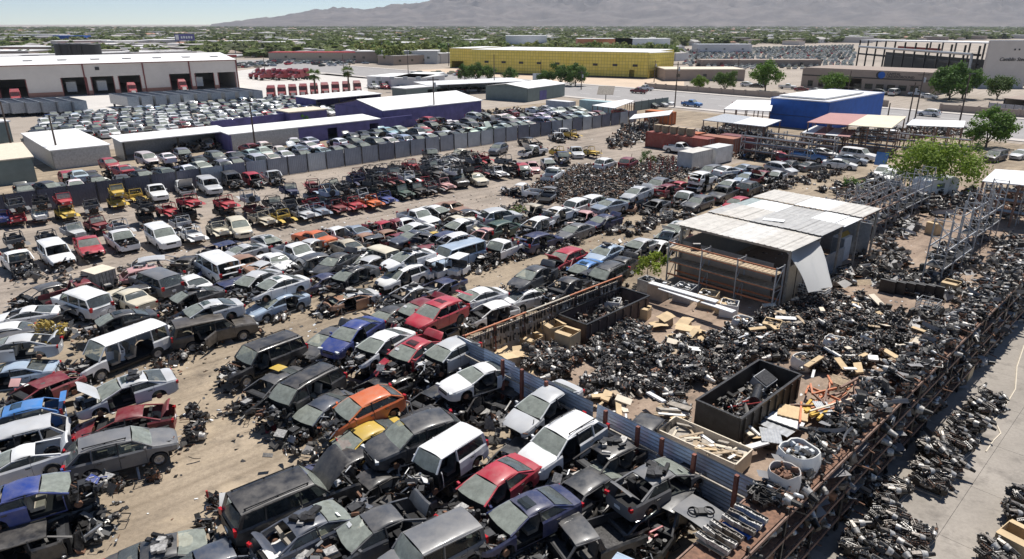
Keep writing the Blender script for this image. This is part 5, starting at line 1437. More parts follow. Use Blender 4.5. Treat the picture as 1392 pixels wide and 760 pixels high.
 ('bigsuv', 'white', (242, 338), (202, 310), 0, 'parked', (), 'white two-door off-roader standing tall in the truck row'),
 ('suv', 'cream', (338, 322), (312, 298), 0, 'nowheel', ('ajar:FR', 'wheels'), 'cream off-roader with an open door in the truck row'),
 ('pickup', 'white', (224, 272), (202, 252), 0, 'nowheel', ('wheels',), 'white pickup against the long fence beside the yellow jeeps'),
 ('pickup', 'white', (260, 262), (240, 244), 0, 'hood', (), 'white pickup behind the stacked red jeeps'),
 ('bigsuv', 'silver', (298, 262), (272, 246), 0, 'parked', (), 'silver SUV with long bonnet against the long fence'),
 ('bigsuv', 'charcoal', (330, 256), (304, 238), 0, 'crash', (), 'charcoal off-roader with rusted roof against the long fence'),
 ('suv', 'red', (358, 250), (332, 240), 0, 'crash', (), 'crumpled red car against the long fence'),
 ('pickup', 'silver', (382, 248), (362, 236), 0, 'crash', (), 'small silver pickup against the long fence beside the crumpled red car'),
 ('pickup', 'charcoal', (600, 220), (574, 202), 0, 'crash', ('wheels',), 'dark pickup with stripped nose against the long fence'),
 ('pickup', 'beige', (608, 214), (646, 208), 0, 'strip', ('wheels', 'miss:FL+FR'), 'tan pickup without doors standing along the long fence'),
 ('suv', 'steel blue', (664, 208), (690, 198), 0, 'ok', (), 'blue SUV against the long fence'),
 ('pickup', 'white', (702, 210), (746, 202), 0, 'hood', ('wheels', 'miss:FL+FR'), 'white pickup with raised bonnet and open doorway in the far truck row'),
 ('pickup', 'black', (636, 252), (604, 236), 0, 'ok', ('wheels',), 'black pickup truck at the second aisle'),
 ('classic', 'cream', (660, 248), (636, 236), 0, 'ok', (), 'cream and brown old car beside the black pickup truck'),
 ('suv', 'red', (718, 236), (704, 228), 0, 'crash', (), 'crumpled red car facing the second aisle'),
 ('sedan', 'pink', (730, 232), (718, 218), 0, 'nowheel', (), 'faded pink car beside the crumpled red car'),
 ('sedan', 'silver', (754, 230), (738, 214), 0, 'crash', ('wheels',), 'silver car with smashed front in the far truck row'),
 ('pickup', 'dark blue', (772, 222), (758, 208), 0, 'crash', (), 'dark truck front beside the smashed silver car'),
 ('pickup', 'silver', (790, 212), (776, 200), 0, 'nowheel', (), 'silver truck front at the end of the far truck row'),
 ('pickup', 'white', (764, 230), (738, 246), 0, 'nowheel', ('wheels',), 'white pickup with tail to the camera beside the axle heap'),
 ('pickup', 'white', (690, 256), (728, 260), 0, 'shell', (), 'white truck cab shell standing by the axle heap'),
 ('pickup', 'grey', (756, 256), (738, 270), 0, 'shell', (), 'grey truck bed with red tail lamp beside the white cab shell'),
 ('suv', 'black', (742, 196), (700, 190), 0, 'shell', (), 'long black burnt truck against the long fence'),
 ('pickup', 'silver', (768, 190), (748, 182), 0, 'shell', (), 'silver and black truck against the long fence by the yellow frames'),
 ('pickup', 'white', (776, 184), (756, 176), 0, 'shell', (), 'white truck cab against the long fence'),
]
LV = 1.22
ordn = lambda n: str(n) + ('th' if 10 <= n % 100 <= 20 else {1: 'st', 2: 'nd', 3: 'rd'}.get(n % 10, 'th'))
UNDER_COL = ['black', 'charcoal', 'dark grey', 'dark blue', 'maroon', 'silver', 'steel blue', 'brown', 'white']
VAR['nobump_'] = dict(front='nobump', rear='ok', wheels=(2, 3), miss=('FL',))
VAR['hood_'] = dict(front='crash', rear='ok', wheels=(2,), miss=('FR',))
VAR['ok_'] = dict(front='ok', rear='ok', wheels=(), miss=('FL',))
VAR['nohood_'] = dict(front='nohood', rear='ok', wheels=(0, 1, 2, 3), miss=())
r2 = random.Random(21)
NEARPOS = []
for (kind, colour, F, Rr, lvl, var, extra, label) in NEAR:
    z = lvl * LV
    a, b_ = G(*F, z + .8), G(*Rr, z + .8)
    mid = (a + b_) / 2
    d = a - b_
    rz = math.atan2(d.y, d.x)
    dist = mid.length
    mid.z = z
    det = 'full' if dist < 62 else 'mid'
    if dist > 120: det = 'one'
    tl = (r2.uniform(-.05, .05), r2.uniform(-.05, .05)) if lvl else (r2.uniform(-.012, .012), r2.uniform(-.012, .012))
    if dist < 75: NEARPOS.append((mid.copy(), rz, z))
    put_car(kind, colour, mid, rz, var, tuple(e for e in extra if e not in ('load_',)) + (('v%d' % r2.randrange(3),) if det == 'full' else ()) + (('noscreen',) if lvl == 0 and r2.random() < .3 else ()) + (('load',) if det == 'full' and r2.random() < .16 and 'load' not in extra and kind not in ('van', 'boxy', 'coupe') else ()), label, None, det, tl)
    if lvl >= .6 and not any(w in label for w in ('stacked on', 'resting on', 'lying', 'on top of', 'balanced', 'white doorless', 'glass roof nearest', 'lying on')):
        # the crushed car that carries this one
        uc = r2.choice(UNDER_COL)
        uk = r2.choice(('sedan', 'sedan', 'hatch', 'suv'))
        u, v = UV(mid)
        o = Vector((mid.x + r2.uniform(-.25, .25), mid.y + r2.uniform(-.25, .25), 0))
        short = label.split(',')[0].split(' with ')[0].split(' between ')[0].split(' beside ')[0].split(' in front ')[0].split(' behind ')[0].split(' next ')[0]
        put_car(uk, uc, o, rz + r2.uniform(-.08, .08) + (math.pi if r2.random() < .4 else 0), 'under', (), 'crushed ' + uc + ' wreck carrying the ' + short + (' ' + label.split(short)[1].strip(' ,') if len(label.split()) < 11 else ''), None, det)

# crushed black wrecks filling the gaps of the front block
for i, (px, py, c, a) in enumerate(((640, 560, 'black', 0), (688, 556, 'black', .1), (590, 560, 'charcoal', 0), (745, 605, 'black', 0), (700, 640, 'charcoal', .2), (765, 640, 'black', 0), (600, 640, 'black', .1), (470, 655, 'black', 0), (560, 600, 'black', 0), (820, 690, 'black', .2), (640, 740, 'black', 0), (700, 735, 'dark blue', 0), (760, 735, 'black', .1), (440, 560, 'black', 0), (520, 545, 'black', 0), (900, 720, 'charcoal', .3), (400, 690, 'dark blue', 0), (500, 735, 'black', 0), (580, 510, 'black', 0), (540, 480, 'black', 0), (870, 610, 'black', .1), (60, 720, 'black', 0), (30, 650, 'charcoal', 0), (40, 590, 'black', 0), (720, 410, 'black', 0), (800, 395, 'black', 0))):
    put_car(r2.choice(('sedan', 'hatch', 'suv')), c, G(px, py) * 1.0, ROT_U + math.pi + a + r2.uniform(-.15, .15), r2.choice(('under', 'shell', 'under')), (), 'crushed %s wreck low in the front block, %s from the left edge' % (c, ordn(sum(q < px for q in (640, 688, 590, 745, 700, 765, 600, 470, 560, 820, 640, 700, 760, 440, 520, 900, 400, 500, 580, 540, 870, 60, 30, 40, 720, 800)) + 1)), 'crushed wrecks low in the front block', 'full')

# the same in the middle rows
MX = ((230, 396), (280, 372), (330, 400), (420, 372), (450, 392), (500, 372), (548, 332), (600, 340), (640, 344), (690, 312), (640, 300), (300, 348), (360, 372), (420, 345), (515, 335), (575, 352), (760, 300), (820, 312), (860, 286), (900, 262), (950, 256), (985, 246), (1030, 242), (770, 368), (830, 352), (600, 400), (480, 418), (60, 412), (110, 432), (180, 415), (40, 470), (60, 545))
for i, (px, py) in enumerate(MX):
    c = r2.choice(('black', 'charcoal', 'dark grey', 'rusty', 'maroon', 'silver', 'dark blue'))
    put_car(r2.choice(('sedan', 'hatch', 'suv')), c, G(px, py), ROT_U + r2.uniform(-.4, .4) + (math.pi if i % 2 else 0), r2.choice(('under', 'shell')), (), 'crushed %s wreck wedged in the middle rows, %s from the left edge' % (c, ordn(sum(q[0] < px for q in MX) + 1)), 'crushed wrecks wedged in the middle rows', 'mid')
# jeeps and jeep bodies: pixel of the middle, colour, variant, level, label
JE = [
 (3, 298, 'blue', 1, 0, 'blue jeep body at the left edge by the long fence'),
 (23, 296, 'red', 1, 0, 'red jeep body under a bare grey one by the long fence'), (24, 282, 'grey', 2, 1, 'bare grey jeep body stacked on a red one by the long fence'),
 (55, 294, 'white', 3, 0, 'white jeep body under a black one by the long fence'), (56, 278, 'black', 2, 1, 'black jeep body stacked on a white one by the long fence'),
 (90, 291, 'yellow', 1, 0, 'yellow jeep body under a red one by the long fence'), (87, 274, 'red', 3, 1, 'red jeep with windscreen frame stacked on a yellow one'),
 (126, 283, 'grey', 2, 0, 'bare grey jeep with roll bars near the yellow jeeps'),
 (160, 276, 'yellow', 1, 0, 'yellow jeep under another yellow one by the long fence'), (160, 262, 'yellow', 3, 1, 'upper yellow jeep with windscreen frame by the long fence'),
 (184, 268, 'yellow', 2, 0, 'yellow jeep body without a bonnet by the long fence'),
 (198, 298, 'black', 2, 0, 'black jeep body at the bottom of a dark stack'), (198, 282, 'charcoal', 2, 1, 'charcoal jeep body on top of a dark stack'),
 (229, 288, 'red', 1, 0, 'red jeep beside the stacked red jeeps'), (256, 292, 'black', 2, 0, 'black jeep under a red one'), (258, 276, 'red', 1, 1, 'red jeep stacked on a black one'),
 (262, 322, 'white', 1, 0, 'white jeep with flat bonnet in the truck row'), (248, 306, 'silver', 2, 0, 'silver jeep with roll bars behind the white jeep'),
 (297, 314, 'cream', 1, 0, 'burnt cream jeep in the truck row'), (101, 316, 'silver', 3, 0, 'silver jeep shell behind the red pickup'), (133, 307, 'maroon', 0, 0, 'dark red jeep with spare wheel on its tail'),
 (163, 312, 'silver', 2, 0, 'silver bare jeep behind the white pickup'), (22, 330, 'grey', 2, 0, 'grey burnt jeep shell behind the smashed white pickup'), (66, 328, 'grey', 2, 0, 'flattened grey shell behind the white SUV with stripped nose'),
 (307, 290, 'charcoal', 2, 0, 'charcoal jeep body beneath a red one'), (307, 278, 'red', 1, 1, 'red jeep with roll bars stacked on a charcoal one'),
 (356, 299, 'beige', 1, 0, 'jeep with a yellow-brown bonnet at the second aisle'), (384, 297, 'yellow', 2, 0, 'yellow jeep frame at the second aisle'),
 (412, 291, 'silver', 1, 0, 'silver jeep front at the second aisle'), (432, 287, 'blue-grey', 1, 0, 'pale blue jeep front at the second aisle'),
 (456, 283, 'maroon', 1, 0, 'dark red jeep front at the second aisle'), (480, 279, 'red', 1, 0, 'bright red jeep front beside the dark red one'),
 (504, 276, 'orange', 1, 0, 'orange and cream jeep front at the second aisle'), (522, 271, 'blue', 1, 0, 'blue jeep body at the second aisle'),
 (545, 262, 'green', 0, 0, 'dark green jeep with windscreen, on wheels'), (566, 259, 'black', 0, 0, 'black jeep on wheels beside the dark green jeep'),
 (585, 257, 'grey', 2, 0, 'bare grey jeep beside the black jeep on wheels'), (602, 252, 'pink', 1, 0, 'faded pink jeep front at the second aisle'),
 (675, 236, 'white', 1, 0, 'white jeep facing the second aisle beside the old car'), (694, 233, 'charcoal', 2, 0, 'charcoal jeep body beside the white jeep'),
 (778, 184, 'yellow', 2, 0, 'yellow truck frame against the long fence, far end'), (802, 208, 'yellow', 1, 0, 'yellow jeep front in the far truck row'),
 (760, 208, 'yellow', 2, 0, 'yellow frame behind the smashed silver car'),
]
for i, (px, py, c, var, lv, label) in enumerate(JE):
    p = G(px, py, lv * 1.15 + .7); p.z = lv * 1.15
    put_jeep(var, c, p, ROT_V + r2.uniform(-.15, .15), label, None, (r2.uniform(-.04, .04), r2.uniform(-.04, .04)))
# the black mass of jeep bodies stacked two and three high between the two far aisles
k = 0
LONG = 'in the long dark stack of bare bodies'
jm = []
for row, (v, u0, u1, top) in enumerate(((-70.5, 31, 66, 2), (-73.8, 30, 66, 2), (-77.5, 42, 64, 1), (-81.5, 48, 68, 1))):
    u = u0
    while u < u1:
        for lv in range(r2.choice((1, 2, 2)) if top == 2 else 1):
            cc = r2.choice(('black', 'charcoal', 'grey', 'dark grey', 'silver', 'charcoal', 'grey', 'maroon', 'dark blue', 'white'))
            if r2.random() < .12: cc = r2.choice(('red', 'yellow', 'light blue'))
            jm.append((u + r2.uniform(-.3, .3), v + r2.uniform(-.4, .4), lv, cc, row))
        u += r2.uniform(2.0, 2.6)
rown = ('nearest row', 'second row', 'third row', 'farthest row')
for row in range(4):
    sel = sorted([j for j in jm if j[4] == row])
    for n, (u, v, lv, cc, _) in enumerate(sel):
        put_jeep(r2.choice((1, 2, 2, 2, 3)), cc, Y(u, v, lv * 1.12), ROT_V + r2.uniform(-.25, .25) + (math.pi if r2.random() < .3 else 0),
                 '%s jeep body, %s from left in the %s of the dark jeep stack' % (cc, ordn(n + 1), rown[row]), 'stripped jeep bodies stacked between the far aisles', (r2.uniform(-.08, .08), r2.uniform(-.08, .08)), 'full' if row == 0 else 'one')

# ---- rows behind the long fence: parked close, tails and noses to the fence
PAL = ['white'] * 8 + ['silver'] * 7 + ['grey'] * 4 + ['dark grey'] * 4 + ['black'] * 4 + ['charcoal'] * 2 + ['red', 'maroon', 'blue-grey', 'dark blue', 'beige', 'light blue']
KPAL = ['sedan'] * 8 + ['hatch'] * 3 + ['suv'] * 4 + ['coupe', 'wagon', 'minivan']
VPAL = ['ok', 'ok', 'nowheel', 'nowheel', 'lid', 'hood', 'strip', 'crash', 'nobump_']
def car_row(v, u0, u1, rowname, group, face=0, pitch=2.45, skip=(), det='one', jit=.5, over={}, up=.6):
    us = []
    u = u0
    while u < u1:
        if not any(a < u < b for a, b in skip): us.append(u)
        u += pitch * r2.uniform(.93, 1.12)
    for n, u in enumerate(us):
        k, c, va = r2.choice(KPAL), r2.choice(PAL), r2.choice(VPAL)
        if n in over: k, c = over[n]
        ad = {'ok': 'whole', 'nowheel': 'wheelless', 'lid': 'open-tailed', 'hood': 'raised-bonnet', 'strip': 'stripped', 'crash': 'crashed', 'nobump_': 'bumperless'}[va]
        rz = ROT_V + (math.pi if (r2.random() < .4 if face == 0 else face < 0) else 0) + r2.uniform(-.12, .12)
        z = 0
        if r2.random() < up:
            z = 1.2; cc = r2.choice(UNDER_COL); put_car('sedan', cc, Y(u, v), ROT_V, 'under', (), 'crushed %s car beneath the %s one in %s' % (cc, ordn(n + 1), rowname), group, 'one')
        put_car(k, c, Y(u, v + r2.uniform(-jit, jit), z), rz + (r2.uniform(-.5, .5) if r2.random() < .12 else 0), va, (), '%s %s %s, %s from left in %s' % (ad, c, KINDN[k], ordn(n + 1), rowname), group, det, jit=.15)
car_row(-95.2, 12.5, 118, 'the row nearest behind the long fence', 'cars packed behind the long grey fence', det='mid', up=1)
car_row(-100.6, 14, 122, 'the second row behind the long fence', 'cars packed behind the long grey fence', det='one')
car_row(-106.0, 19, 124, 'the third row behind the long fence', 'cars packed behind the long grey fence', det='one', skip=((54, 58),))
car_row(-111.2, 80, 116, 'the fourth row behind the long fence', 'cars packed behind the long grey fence', det='one', skip=())
# ---- the crowded lot between the purple sheds and the trailers, too many to count one by one
lot = []
for v in np.arange(-186, -142, 4.9):
    u0, u1 = 40 - (v + 150) * -.25, 92
    u = 20 + (-(v) - 142) * .30
    while u < 86 + (-(v) - 142) * .12:
        k, c, va = r2.choice(KPAL), r2.choice(PAL), r2.choice(('ok', 'nowheel', 'lid', 'hood', 'crash'))
        lot.append((u + r2.uniform(-.3, .3), v + r2.uniform(-.4, .4), k, c, va))
        u += r2.uniform(2.3, 2.75)
_pm = {}
def painted(kind, var, c):
    """copy of a one-piece vehicle mesh whose paint is fixed (for massed vehicles)"""
    key = (kind, var, c)
    if key not in _pm:
        nm = 'paint ' + c
        if nm not in MATS: simple(nm, COL[c], .4, vary=.12, nscale=.8, coat=.3)
        me = car_one(kind, var).copy()
        for i, mt in enumerate(me.materials):
            if mt == MATS['paint']: me.materials[i] = MATS[nm]
        _pm[key] = me
    return _pm[key]
near_lot = sorted(lot, key=lambda q: -q[1])
nn = [q for q in near_lot if q[1] > -156]
for row, rv in enumerate(sorted({round(q[1] / 4.9) for q in nn}, reverse=True)):
    sel = sorted(q for q in nn if round(q[1] / 4.9) == rv)
    for n, (u, v, k, c, va) in enumerate(sel):
        put_car(k, c, Y(u, v), ROT_V + (math.pi if r2.random() < .4 else 0) + r2.uniform(-.1, .1), va, (), '%s %s, %s from left in %s row of the lot before the trailers' % (c, KINDN[k], ordn(n + 1), ('front', 'second', 'third', 'fourth', 'fifth')[row]), 'cars in the lot before the trailers', 'one')
bulk('massed_cars', [(painted(k if k in ('sedan', 'suv', 'hatch') else 'sedan', 'ok', c), TM(Y(u, v), ROT_V + (math.pi if r2.random() < .4 else 0) + r2.uniform(-.1, .1))) for (u, v, k, c, va) in near_lot if v <= -156],
     label='crowded far rows of wrecked cars before the grey trailers', cat='cars')
# ------------------------------------------------------------------ loose parts: engines, gearboxes, axles, tyres, panels
def engine_mb(seed, bits=14):
    R_ = random.Random(seed)
    mb = MB()
    bm = R_.choice(('grease', 'grease', 'grease', 'dark_metal', 'dark_metal', 'cast', 'cast', 'rusty'))
    l, w, h = R_.uniform(.42, .66), R_.uniform(.28, .42), R_.uniform(.28, .42)
    mb.box((0, 0, h / 2 + .05), (l, w, h), bm)
    mb.box((0, 0, .06), (l * .85, w * .7, .12), 'grease')
    if R_.random() < .5:
        for s in (1, -1):
            mb.box((0, s * w * .34, h + .1), (l * .92, w * .36, .16), R_.choice(('cast', 'dark_metal', 'black_plastic', 'grease')), Matrix.Rotation(s * .45, 3, 'X'))
    else:
        mb.box((0, 0, h + .1), (l * .92, w * .5, .16), R_.choice(('cast', 'black_plastic', 'grease', 'dark_metal')))
        for k in range(4): mb.tube((-l * .34 + k * l * .22, w * .2, h * .8), (-l * .34 + k * l * .22, w * .75, h * .7 + .1), .03, .035, R_.choice(('cast', 'rusty')), 5)
    mb.lathe([(0, .12), (.05, .12), (.05, .001)], (1, 0, 0), (l / 2, R_.uniform(-.1, .1), h * .4), 'dark_metal', 9)
    mb.lathe([(0, .07), (.06, .07), (.06, .001)], (1, 0, 0), (l / 2, w * .35, h * .75), 'alu', 8)
    if R_.random() < .6:
        g = -l / 2
        mb.tube((g, 0, .28), (g - .28, 0, .26), .22, .16, R_.choice(('alu', 'cast', 'grease')), 9)
        if R_.random() < .6: mb.tube((g - .28, 0, .26), (g - .62, 0, .24), .13, .09, R_.choice(('alu', 'grease')), 8)
    for k in range(bits):
        p = (R_.uniform(-l * .6, l * .6), R_.choice((-1, 1)) * w * R_.uniform(.2, .65), R_.uniform(.08, h + .22))
        m_ = R_.choice(('grease', 'cast', 'dark_metal', 'alu', 'grease', 'black_plastic', 'rusty', 'cast'))
        t = R_.random()
        if t < .5: mb.box(p, (R_.uniform(.04, .17), R_.uniform(.04, .15), R_.uniform(.03, .13)), m_, Matrix.Rotation(R_.random() * 3, 3, 'Z') @ Matrix.Rotation(R_.uniform(-.7, .7), 3, 'X'))
        else: mb.tube(p, (p[0] + R_.uniform(-.28, .28), p[1] + R_.uniform(-.15, .15), p[2] + R_.uniform(-.1, .14)), R_.uniform(.012, .04), R_.uniform(.012, .04), m_, 5)
    return mb
ENG = [engine_mb(40 + k).mesh('engine_block') for k in range(12)]
RICH = [engine_mb(80 + k, 46).mesh('engine_block') for k in range(12)]
def head_mb(seed, m_='alu'):
    R_ = random.Random(seed)
    mb = MB()
    mb.box((0, 0, .07), (.5, .2, .14), m_)
    for k in range(4): mb.lathe([(0, .045), (.02, .03), (-.03, .02), (-.03, .001)], (0, 0, 1), (-.18 + k * .12, 0, .14), 'grease', 7)
    for s in (1, -1): mb.bar((-.24, s * .08, .16), (.24, s * .08, .16), .03, .05, R_.choice(('dark_metal', m_)))
    for k in range(4): mb.box((-.18 + k * .12, .12, .07), (.06, .06, .07), 'dark_metal')
    return mb
HEADS = [head_mb(k, m_).mesh('cylinder_head') for k, m_ in enumerate(('cast', 'dark_metal', 'grease', 'rusty', 'alu'))]
def axle_mb(seed):
    R_ = random.Random(seed); mb = MB()
    m_ = R_.choice(('rusty', 'dark_metal', 'grease', 'wood_grey'))
    mb.tube((-.75, 0, .12), (.75, 0, .12), .05, .05, m_, 6)
    mb.lathe([(-.16, .06), (-.1, .15), (.1, .15), (.16, .06)], (0, 1, 0), (R_.uniform(-.3, .3), 0, .15), m_, 9)
    for s in (1, -1): mb.lathe([(-.05, .15), (.05, .15), (.05, .001)], (s, 0, 0), (s * .72, 0, .16), R_.choice(('rusty', 'dark_metal')), 10)
    for s in (1, -1): mb.bar((s * .4, -.02, .14), (s * .45, R_.uniform(.4, .7), .2), .06, .03, 'dark_metal')
    return mb
AXLES = [axle_mb(k).mesh('bare_axle') for k in range(5)]
def tyre_mb():
    mb = MB()
    mb.lathe([(0, .19), (-.005, .28), (.03, .325), (.17, .325), (.205, .28), (.2, .19), (.14, .2), (.06, .2), (0, .19)], (0, 0, 1), (0, 0, 0), 'rubber', 16)
    return mb
TYRE = tyre_mb().mesh('tyre')
def scrap_mb(seed):
    """bent panels, brackets, plastic covers, pipes"""
    R_ = random.Random(seed); mb = MB()
    t = seed % 6
    if t == 0:      # bumper cover
        mb.grid([[(x, .28 * (x * x) + dy, z) for x in (-.8, -.6, -.2, .2, .6, .8)] for dy, z in ((0, 0), (.06, .12), (.03, .3))], 'tint')
    elif t == 1:    # bent panel
        mb.grid([[(x, y, .12 * math.sin(3 * x + seed) * y + .1) for y in (-.35, 0, .35)] for x in (-.5, -.2, .1, .5)], 'tint')
    elif t == 2:    # bracket frame
        for a, b_ in (((-.5, -.3, .05), (.5, -.3, .1)), ((.5, -.3, .1), (.5, .3, .12)), ((.5, .3, .12), (-.5, .3, .05)), ((-.5, .3, .05), (-.5, -.3, .05))): mb.bar(a, b_, .05, .07, 'dark_metal')
    elif t == 3:    # exhaust
        mb.tube((-.9, 0, .08), (.1, .05, .1), .035, .035, 'rusty', 6); mb.lathe([(-.25, .04), (-.2, .1), (.2, .1), (.25, .04)], (1, 0, 0), (.35, .05, .12), 'galv', 9)
    elif t == 4:    # radiator
        mb.box((0, 0, .2), (.7, .06, .4), 'dark_metal', Matrix.Rotation(1.2, 3, 'X')); mb.box((.36, 0, .2), (.06, .08, .42), 'black_plastic', Matrix.Rotation(1.2, 3, 'X'))
    else:           # seat
        mb.box((0, 0, .12), (.5, .5, .18), 'interior'); mb.box((-.3, 0, .35), (.16, .48, .55), 'interior', Matrix.Rotation(-.5, 3, 'Y'))
    return mb
SCRAP = [scrap_mb(k).mesh('scrap_piece') for k in range(12)]

def pix_in(poly, x, y):
    c = False
    n = len(poly)
    for i in range(n):
        (x1, y1), (x2, y2) = poly[i], poly[i - 1]
        if (y1 > y) != (y2 > y) and x < (x2 - x1) * (y - y1) / (y2 - y1) + x1: c = not c
    return c
def area(pixpoly, z=0.0):
    return [tuple(G(x, y, z)[:2]) for x, y in pixpoly]
r3 = random.Random(5)
def fill(poly, step, holes=(), jit=.4):
    xs = [p[0] for p in poly]; ys = [p[1] for p in poly]
    out = []
    x = min(xs)
    while x < max(xs):
        y = min(ys)
        while y < max(ys):
            a, b_ = x + r3.uniform(-jit, jit) * step, y + r3.uniform(-jit, jit) * step
            if pix_in(poly, a, b_) and not any(pix_in(h, a, b_) for h in holes): out.append((a, b_))
            y += step
        x += step
    return out

# ---- the big heap of engines in the compound
heap = area([(706, 500), (716, 480), (770, 476), (800, 462), (850, 438), (880, 455), (950, 470), (990, 452), (1080, 420), (1120, 400), (1180, 415), (1220, 440), (1235, 470), (1190, 500), (1150, 512), (1090, 510), (1035, 488), (945, 544), (940, 590), (900, 585), (850, 560), (760, 520)])
holes = [area(h) for h in ([(735, 440), (800, 440), (806, 482), (735, 482)], [(885, 415), (962, 415), (962, 465), (885, 465)], [(878, 440), (905, 440), (900, 480), (880, 475)], [(775, 500), (812, 492), (805, 522), (780, 528)],
                           [(1115, 455), (1145, 455), (1145, 482), (1115, 482)], [(1072, 475), (1110, 475), (1112, 502), (1072, 502)], [(925, 530), (1095, 500), (1095, 600), (925, 600)], [(850, 540), (905, 540), (920, 590), (860, 590)])]
pts = fill(heap, .56, holes)
r3.shuffle(pts)
pts.sort(key=lambda p: p[0] ** 2 + p[1] ** 2)
n_ind = 250
ZONES = [(t, *G(a, b_)[:2]) for t, a, b_ in (('by the fence post corner', 715, 495), ('next to the tall cartons', 795, 475), ('beside the brown skip', 850, 450), ('by the flattened cardboard', 900, 475), ('in the middle', 860, 510), ('close to the steel fence', 800, 530), ('at the timber trough', 890, 570), ('at the far corner of the black skip', 1010, 480), ('along the black skip', 950, 520), ('below the white planks', 990, 455), ('by the white sacks', 1100, 470), ('below the tarpaulin', 1110, 420), ('by the bare dirt patch', 1190, 450))]
rest = []
for i, (x, y) in enumerate(pts):
    z = max(0, .16 * mnoise.noise(Vector((x * .35, y * .35, 0)))) * 2.2
    me = r3.choice(RICH)
    tl = (r3.uniform(-.5, .5), r3.uniform(-.35, .35)) if r3.random() < .6 else (r3.choice((1.5, -1.5)), 0)
    zz = z + (.2 if abs(tl[0]) > 1 else .03) + (r3.uniform(.2, .38) if r3.random() < .3 else 0)
    if i < n_ind:
        zn = min(ZONES, key=lambda q: (q[1] - x) ** 2 + (q[2] - y) ** 2)[0]
        mk('scrap_engine', me, None, (1, 1, 1), 'greasy engine in the large black heap, ' + zn, 'engine', 'heap engines ' + zn, None, (x, y, zz), (tl[0], tl[1], r3.random() * 6.3))
    else:
        rest.append((me, TM((x, y, zz), r3.random() * 6.3, (1, 1, 1), tl[0], tl[1])))
    for k in range(2):
        rest.append((r3.choice(SCRAP[2:6] + HEADS + ENG), TM((x + r3.uniform(-.4, .4), y + r3.uniform(-.4, .4), z + r3.uniform(-.05, .25)), r3.random() * 6.3, r3.uniform(.4, .75), r3.uniform(-1, 1), r3.uniform(-.6, .6))))
bulk('scrap_engine_heap', rest, label='smaller greasy parts filling the black engine heap between the skips', cat='scrap heap', color=(.05, .05, .05))

# ---- rows of engines and parts along the aisles
def trail(pixline, width, dens, label, group, seed, mats=None, name='scrap_engine', meshes=None, ind=True, lim=400):
    R_ = random.Random(seed)
    P_ = [G(x, y) for x, y in pixline]
    out = []
    for a, b_ in zip(P_[:-1], P_[1:]):
        n = max(1, int((b_ - a).length * dens))
        for k in range(n):
            p = a.lerp(b_, (k + R_.random()) / n)
            p = p + Vector((R_.uniform(-1, 1) * width, R_.uniform(-1, 1) * width, 0))
            p.z = .02
            out.append(p)
    st_ = []
    for i, p in enumerate(out):
        me = R_.choice(meshes or RICH)
        tl = (R_.uniform(-.3, .3), R_.uniform(-.25, .25))
        if ind and i < lim:
            mk(name, me, None, R_.choice(((.05, .05, .05), (.5, .5, .5), (.2, .2, .2), (.7, .7, .7))), label, 'engine' if 'engine' in name else 'car part', group, None, p, (tl[0], tl[1], R_.random() * 6.3))
        for k in range(4 if ind else 3):
            q = p + Vector((R_.uniform(-.6, .6), R_.uniform(-.6, .6), R_.uniform(0, .2) if ind else R_.random() ** 2 * .9))
            st_.append((R_.choice(SCRAP + HEADS * 2 + ENG[:2]), TM(q, R_.random() * 6.3, R_.uniform(.35, .8), R_.uniform(-1, 1), R_.uniform(-.5, .5))))
    return st_
LIT = []
LIT += trail([(20, 760), (90, 715), (160, 665), (210, 645)], .55, 1.5, 'engine in the row of bare engines at the lower left aisle edge', 'engines along the lower left aisle edge', 1)
LIT += trail([(235, 605), (280, 582), (262, 560)], .5, 1.5, 'engine at the nose of the brownish grey SUV', 'engines at the nose of the brownish grey SUV', 2)
LIT += trail([(215, 500), (262, 480), (330, 452)], .4, 1.3, 'engine part lying along the flank of the long white van', 'parts along the flank of the white van', 3)
LIT += trail([(348, 440), (390, 432)], .5, 2.0, 'engine on the ground right of the dark brown SUV', 'engines right of the dark brown SUV', 4)
LIT += trail([(428, 420), (470, 405), (560, 390)], .4, 1.0, 'engine beside the silver sedan with smooth flank', 'engines by the silver sedan', 5)
LIT += trail([(640, 372), (700, 352), (745, 340)], .5, 1.5, 'engine at the aisle edge near the white pickup with stripped nose', 'engines near the white pickup', 6)
LIT += trail([(735, 345), (790, 328)], .5, 1.6, 'engine in front of the dark blue SUV', 'engines before the dark blue SUV', 7)
LIT += trail([(835, 318), (880, 310), (950, 288)], 1.3, 2.6, 'engine in the heap along the far side of the aisle', 'engines heaped along the far aisle side', 8)
LIT += trail([(1040, 262), (1090, 248), (1140, 234)], 1.2, 2.2, 'engine in the far heap at the right end of the aisle', 'engines heaped at the right end of the aisle', 9)
LIT += trail([(270, 735), (300, 700), (320, 680)], .8, 1.4, 'engine lying before the charcoal sedan at the bottom edge', 'engines before the charcoal sedan', 10)
LIT += trail([(20, 545), (60, 530), (75, 515)], .8, 1.6, 'part in the pile behind the bright blue hatchback', 'parts behind the bright blue hatchback', 11, name='car_part', meshes=SCRAP)
LIT += trail([(620, 300), (700, 282), (720, 272)], 1.2, 1.6, 'rusty axle lying between old cars and the second aisle', 'axles beyond the old cars', 12, name='bare_axle', meshes=AXLES)
LIT += trail([(880, 250), (960, 232)], 1.0, 1.0, 'x', 'x', 13, ind=False)
LIT += trail([(470, 560), (560, 600), (640, 560), (700, 600)], 1.3, 4, 'x', 'x', 14, ind=False)
LIT += trail([(420, 640), (520, 680), (640, 700), (760, 700), (880, 690), (960, 700)], 1.6, 5, 'x', 'x', 15, ind=False)
LIT += trail([(560, 520), (700, 540), (760, 620), (840, 640)], 1.5, 5, 'x', 'x', 16, ind=False)
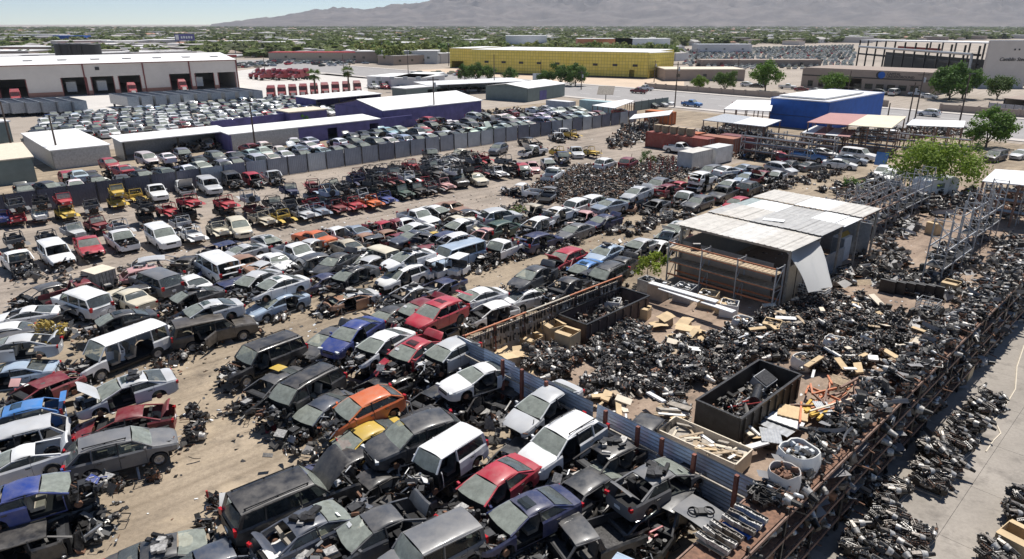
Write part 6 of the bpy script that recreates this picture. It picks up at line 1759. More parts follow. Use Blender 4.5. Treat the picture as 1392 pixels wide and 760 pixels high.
LIT += trail([(425, 600), (450, 640), (480, 660)], 1.0, 3, 'x', 'x', 17, ind=False)
LIT += trail([(900, 745), (960, 715), (1000, 720)], 1.0, 2.5, 'x', 'x', 18, ind=False)
LIT += trail([(0, 450), (60, 470), (100, 440), (200, 440)], 1.2, 1.2, 'x', 'x', 19, ind=False)
LIT += trail([(0, 480), (80, 500), (40, 620), (90, 600)], 1.5, 1.2, 'x', 'x', 20, ind=False)
for px0, py0, px1, py1 in ((0, 385, 200, 380), (240, 400, 420, 395), (430, 380, 600, 350), (600, 340, 800, 300), (620, 410, 760, 400), (760, 390, 880, 345), (480, 450, 640, 430), (400, 500, 560, 470), (800, 290, 900, 268), (900, 262, 1040, 240)):
    LIT += trail([(px0, py0), (px1, py1)], 2.0, 3.2, 'x', 'x', px0 + py1, ind=False)
for p, rz, z in NEARPOS:           # torn-off bits around each wreck
    for k in range(22 if p.length < 55 else 12):
        a, b_ = r3.uniform(-2.6, 2.9), r3.choice((-1, 1)) * r3.uniform(.75, 1.25)
        if r3.random() < .35: a, b_ = r3.uniform(2.0, 2.9), r3.uniform(-1, 1)
        q = p + Vector((math.cos(rz) * a - math.sin(rz) * b_, math.sin(rz) * a + math.cos(rz) * b_, 0)); q.z = r3.random() ** 1.6 * (.35 + z * .7)
        LIT.append((r3.choice(SCRAP + HEADS + ENG[:4]), TM(q, r3.random() * 6.3, r3.uniform(.25, .6), r3.uniform(-1, 1), r3.uniform(-.6, .6))))
bulk('scrap_litter', LIT, label='small loose metal and plastic parts strewn between the wrecks', cat='scrap', color=(.13, .13, .135))

# ---- heap of axles and suspension between the aisles
ax = area([(700, 268), (740, 240), (800, 225), (850, 232), (900, 215), (945, 222), (930, 245), (890, 262), (850, 275), (780, 280)])
apts = fill(ax, 1.05)
r3.shuffle(apts)
arest = []
for i, (x, y) in enumerate(apts):
    if i < 110:
        mk('bare_axle', r3.choice(AXLES), None, (.3, .25, .2), 'rusty axle in the wide heap beyond the middle row', 'axle', 'axles in the wide heap', None, (x, y, r3.uniform(0, .25)), (r3.uniform(-.3, .3), r3.uniform(-.3, .3), r3.random() * 6.3))
    for k in range(5):
        arest.append((r3.choice(AXLES + SCRAP[2:5] + SCRAP[8:11] + HEADS), TM((x + r3.uniform(-.7, .7), y + r3.uniform(-.7, .7), r3.uniform(0, .5)), r3.random() * 6.3, r3.uniform(.6, 1.0), r3.uniform(-1, 1), r3.uniform(-.5, .5))))
bulk('suspension_part_heap', arest, label='brown and grey suspension parts heaped beyond the middle row', cat='scrap heap', color=(.42, .38, .34))
# red posts and rods standing in that heap
rp = MB()
R_ = random.Random(77)
for k in range(34):
    p = G(R_.uniform(880, 920), R_.uniform(222, 238))
    rp.bar(p, p + Vector((R_.uniform(-.2, .2), R_.uniform(-.2, .2), R_.uniform(.5, 1.7))), .09, .09, 'red_trim')
rp.obj('red_steel_frame', None, None, 'bundle of upright red steel frames in the axle heap', 'frame')
for k in range(9):
    p = G(r3.uniform(808, 860), r3.uniform(222, 252))
    MB().bar(p, p + Vector((r3.uniform(-.15, .15), 0, r3.uniform(1.4, 2.4))), .07, .07, 'rusty').obj('steel_post', None, None, 'thin rusty post standing in the axle heap', 'post', 'thin rusty posts in the axle heap')

# ---- tyres lying about
for i, (px, py, z) in enumerate(((75, 505, 0), (78, 503, .2), (92, 430, 0), (72, 408, 0), (452, 350, 0), (462, 348, 0), (462, 348, .2), (472, 349, 0), (455, 342, 0), (446, 346, .2), (52, 377, 0), (660, 362, 0), (670, 360, 0), (222, 582, .5), (765, 655, .0), (610, 366, 0), (740, 262, 0), (760, 258, 0))):
    p = G(px, py, z); p.z = z
    mk('loose_tyre', TYRE, None, (1, 1, 1), 'black tyre lying loose among the wrecks', 'tyre', 'loose tyres', None, p, (0, 0, r3.random()))

# ------------------------------------------------------------------ compound fence of ribbed steel sheets with red posts
FU = 23.0
fe = empty('steel_fence', Y(FU, -29.0), 0, 'blue-grey ribbed steel sheet fence between wrecks and engine heap', 'fence')
fe.rotation_euler = (0, 0, ROT_V)          # local +x runs along v
def ribbed(lx, h, ribs, depth, mat, amp_dir=1):
    mb = MB()
    rows = []
    n = ribs * 2
    for k in range(n + 1):
        z = h * k / n
        d = depth if (k % 2) else 0
        rows.append([(0, d, z), (lx, d, z)])
    mb.grid(rows, mat, False)
    mb.grid([[(x, y - .015, z) for x, y, z in r] for r in rows], mat, False, flip=True)
    return mb
x = 0
simple('fence_steel', (.60, .66, .74), .42, .3, vary=.25, nscale=1.2)
simple('fence_steel_dark', (.38, .42, .48), .42, .3, vary=.3, nscale=1.2)
for k, (wd, h, off) in enumerate(((2.4, 2.35, 0), (2.6, 2.4, .05), (2.5, 2.3, -.04), (3.2, 2.5, -.10), (2.4, 2.3, .02), (3.2, 2.4, -.12), (3.1, 2.35, 0))):
    o = ribbed(wd - .03, h, 13, .035, 'fence_steel' if k % 3 else 'fence_steel_dark').obj('steel_sheet', fe)
    o.location = (x, off, .3); o.rotation_euler = (r3.uniform(-.05, .03), 0, 0)
    x += wd
rl = MB().bar((0, -.35, 1.9), (x, -.35, 1.9), .08, .1, 'wood_grey').obj('rail', fe)
for px, py in ((709, 478), (736, 490), (764, 508), (829, 555), (875, 575), (909, 590), (957, 608), (1014, 636)):
    p = G(px, py, 2.9); u, v = UV(p)
    MB().box((0, 0, 1.45), (.16, .16, 2.9), 'post_red').obj('fence_post', fe).location = (v + 29.0, -.48, 0)

# ---- rail with hanging struts along the compound's far side
RV = -29.0
ra = empty('hanging_parts_rail', Y(23.6, RV), ROT_U, 'long orange pipe rail with rows of dark struts hanging from it', 'rail')
for k, (a, b_, m_) in enumerate(((0, 5.2, 'beam_orange'), (5.2, 9.4, 'cream'), (9.4, 15.2, 'beam_orange'))):
    MB().tube((a, 0, 2.45), (b_ - .02, 0, 2.45), .055, .055, m_, 8).obj('rail_pipe', ra)
for x in np.arange(0, 15.3, 2.55): MB().box((x, .12, 1.22), (.14, .14, 2.44), 'post_red' if x < 4 else 'rack_steel').obj('post', ra)
MB().box((7.6, .35, 1.0), (15.2, .06, 1.9), 'tan_wall').obj('back_board', ra)
strut = MB().tube((0, 0, 0), (0, 0, -.35), .02, .02, 'dark_metal', 5).lathe([(0, .05), (-.1, .07), (-.35, .07), (-.4, .03)], (0, 0, 1), (0, 0, -.3), 'grease', 7).mesh('hanging_strut')
strut2 = MB().tube((0, 0, 0), (0, 0, -.8), .018, .018, 'alu', 5).box((0, 0, -.3), (.1, .08, .14), 'black_plastic').box((0, 0, -.75), (.09, .09, .12), 'galv').mesh('hanging_shaft')
x = .15
while x < 15.1:
    for dz in (2.35, 1.55):
        o = mk('hanging_strut', r3.choice((strut, strut, strut2)), ra, None, loc=(x + r3.uniform(-.03, .03), -.12 + r3.uniform(-.05, .05), dz), rot=(r3.uniform(-.12, .12), r3.uniform(-.12, .12), 0), scale=(1, 1, r3.uniform(.8, 1.05)))
    x += .21

# ------------------------------------------------------------------ skips, cartons, pallets, sacks
def skip_bin(p, rz, L, W, H, label, col_, contents):
    e = empty('roll_off_skip', p, rz, label, 'skip')
    nm = 'skip_' + str(len(MATS)); simple(nm, col_, .6, .2, vary=.4, nscale=2)
    MB().box((0, 0, .22), (L, W, .08), nm).obj('floor', e)
    for s in (1, -1):
        w = MB().box((0, s * W / 2, H / 2 + .2), (L, .06, H), nm).obj('side_wall', e)
        for k in range(8): MB().box((-L / 2 + .4 + k * (L - .8) / 7, s * (W / 2 + .07), H / 2 + .2), (.10, .09, H - .1), nm).obj('rib', w)
        MB().box((0, s * W / 2, H + .22), (L + .08, .14, .1), 'dark_metal').obj('top_rail', e)
    for s in (1, -1):
        MB().box((s * L / 2, 0, H / 2 + .2), (.06, W - .06, H), nm).obj('end_wall', e)
        MB().box((s * L / 2, 0, H + .22), (.14, W - .16, .1), 'dark_metal').obj('end_rail', e)
    for s in (1, -1): MB().bar((-L / 2, s * .5, .1), (L / 2, s * .5, .1), .14, .16, 'dark_metal').obj('runner', e)
    R_ = random.Random(int(L * 100))
    M = Matrix.Translation(p) @ Matrix.Rotation(rz, 4, 'Z')
    st_ = []
    for k in range(contents):
        q = M @ Vector((R_.uniform(-L * .44, L * .44), R_.uniform(-W * .4, W * .4), R_.uniform(.3, .3 + .45 * H)))
        st_.append((R_.choice(SCRAP + HEADS + ENG[:4] + AXLES), TM(q, R_.random() * 6.3, R_.uniform(.4, .8), R_.uniform(-1, 1), R_.uniform(-.6, .6))))
    bulk('scrap_in_skip', st_, label='mixed metal scrap filling the ' + label.split(' full')[0].split(' beside')[0], cat='scrap', color=(.25, .24, .22))
    return e
ctr = (G(947, 545, 1.6) + G(1032, 490, 1.6) + G(1090, 513, 1.6) + G(1005, 572, 1.6)) / 4; ctr.z = 0
skip_bin(ctr, ROT_U - .0, 6.6, 2.5, 1.45, 'black skip beside the fence corner, front one of two', (.035, .033, .033), 120)
ctr2 = (G(763, 430, 1.4) + G(841, 392, 1.4) + G(879, 402, 1.4) + G(800, 448, 1.4)) / 4; ctr2.z = 0
skip_bin(ctr2, ROT_U + .03, 7.2, 2.45, 1.3, 'dark brown skip beside the hanging parts rail', (.085, .062, .058), 90)
# big things lying in the front skip
Mx = Matrix.Translation(ctr) @ Matrix.Rotation(ROT_U, 4, 'Z')
o = MB().box((0, 0, 0), (1.3, .9, .5), 'galv').box((0, 0, .28), (1.2, .8, .06), 'dark_metal').obj('metal_cabinet', None, None, 'grey metal cabinet lying in the black skip', 'cabinet'); o.matrix_world = Mx @ Matrix.Translation((1.9, .2, 1.25)) @ Matrix.Rotation(.4, 4, 'X')
o = MB().tube((-.8, 0, 0), (.8, 0, 0), .28, .28, 'dark_metal', 12).tube((.8, 0, 0), (1.0, 0, 0), .12, .12, 'galv', 8).obj('steel_tank', None, None, 'rounded steel tank lying in the black skip', 'tank'); o.matrix_world = Mx @ Matrix.Translation((.4, -.2, 1.15)) @ Matrix.Rotation(.35, 4, 'Z')
for k in range(5):
    o = MB().tube((-.9, 0, 0), (.9, 0, 0), .04, .04, 'red_trim' if k < 2 else 'galv', 6).obj('steel_pipe', None, None, 'thin pipe sticking out of the scrap in the black skip', 'pipe', 'pipes in the black skip'); o.matrix_world = Mx @ Matrix.Translation((-.8 + k * .5, .1 * k - .2, 1.0)) @ Matrix.Rotation(r3.random() * 3, 4, 'Z') @ Matrix.Rotation(.35, 4, 'Y')

def carton(p, rz, w, d, h, label, flaps=True, group=None):
    e = empty('cardboard_carton', p, rz, label, 'carton', group)
    for s in (1, -1):
        MB().box((s * w / 2, 0, h / 2), (.03, d, h), 'cardboard').obj('carton_side', e)
        MB().box((0, s * d / 2, h / 2), (w - .03, .03, h), 'cardboard').obj('carton_side', e)
        if flaps:
            a = r3.uniform(.2, .9)
            MB().box((s * (w / 2 - .02 + .17 * math.cos(a) * -.6), 0, h + .05), (.34, d * .96, .015), 'cardboard', Matrix.Rotation(s * a * .3, 3, 'Y')).obj('flap', e)
    MB().box((0, 0, .02), (w - .04, d - .04, .03), 'cardboard').obj('carton_base', e)
    return e
for px, py, w, d, h, l in ((752, 462, 1.25, 1.15, 1.2, 'tall open cardboard carton behind its twin near the brown skip'), (771, 474, 1.25, 1.2, 1.25, 'tall open cardboard carton nearest the engine heap, one of a pair'), (722, 468, 1.4, 1.2, .6, 'low cardboard box full of wooden sticks'), (875, 432, .9, .8, .8, 'small open brown box beside the brown skip'), (985, 425, 1.2, 1.0, .9, 'double cardboard box beneath the long white planks'), (1290, 398, 1.2, 1.1, .9, 'torn brown carton near the parts rack'), (1305, 512, 1.0, 1.0, .8, 'brown carton on the concrete behind the long rack'), (1268, 318, 1.1, 1.1, 1.2, 'brown carton among the far racks'), (1048, 452, 1.2, 1.1, .8, 'torn carton full of scrap beside the cardboard sheet'), (1380, 748, 1.3, 1.2, .8, 'open brown carton at the lower right corner')):
    carton(G(px, py), ROT_U + r3.uniform(-.3, .3), w, d, h, l)
for px, py, w, d, z in ((695, 482, 1.3, 1.0, .9), (735, 488, 1.3, .9, .12), (758, 486, 1.2, .9, .06), (718, 500, 1.4, 1.0, .05), (676, 476, 1.5, 1.1, .5), (690, 492, 1.3, 1.2, .1), (708, 478, 1.2, 1.0, .7), (662, 470, 1.3, 1.0, .3), (745, 478, 1.3, 1.0, .45), (895, 440, 1.4, 1.1, .3), (935, 445, 1.6, 1.2, .75), (1060, 440, 1.3, 1.0, .6), (930, 437, 1.3, .9, .65), (905, 430, 1.0, 1.0, .7), (942, 450, 1.5, 1.2, .35), (920, 458, 1.2, 1.0, .2), (950, 460, 1.5, 1.1, .15), (1038, 468, 1.5, 1.0, .2), (1168, 418, 1.2, 1.1, .5), (1095, 412, 1.2, .9, .4), (1040, 592, .9, 1.2, .25), (1120, 500, 1.0, .6, .15), (775, 488, .9, .7, .3)):
    p = G(px, py, z); p.z = z
    sh = MB().grid([[(x, y, .05 * math.sin(4 * x + px) + .03 * math.cos(5 * y)) for y in (-d / 2, 0, d / 2)] for x in (-w / 2, -w / 6, w / 6, w / 2)], 'cardboard', False)
    sh.merge(MB().grid([[(x, y, .05 * math.sin(4 * x + px) + .03 * math.cos(5 * y) - .012) for y in (-d / 2, 0, d / 2)] for x in (-w / 2, -w / 6, w / 6, w / 2)], 'cardboard', False))
    o = sh.obj('cardboard_sheet', None, None, 'flattened tan cardboard sheet lying in the compound', 'cardboard', 'flattened cardboard in the compound'); o.location = p; o.rotation_euler = (r3.uniform(-.25, .25), r3.uniform(-.2, .2), r3.random() * 3)
    if z > .3: MB().box((0, 0, -z / 2 - .03), (w * .7, d * .7, max(.05, z - .08)), 'wood').obj('support_stack', o)
_pal = None
def pallet(p, rz, label, mat='wood', tilt=(0, 0), group=None, n=1):
    e = empty('wooden_pallet', p, 0, label, 'pallet', group, (tilt[0], tilt[1], rz))
    board = MB().box((0, 0, 0), (.10, 1.0, .022), mat).mesh('deck_board'); beam = MB().box((0, 0, 0), (1.2, .045, .09), mat).mesh('stringer')
    for q in range(n):
        for k in range(8): mk('deck_board', board, e, None, loc=(-.55 + k * .157, 0, .135 + q * .15))
        for k in range(3): mk('stringer', beam, e, None, loc=(0, -.46 + k * .46, .075 + q * .15))
    return e
PL = [(1005, 588, 'wood', .3), (968, 560, 'wood', .25), (925, 575, 'wood_grey', .15), (905, 560, 'wood', .4), (1258, 395, 'wood_grey', 0), (1180, 452, 'wood_grey', .3), (1205, 520, 'wood', .5), (1232, 500, 'wood', .4), (1260, 512, 'wood_grey', .9), (1225, 492, 'wood', .7), (1165, 490, 'wood_grey', .3), (1175, 386, 'wood', .9), (700, 492, 'wood', 0), (845, 540, 'wood_grey', .1), (975, 490, 'wood_grey', .2), (1140, 520, 'wood', .25), (1085, 560, 'wood_grey', .3)]
for i, (px, py, m_, z) in enumerate(PL):
    p = G(px, py, z); p.z = z
    pallet(p, ROT_U + r3.uniform(-.6, .6), 'worn wooden pallet thrown down in the compound', m_, (r3.uniform(-.25, .25), r3.uniform(-.2, .2)) if z > .05 else (0, 0), 'wooden pallets in the compound', 4 if i == 12 else 1)
def sack(p, w, h, label, fill_='galv', torn=False, round_=False):
    R_ = random.Random(int(p.x * 100)); mb = MB()
    n = 20; rows = []
    for z, s in ((0, .92), (h * .1, 1.0), (h * .5, 1.06), (h * .85, 1.0), (h, .96), (h * .98, .90), (h * .7, .88)):
        row = []
        for k in range(n + 1):
            t = 2 * math.pi * (k % n) / n
            q = 1.0 if round_ else 1 / max(abs(math.cos(t)), abs(math.sin(t))) ** .7
            rr = w / 2 * s * q * (1 + .05 * mnoise.noise(Vector((math.cos(t) * 3, math.sin(t) * 3, z * 3 + p.x))))
            row.append((math.cos(t) * rr, math.sin(t) * rr, z + (0 if z < h * .5 else .12 * h * mnoise.noise(Vector((math.cos(t) * 2, math.sin(t) * 2, p.x))))))
        rows.append(row)
    e = empty('bulk_sack', p, ROT_U + R_.uniform(-.2, .2), label, 'sack')
    mb.grid(rows, 'poly_bag' if not round_ else 'stucco_pale').obj('sack_body', e)
    f = MB()
    for k in range(26):
        f.box((R_.uniform(-.3, .3) * w, R_.uniform(-.3, .3) * w, h * R_.uniform(.72, .98)), (R_.uniform(.08, .35), R_.uniform(.06, .2), R_.uniform(.05, .2)), R_.choice((fill_, fill_, 'rusty', 'dark_metal', 'wood')), Matrix.Rotation(R_.random() * 3, 3, 'Z') @ Matrix.Rotation(R_.uniform(-.5, .5), 3, 'X'))
    f.box((0, 0, h * .4), (w * .7, w * .7, h * .6), 'dark_metal')
    o = f.obj('sack_contents', e); o['kind'] = 'stuff'
    return e
sack(G(1132, 476), 1.2, .85, 'white bulk sack standing upright in the engine heap', 'galv')
sack(G(1092, 500), 1.3, .75, 'white bulk sack full of timber beside the black skip', 'wood')
sack(G(1065, 450), 1.1, .7, 'grey sack with torn rim beside the flattened cardboard', 'dark_metal')
sack(G(1008, 447), 1.3, .8, 'pale round sack of scrap below the long white planks', 'galv')
sack(G(1205, 562), 1.6, 1.1, 'big crumpled white sack beside the orange beams', 'poly_bag')
sack(G(862, 500), .8, .4, 'small white sack among the engines', 'poly_bag')
sack(G(1180, 470), 1.0, .8, 'white sack beside the bare dirt patch in the compound', 'galv')
sack(G(1240, 545, 1.0), 1.2, .8, 'crumpled sack at the back of the long rack', 'poly_bag')
sack(G(905, 402), 1.1, .8, 'white sack behind the brown skip', 'galv')
# cream trough of timber
p = (G(905, 590, .6) + G(1010, 622, .6)) / 2; p.z = 0
tr = empty('timber_trough', p, ROT_V + .04, 'long cream metal trough filled with broken timber by the fence', 'trough')
for s in (1, -1):
    MB().bar((-2.1, s * .85, .95), (2.1, s * .85, .95), .07, .07, 'cream').obj('top_rail', tr); MB().box((0, s * .85, .5), (4.2, .04, .8), 'cream').obj('side_wall', tr)
    MB().bar((s * 2.1, -.85, .95), (s * 2.1, .85, .95), .07, .07, 'cream').obj('end_rail', tr); MB().box((s * 2.1, 0, .5), (.04, 1.66, .8), 'cream').obj('end_wall', tr)
for k in range(34):
    M = Matrix.Translation(p) @ Matrix.Rotation(ROT_V, 4, 'Z') @ Matrix.Translation((r3.uniform(-1.7, 1.7), r3.uniform(-.6, .6), r3.uniform(.55, .95))) @ Matrix.Rotation(r3.random() * 3.1, 4, 'Z') @ Matrix.Rotation(r3.uniform(-.2, .2), 4, 'Y')
    o = MB().box((0, 0, 0), (r3.uniform(.5, 1.3), r3.uniform(.08, .2), .035), r3.choice(('wood', 'wood', 'wood_grey', 'cream', 'white_metal'))).obj('timber_piece', None, None, 'broken board lying in the cream trough', 'board', 'boards in the cream trough'); o.matrix_world = M
MB().box((0, 0, .3), (3.9, 1.5, .5), 'wood_grey').obj('timber_fill', tr)
# boards, plastic and paper thrown over the engine heap
for k in range(70):
    px, py = ((1175, 430), (1030, 460), (1130, 500), (905, 560), (850, 545), (1090, 430), (1200, 480), (1250, 470), (940, 470), (1010, 600))[k % 10]
    p = G(px + r3.gauss(0, 22), py + r3.gauss(0, 10), .7); p.z = r3.uniform(.6, .95)
    m_ = r3.choice(('wood', 'wood_grey', 'cardboard', 'poly_bag', 'white_metal', 'cream'))
    o = MB().box((0, 0, 0), (r3.uniform(.4, 1.5), r3.uniform(.1, .55), r3.uniform(.03, .12)), m_).obj('thrown_board', None, None, {'wood': 'splintered tan board', 'wood_grey': 'weathered grey board', 'cardboard': 'torn cardboard piece', 'poly_bag': 'pale plastic piece', 'white_metal': 'white metal strip', 'cream': 'cream panel piece'}[m_] + ' lying on the engine heap', 'board', 'boards and scraps on the engine heap'); o.location = p; o.rotation_euler = (r3.uniform(-.3, .3), r3.uniform(-.3, .3), r3.random() * 6)
# orange and yellow steel beams thrown down
for k in range(26):
    p = G(r3.uniform(1085, 1165), r3.uniform(522, 568), .5); p.z = r3.uniform(.2, .9)
    o = MB().box((0, 0, 0), (r3.uniform(1.0, 2.9), .10, .12), r3.choice(('beam_orange', 'beam_orange', 'rack_steel'))).obj('steel_beam', None, None, 'orange-painted beam in the jumbled stack beside the black skip', 'beam', 'orange beams beside the black skip')
    o.location = p; o.rotation_euler = (r3.uniform(-.2, .2), r3.uniform(-.15, .15), ROT_U + r3.gauss(0, .5))
simple('beam_yellow', (.60, .38, .06), .6, vary=.2)
for k in range(6):
    p = G(1098 + k * 4, 548 + k * 4, .6); p.z = .5 + .06 * k
    o = MB().box((0, 0, 0), (1.6, .14, .14), 'beam_yellow').obj('steel_beam', None, None, 'yellow-painted beam at the near end of the orange beam stack', 'beam', 'yellow beams beside the black skip'); o.location = p; o.rotation_euler = (0, .1, ROT_U + r3.uniform(-.3, .3))
o = MB().box((0, 0, 0), (6.8, .1, .06), 'cream').obj('long_plank', None, None, 'long pale pole lying across the orange beams', 'pole'); p = (G(1090, 562, 1) + G(1232, 520, 1)) / 2; o.location = p; d = G(1232, 520, 1) - G(1090, 562, 1); o.rotation_euler = (0, 0, math.atan2(d.y, d.x))
# pale metal sheets
for k, (px, py, w, d, m_) in enumerate(((1052, 575, 1.6, 2.2, 'galv'), (1068, 568, 1.5, 1.9, 'white_metal'), (1078, 560, 1.3, 1.5, 'cardboard'), (1048, 592, 1.2, 1.0, 'galv'), (1120, 555, 1.2, .8, 'galv'))):
    mb = MB(); mb.grid([[(x * w, y * d, .02 * (i % 2)) for i, y in enumerate(np.linspace(-.5, .5, 15))] for x in (-.5, .5)], m_, False); mb.box((0, 0, -.03), (w * .98, d * .98, .03), m_)
    p = G(px, py, .5 + .08 * k); o = mb.obj('metal_sheet', None, None, ('ribbed pale sheet in the stack right of the black skip', 'white sheet in the stack right of the black skip', 'tan board lying on the sheet stack', 'small ribbed sheet leaning on the sheet stack', 'ribbed sheet beside the yellow beams')[k], 'sheet'); o.location = p; o.rotation_euler = (.05, .1 - .05 * k, ROT_U + .2 * k)
    MB().box((0, 0, -(.5 + .08 * k) / 2 - .03), (w * .6, d * .6, .4), 'dark_metal').obj('support_stack', o)
# long white planks on bins
for k, (a, b_, z) in enumerate((((884, 384), (975, 410), 1.5), ((896, 392), (950, 410), 1.35), ((955, 410), (998, 424), 1.3))):
    A_, B_ = G(*a, z), G(*b_, z); d = B_ - A_
    o = MB().box((0, 0, 0), (d.length, .55 if k != 1 else .35, .07), 'white_metal').obj('long_white_plank', None, None, ('longest white plank laid across bins below the scaffold rack', 'narrow white plank beside the longest one', 'wide white board at the right end of the planks')[k], 'plank'); o.location = (A_ + B_) / 2; o.rotation_euler = (0, 0, math.atan2(d.y, d.x))
for k, (px, py, w, h) in enumerate(((880, 398, 1.2, 1.2), (895, 405, 1.3, 1.3), (930, 408, 1.4, 1.2), (962, 416, 1.3, 1.1), (990, 428, 1.2, 1.0), (832, 424, 1.1, 1.0))):
    p = G(px, py); e = empty('scrap_bin', p, ROT_U + .1 * k, ('grey bin at the left end of the white planks', 'tan bin holding the longest white plank', 'leaning grey panel bin under the planks', 'brown bin under the middle of the planks', 'pale bin under the right plank end', 'white cabinet bin beside the brown skip')[k], 'bin')
    m_ = ('galv', 'tan_wall', 'galv', 'cardboard', 'wall_white', 'wall_white')[k]
    for s in (1, -1): MB().box((s * w / 2, 0, h / 2), (.05, w, h), m_).obj('bin_side', e); MB().box((0, s * w / 2, h / 2), (w - .06, .05, h), m_).obj('bin_side', e)
    f = MB()
    for q in range(16): f.box((r3.uniform(-.4, .4) * w, r3.uniform(-.4, .4) * w, h * r3.uniform(.75, 1.05)), (r3.uniform(.1, .4), r3.uniform(.1, .3), .12), r3.choice(('galv', 'alu', 'grease', 'dark_metal', 'white_metal')), Matrix.Rotation(r3.random() * 3, 3, 'Z'))
    f.box((0, 0, h * .4), (w * .9, w * .9, h * .7), 'dark_metal'); f.obj('bin_contents', e)['kind'] = 'stuff'
# wire cages and a black grid crate
def cage(p, rz, w, h, label, m_='galv', n=5):
    e = empty('wire_cage', p, rz, label, 'cage')
    for s in (1, -1):
        for ax_ in (0, 1):
            mb = MB()
            for k in range(n + 1):
                a = -w / 2 + w * k / n
                q0, q1 = ((a, s * w / 2, .1), (a, s * w / 2, h)) if ax_ == 0 else ((s * w / 2, a, .1), (s * w / 2, a, h))
                mb.bar(q0, q1, .03, .03, m_)
                z = .1 + (h - .1) * k / n
                q0, q1 = ((-w / 2, s * w / 2, z), (w / 2, s * w / 2, z)) if ax_ == 0 else ((s * w / 2, -w / 2, z), (s * w / 2, w / 2, z))
                mb.bar(q0, q1, .03, .03, m_)
            mb.obj('cage_side', e)
    f = MB()
    for q in range(14): f.box((r3.uniform(-.35, .35) * w, r3.uniform(-.35, .35) * w, r3.uniform(.2, h * .8)), (r3.uniform(.2, .5), r3.uniform(.2, .4), r3.uniform(.1, .3)), r3.choice(('grease', 'alu', 'dark_metal', 'interior')), Matrix.Rotation(r3.random() * 3, 3, 'Z'))
    f.obj('cage_contents', e)['kind'] = 'stuff'
    return e
cage(G(1258, 432), ROT_U, 1.3, 1.4, 'silver wire cage standing on bare dirt inside the compound')
cage(G(1320, 442), ROT_U + .1, 1.3, 1.5, 'large silver cage with a cardboard liner beside the long rack')
cage(G(1270, 492), ROT_U + .1, 1.9, 1.2, 'black grid crate beside the pale pallets', 'black_plastic', 8)
cage(G(905, 300), ROT_U + .4, 1.2, 1.2, 'silver wire cage crate at the far aisle edge')
cage(G(1112, 410), ROT_U, 1.2, 1.2, 'white plastic crate under the hanging tarpaulin', 'white_metal')
cage(G(1088, 402), ROT_U, 1.2, 1.2, 'white wire crate beside the corrugated shed', 'white_metal')

# ------------------------------------------------------------------ racks
def rack(p, rz, bays, bw, depth, levels, H, label, name='pallet_rack', um='rack_steel', bm='rack_steel', decks=(), deckmat='wood_grey', braces=True, ends=None):
    e = empty(name, p, rz, label, 'rack')
    for k in range(bays + 1):
        x = k * bw
        for y in (0, depth): MB().box((x, y, H / 2), (.09, .09, H), um).obj('upright', e)
        if braces:
            b_ = MB(); n = max(2, int(H / 1.3))
            for q in range(n): b_.bar((x, 0, H * q / n + .1), (x, depth, H * (q + 1) / n - .1), .045, .045, um); b_.bar((x, 0, H * (q + 1) / n - .1), (x, depth, H * (q + 1) / n - .1), .045, .045, um)
            b_.obj('brace', e)
    for z in levels:
        for k in range(bays):
            for y in (-.06, depth + .06): MB().box((k * bw + bw / 2, y, z), (bw - .1, .06, .13), bm).obj('beam', e)
            if z in decks: MB().box((k * bw + bw / 2, depth / 2, z + .05), (bw - .04, depth - .02, .04), deckmat).obj('shelf', e)
    return e
LR = []      # loads in the dark inside the racks
# the long rack beside the concrete
for i, (u0, nb) in enumerate(((14.85, 4), (26.0, 3), (34.4, 3), (42.8, 3), (51.2, 4))):
    rack(Y(u0, -7.5), ROT_U, nb, 2.75, 1.35, (.75, 1.9, 2.95, 3.95), 4.25, 'rust-brown pallet rack in the long row beside the concrete, %s from the camera' % ('nearest', 'second', 'third', 'fourth', 'fifth')[i], um='dark_metal', decks=(.75, 1.9, 2.95, 3.95), deckmat='rusty', braces=False)
    for b_ in range(nb):
        for z in (0, .82, 1.97, 3.02):
            for k in range(24):
                q = Y(u0 + b_ * 2.75 + r3.uniform(.15, 2.6), -7.62 - r3.uniform(.0, .95), z + r3.uniform(.02, .3))
                LR.append((r3.choice(ENG + [HEADS[4]] * 5 + SCRAP), TM(q, r3.random() * 6.3, r3.uniform(.75, 1.2), r3.uniform(-.4, .4), r3.uniform(-.3, .3))))
        for k in range(7 if u0 + b_ * 2.75 > 20 else 0):
            q = Y(u0 + b_ * 2.75 + .25 + k * .37 + r3.uniform(-.1, .1), -8.15 + r3.uniform(-.5, .5), 4.03)
            zn = ('at its near end', 'by the round tub', 'by the orange beams', 'by the black crate', 'at its far end')[i]
            mk('gearbox', r3.choice(RICH), None, (.5, .5, .5), 'grimy gearbox on top of the long rack, ' + zn, 'gearbox', 'gearboxes on top of the long rack, ' + zn, None, q, (r3.uniform(-.2, .2), r3.uniform(-.2, .2), r3.random() * 6.3))
        for k in range(26 if u0 + b_ * 2.75 > 20 else 0):
            q = Y(u0 + b_ * 2.75 + r3.uniform(.1, 2.65), -8.15 + r3.uniform(-.65, .65), 4.03 + r3.uniform(0, .7))
            LR.append((r3.choice(HEADS + [HEADS[4]] * 4 + SCRAP + ENG[:3]), TM(q, r3.random() * 6.3, r3.uniform(.4, .8), r3.uniform(-.5, .5), r3.uniform(-.3, .3))))
# ground-level parts behind and in front of the long rack
for k in range(150):
    q = Y(r3.uniform(24, 62), r3.uniform(-10.6, -9.2), r3.uniform(0, .4))
    LR.append((r3.choice(ENG[:8] + SCRAP), TM(q, r3.random() * 6.3, r3.uniform(.6, 1.0), r3.uniform(-.5, .5), r3.uniform(-.3, .3))))
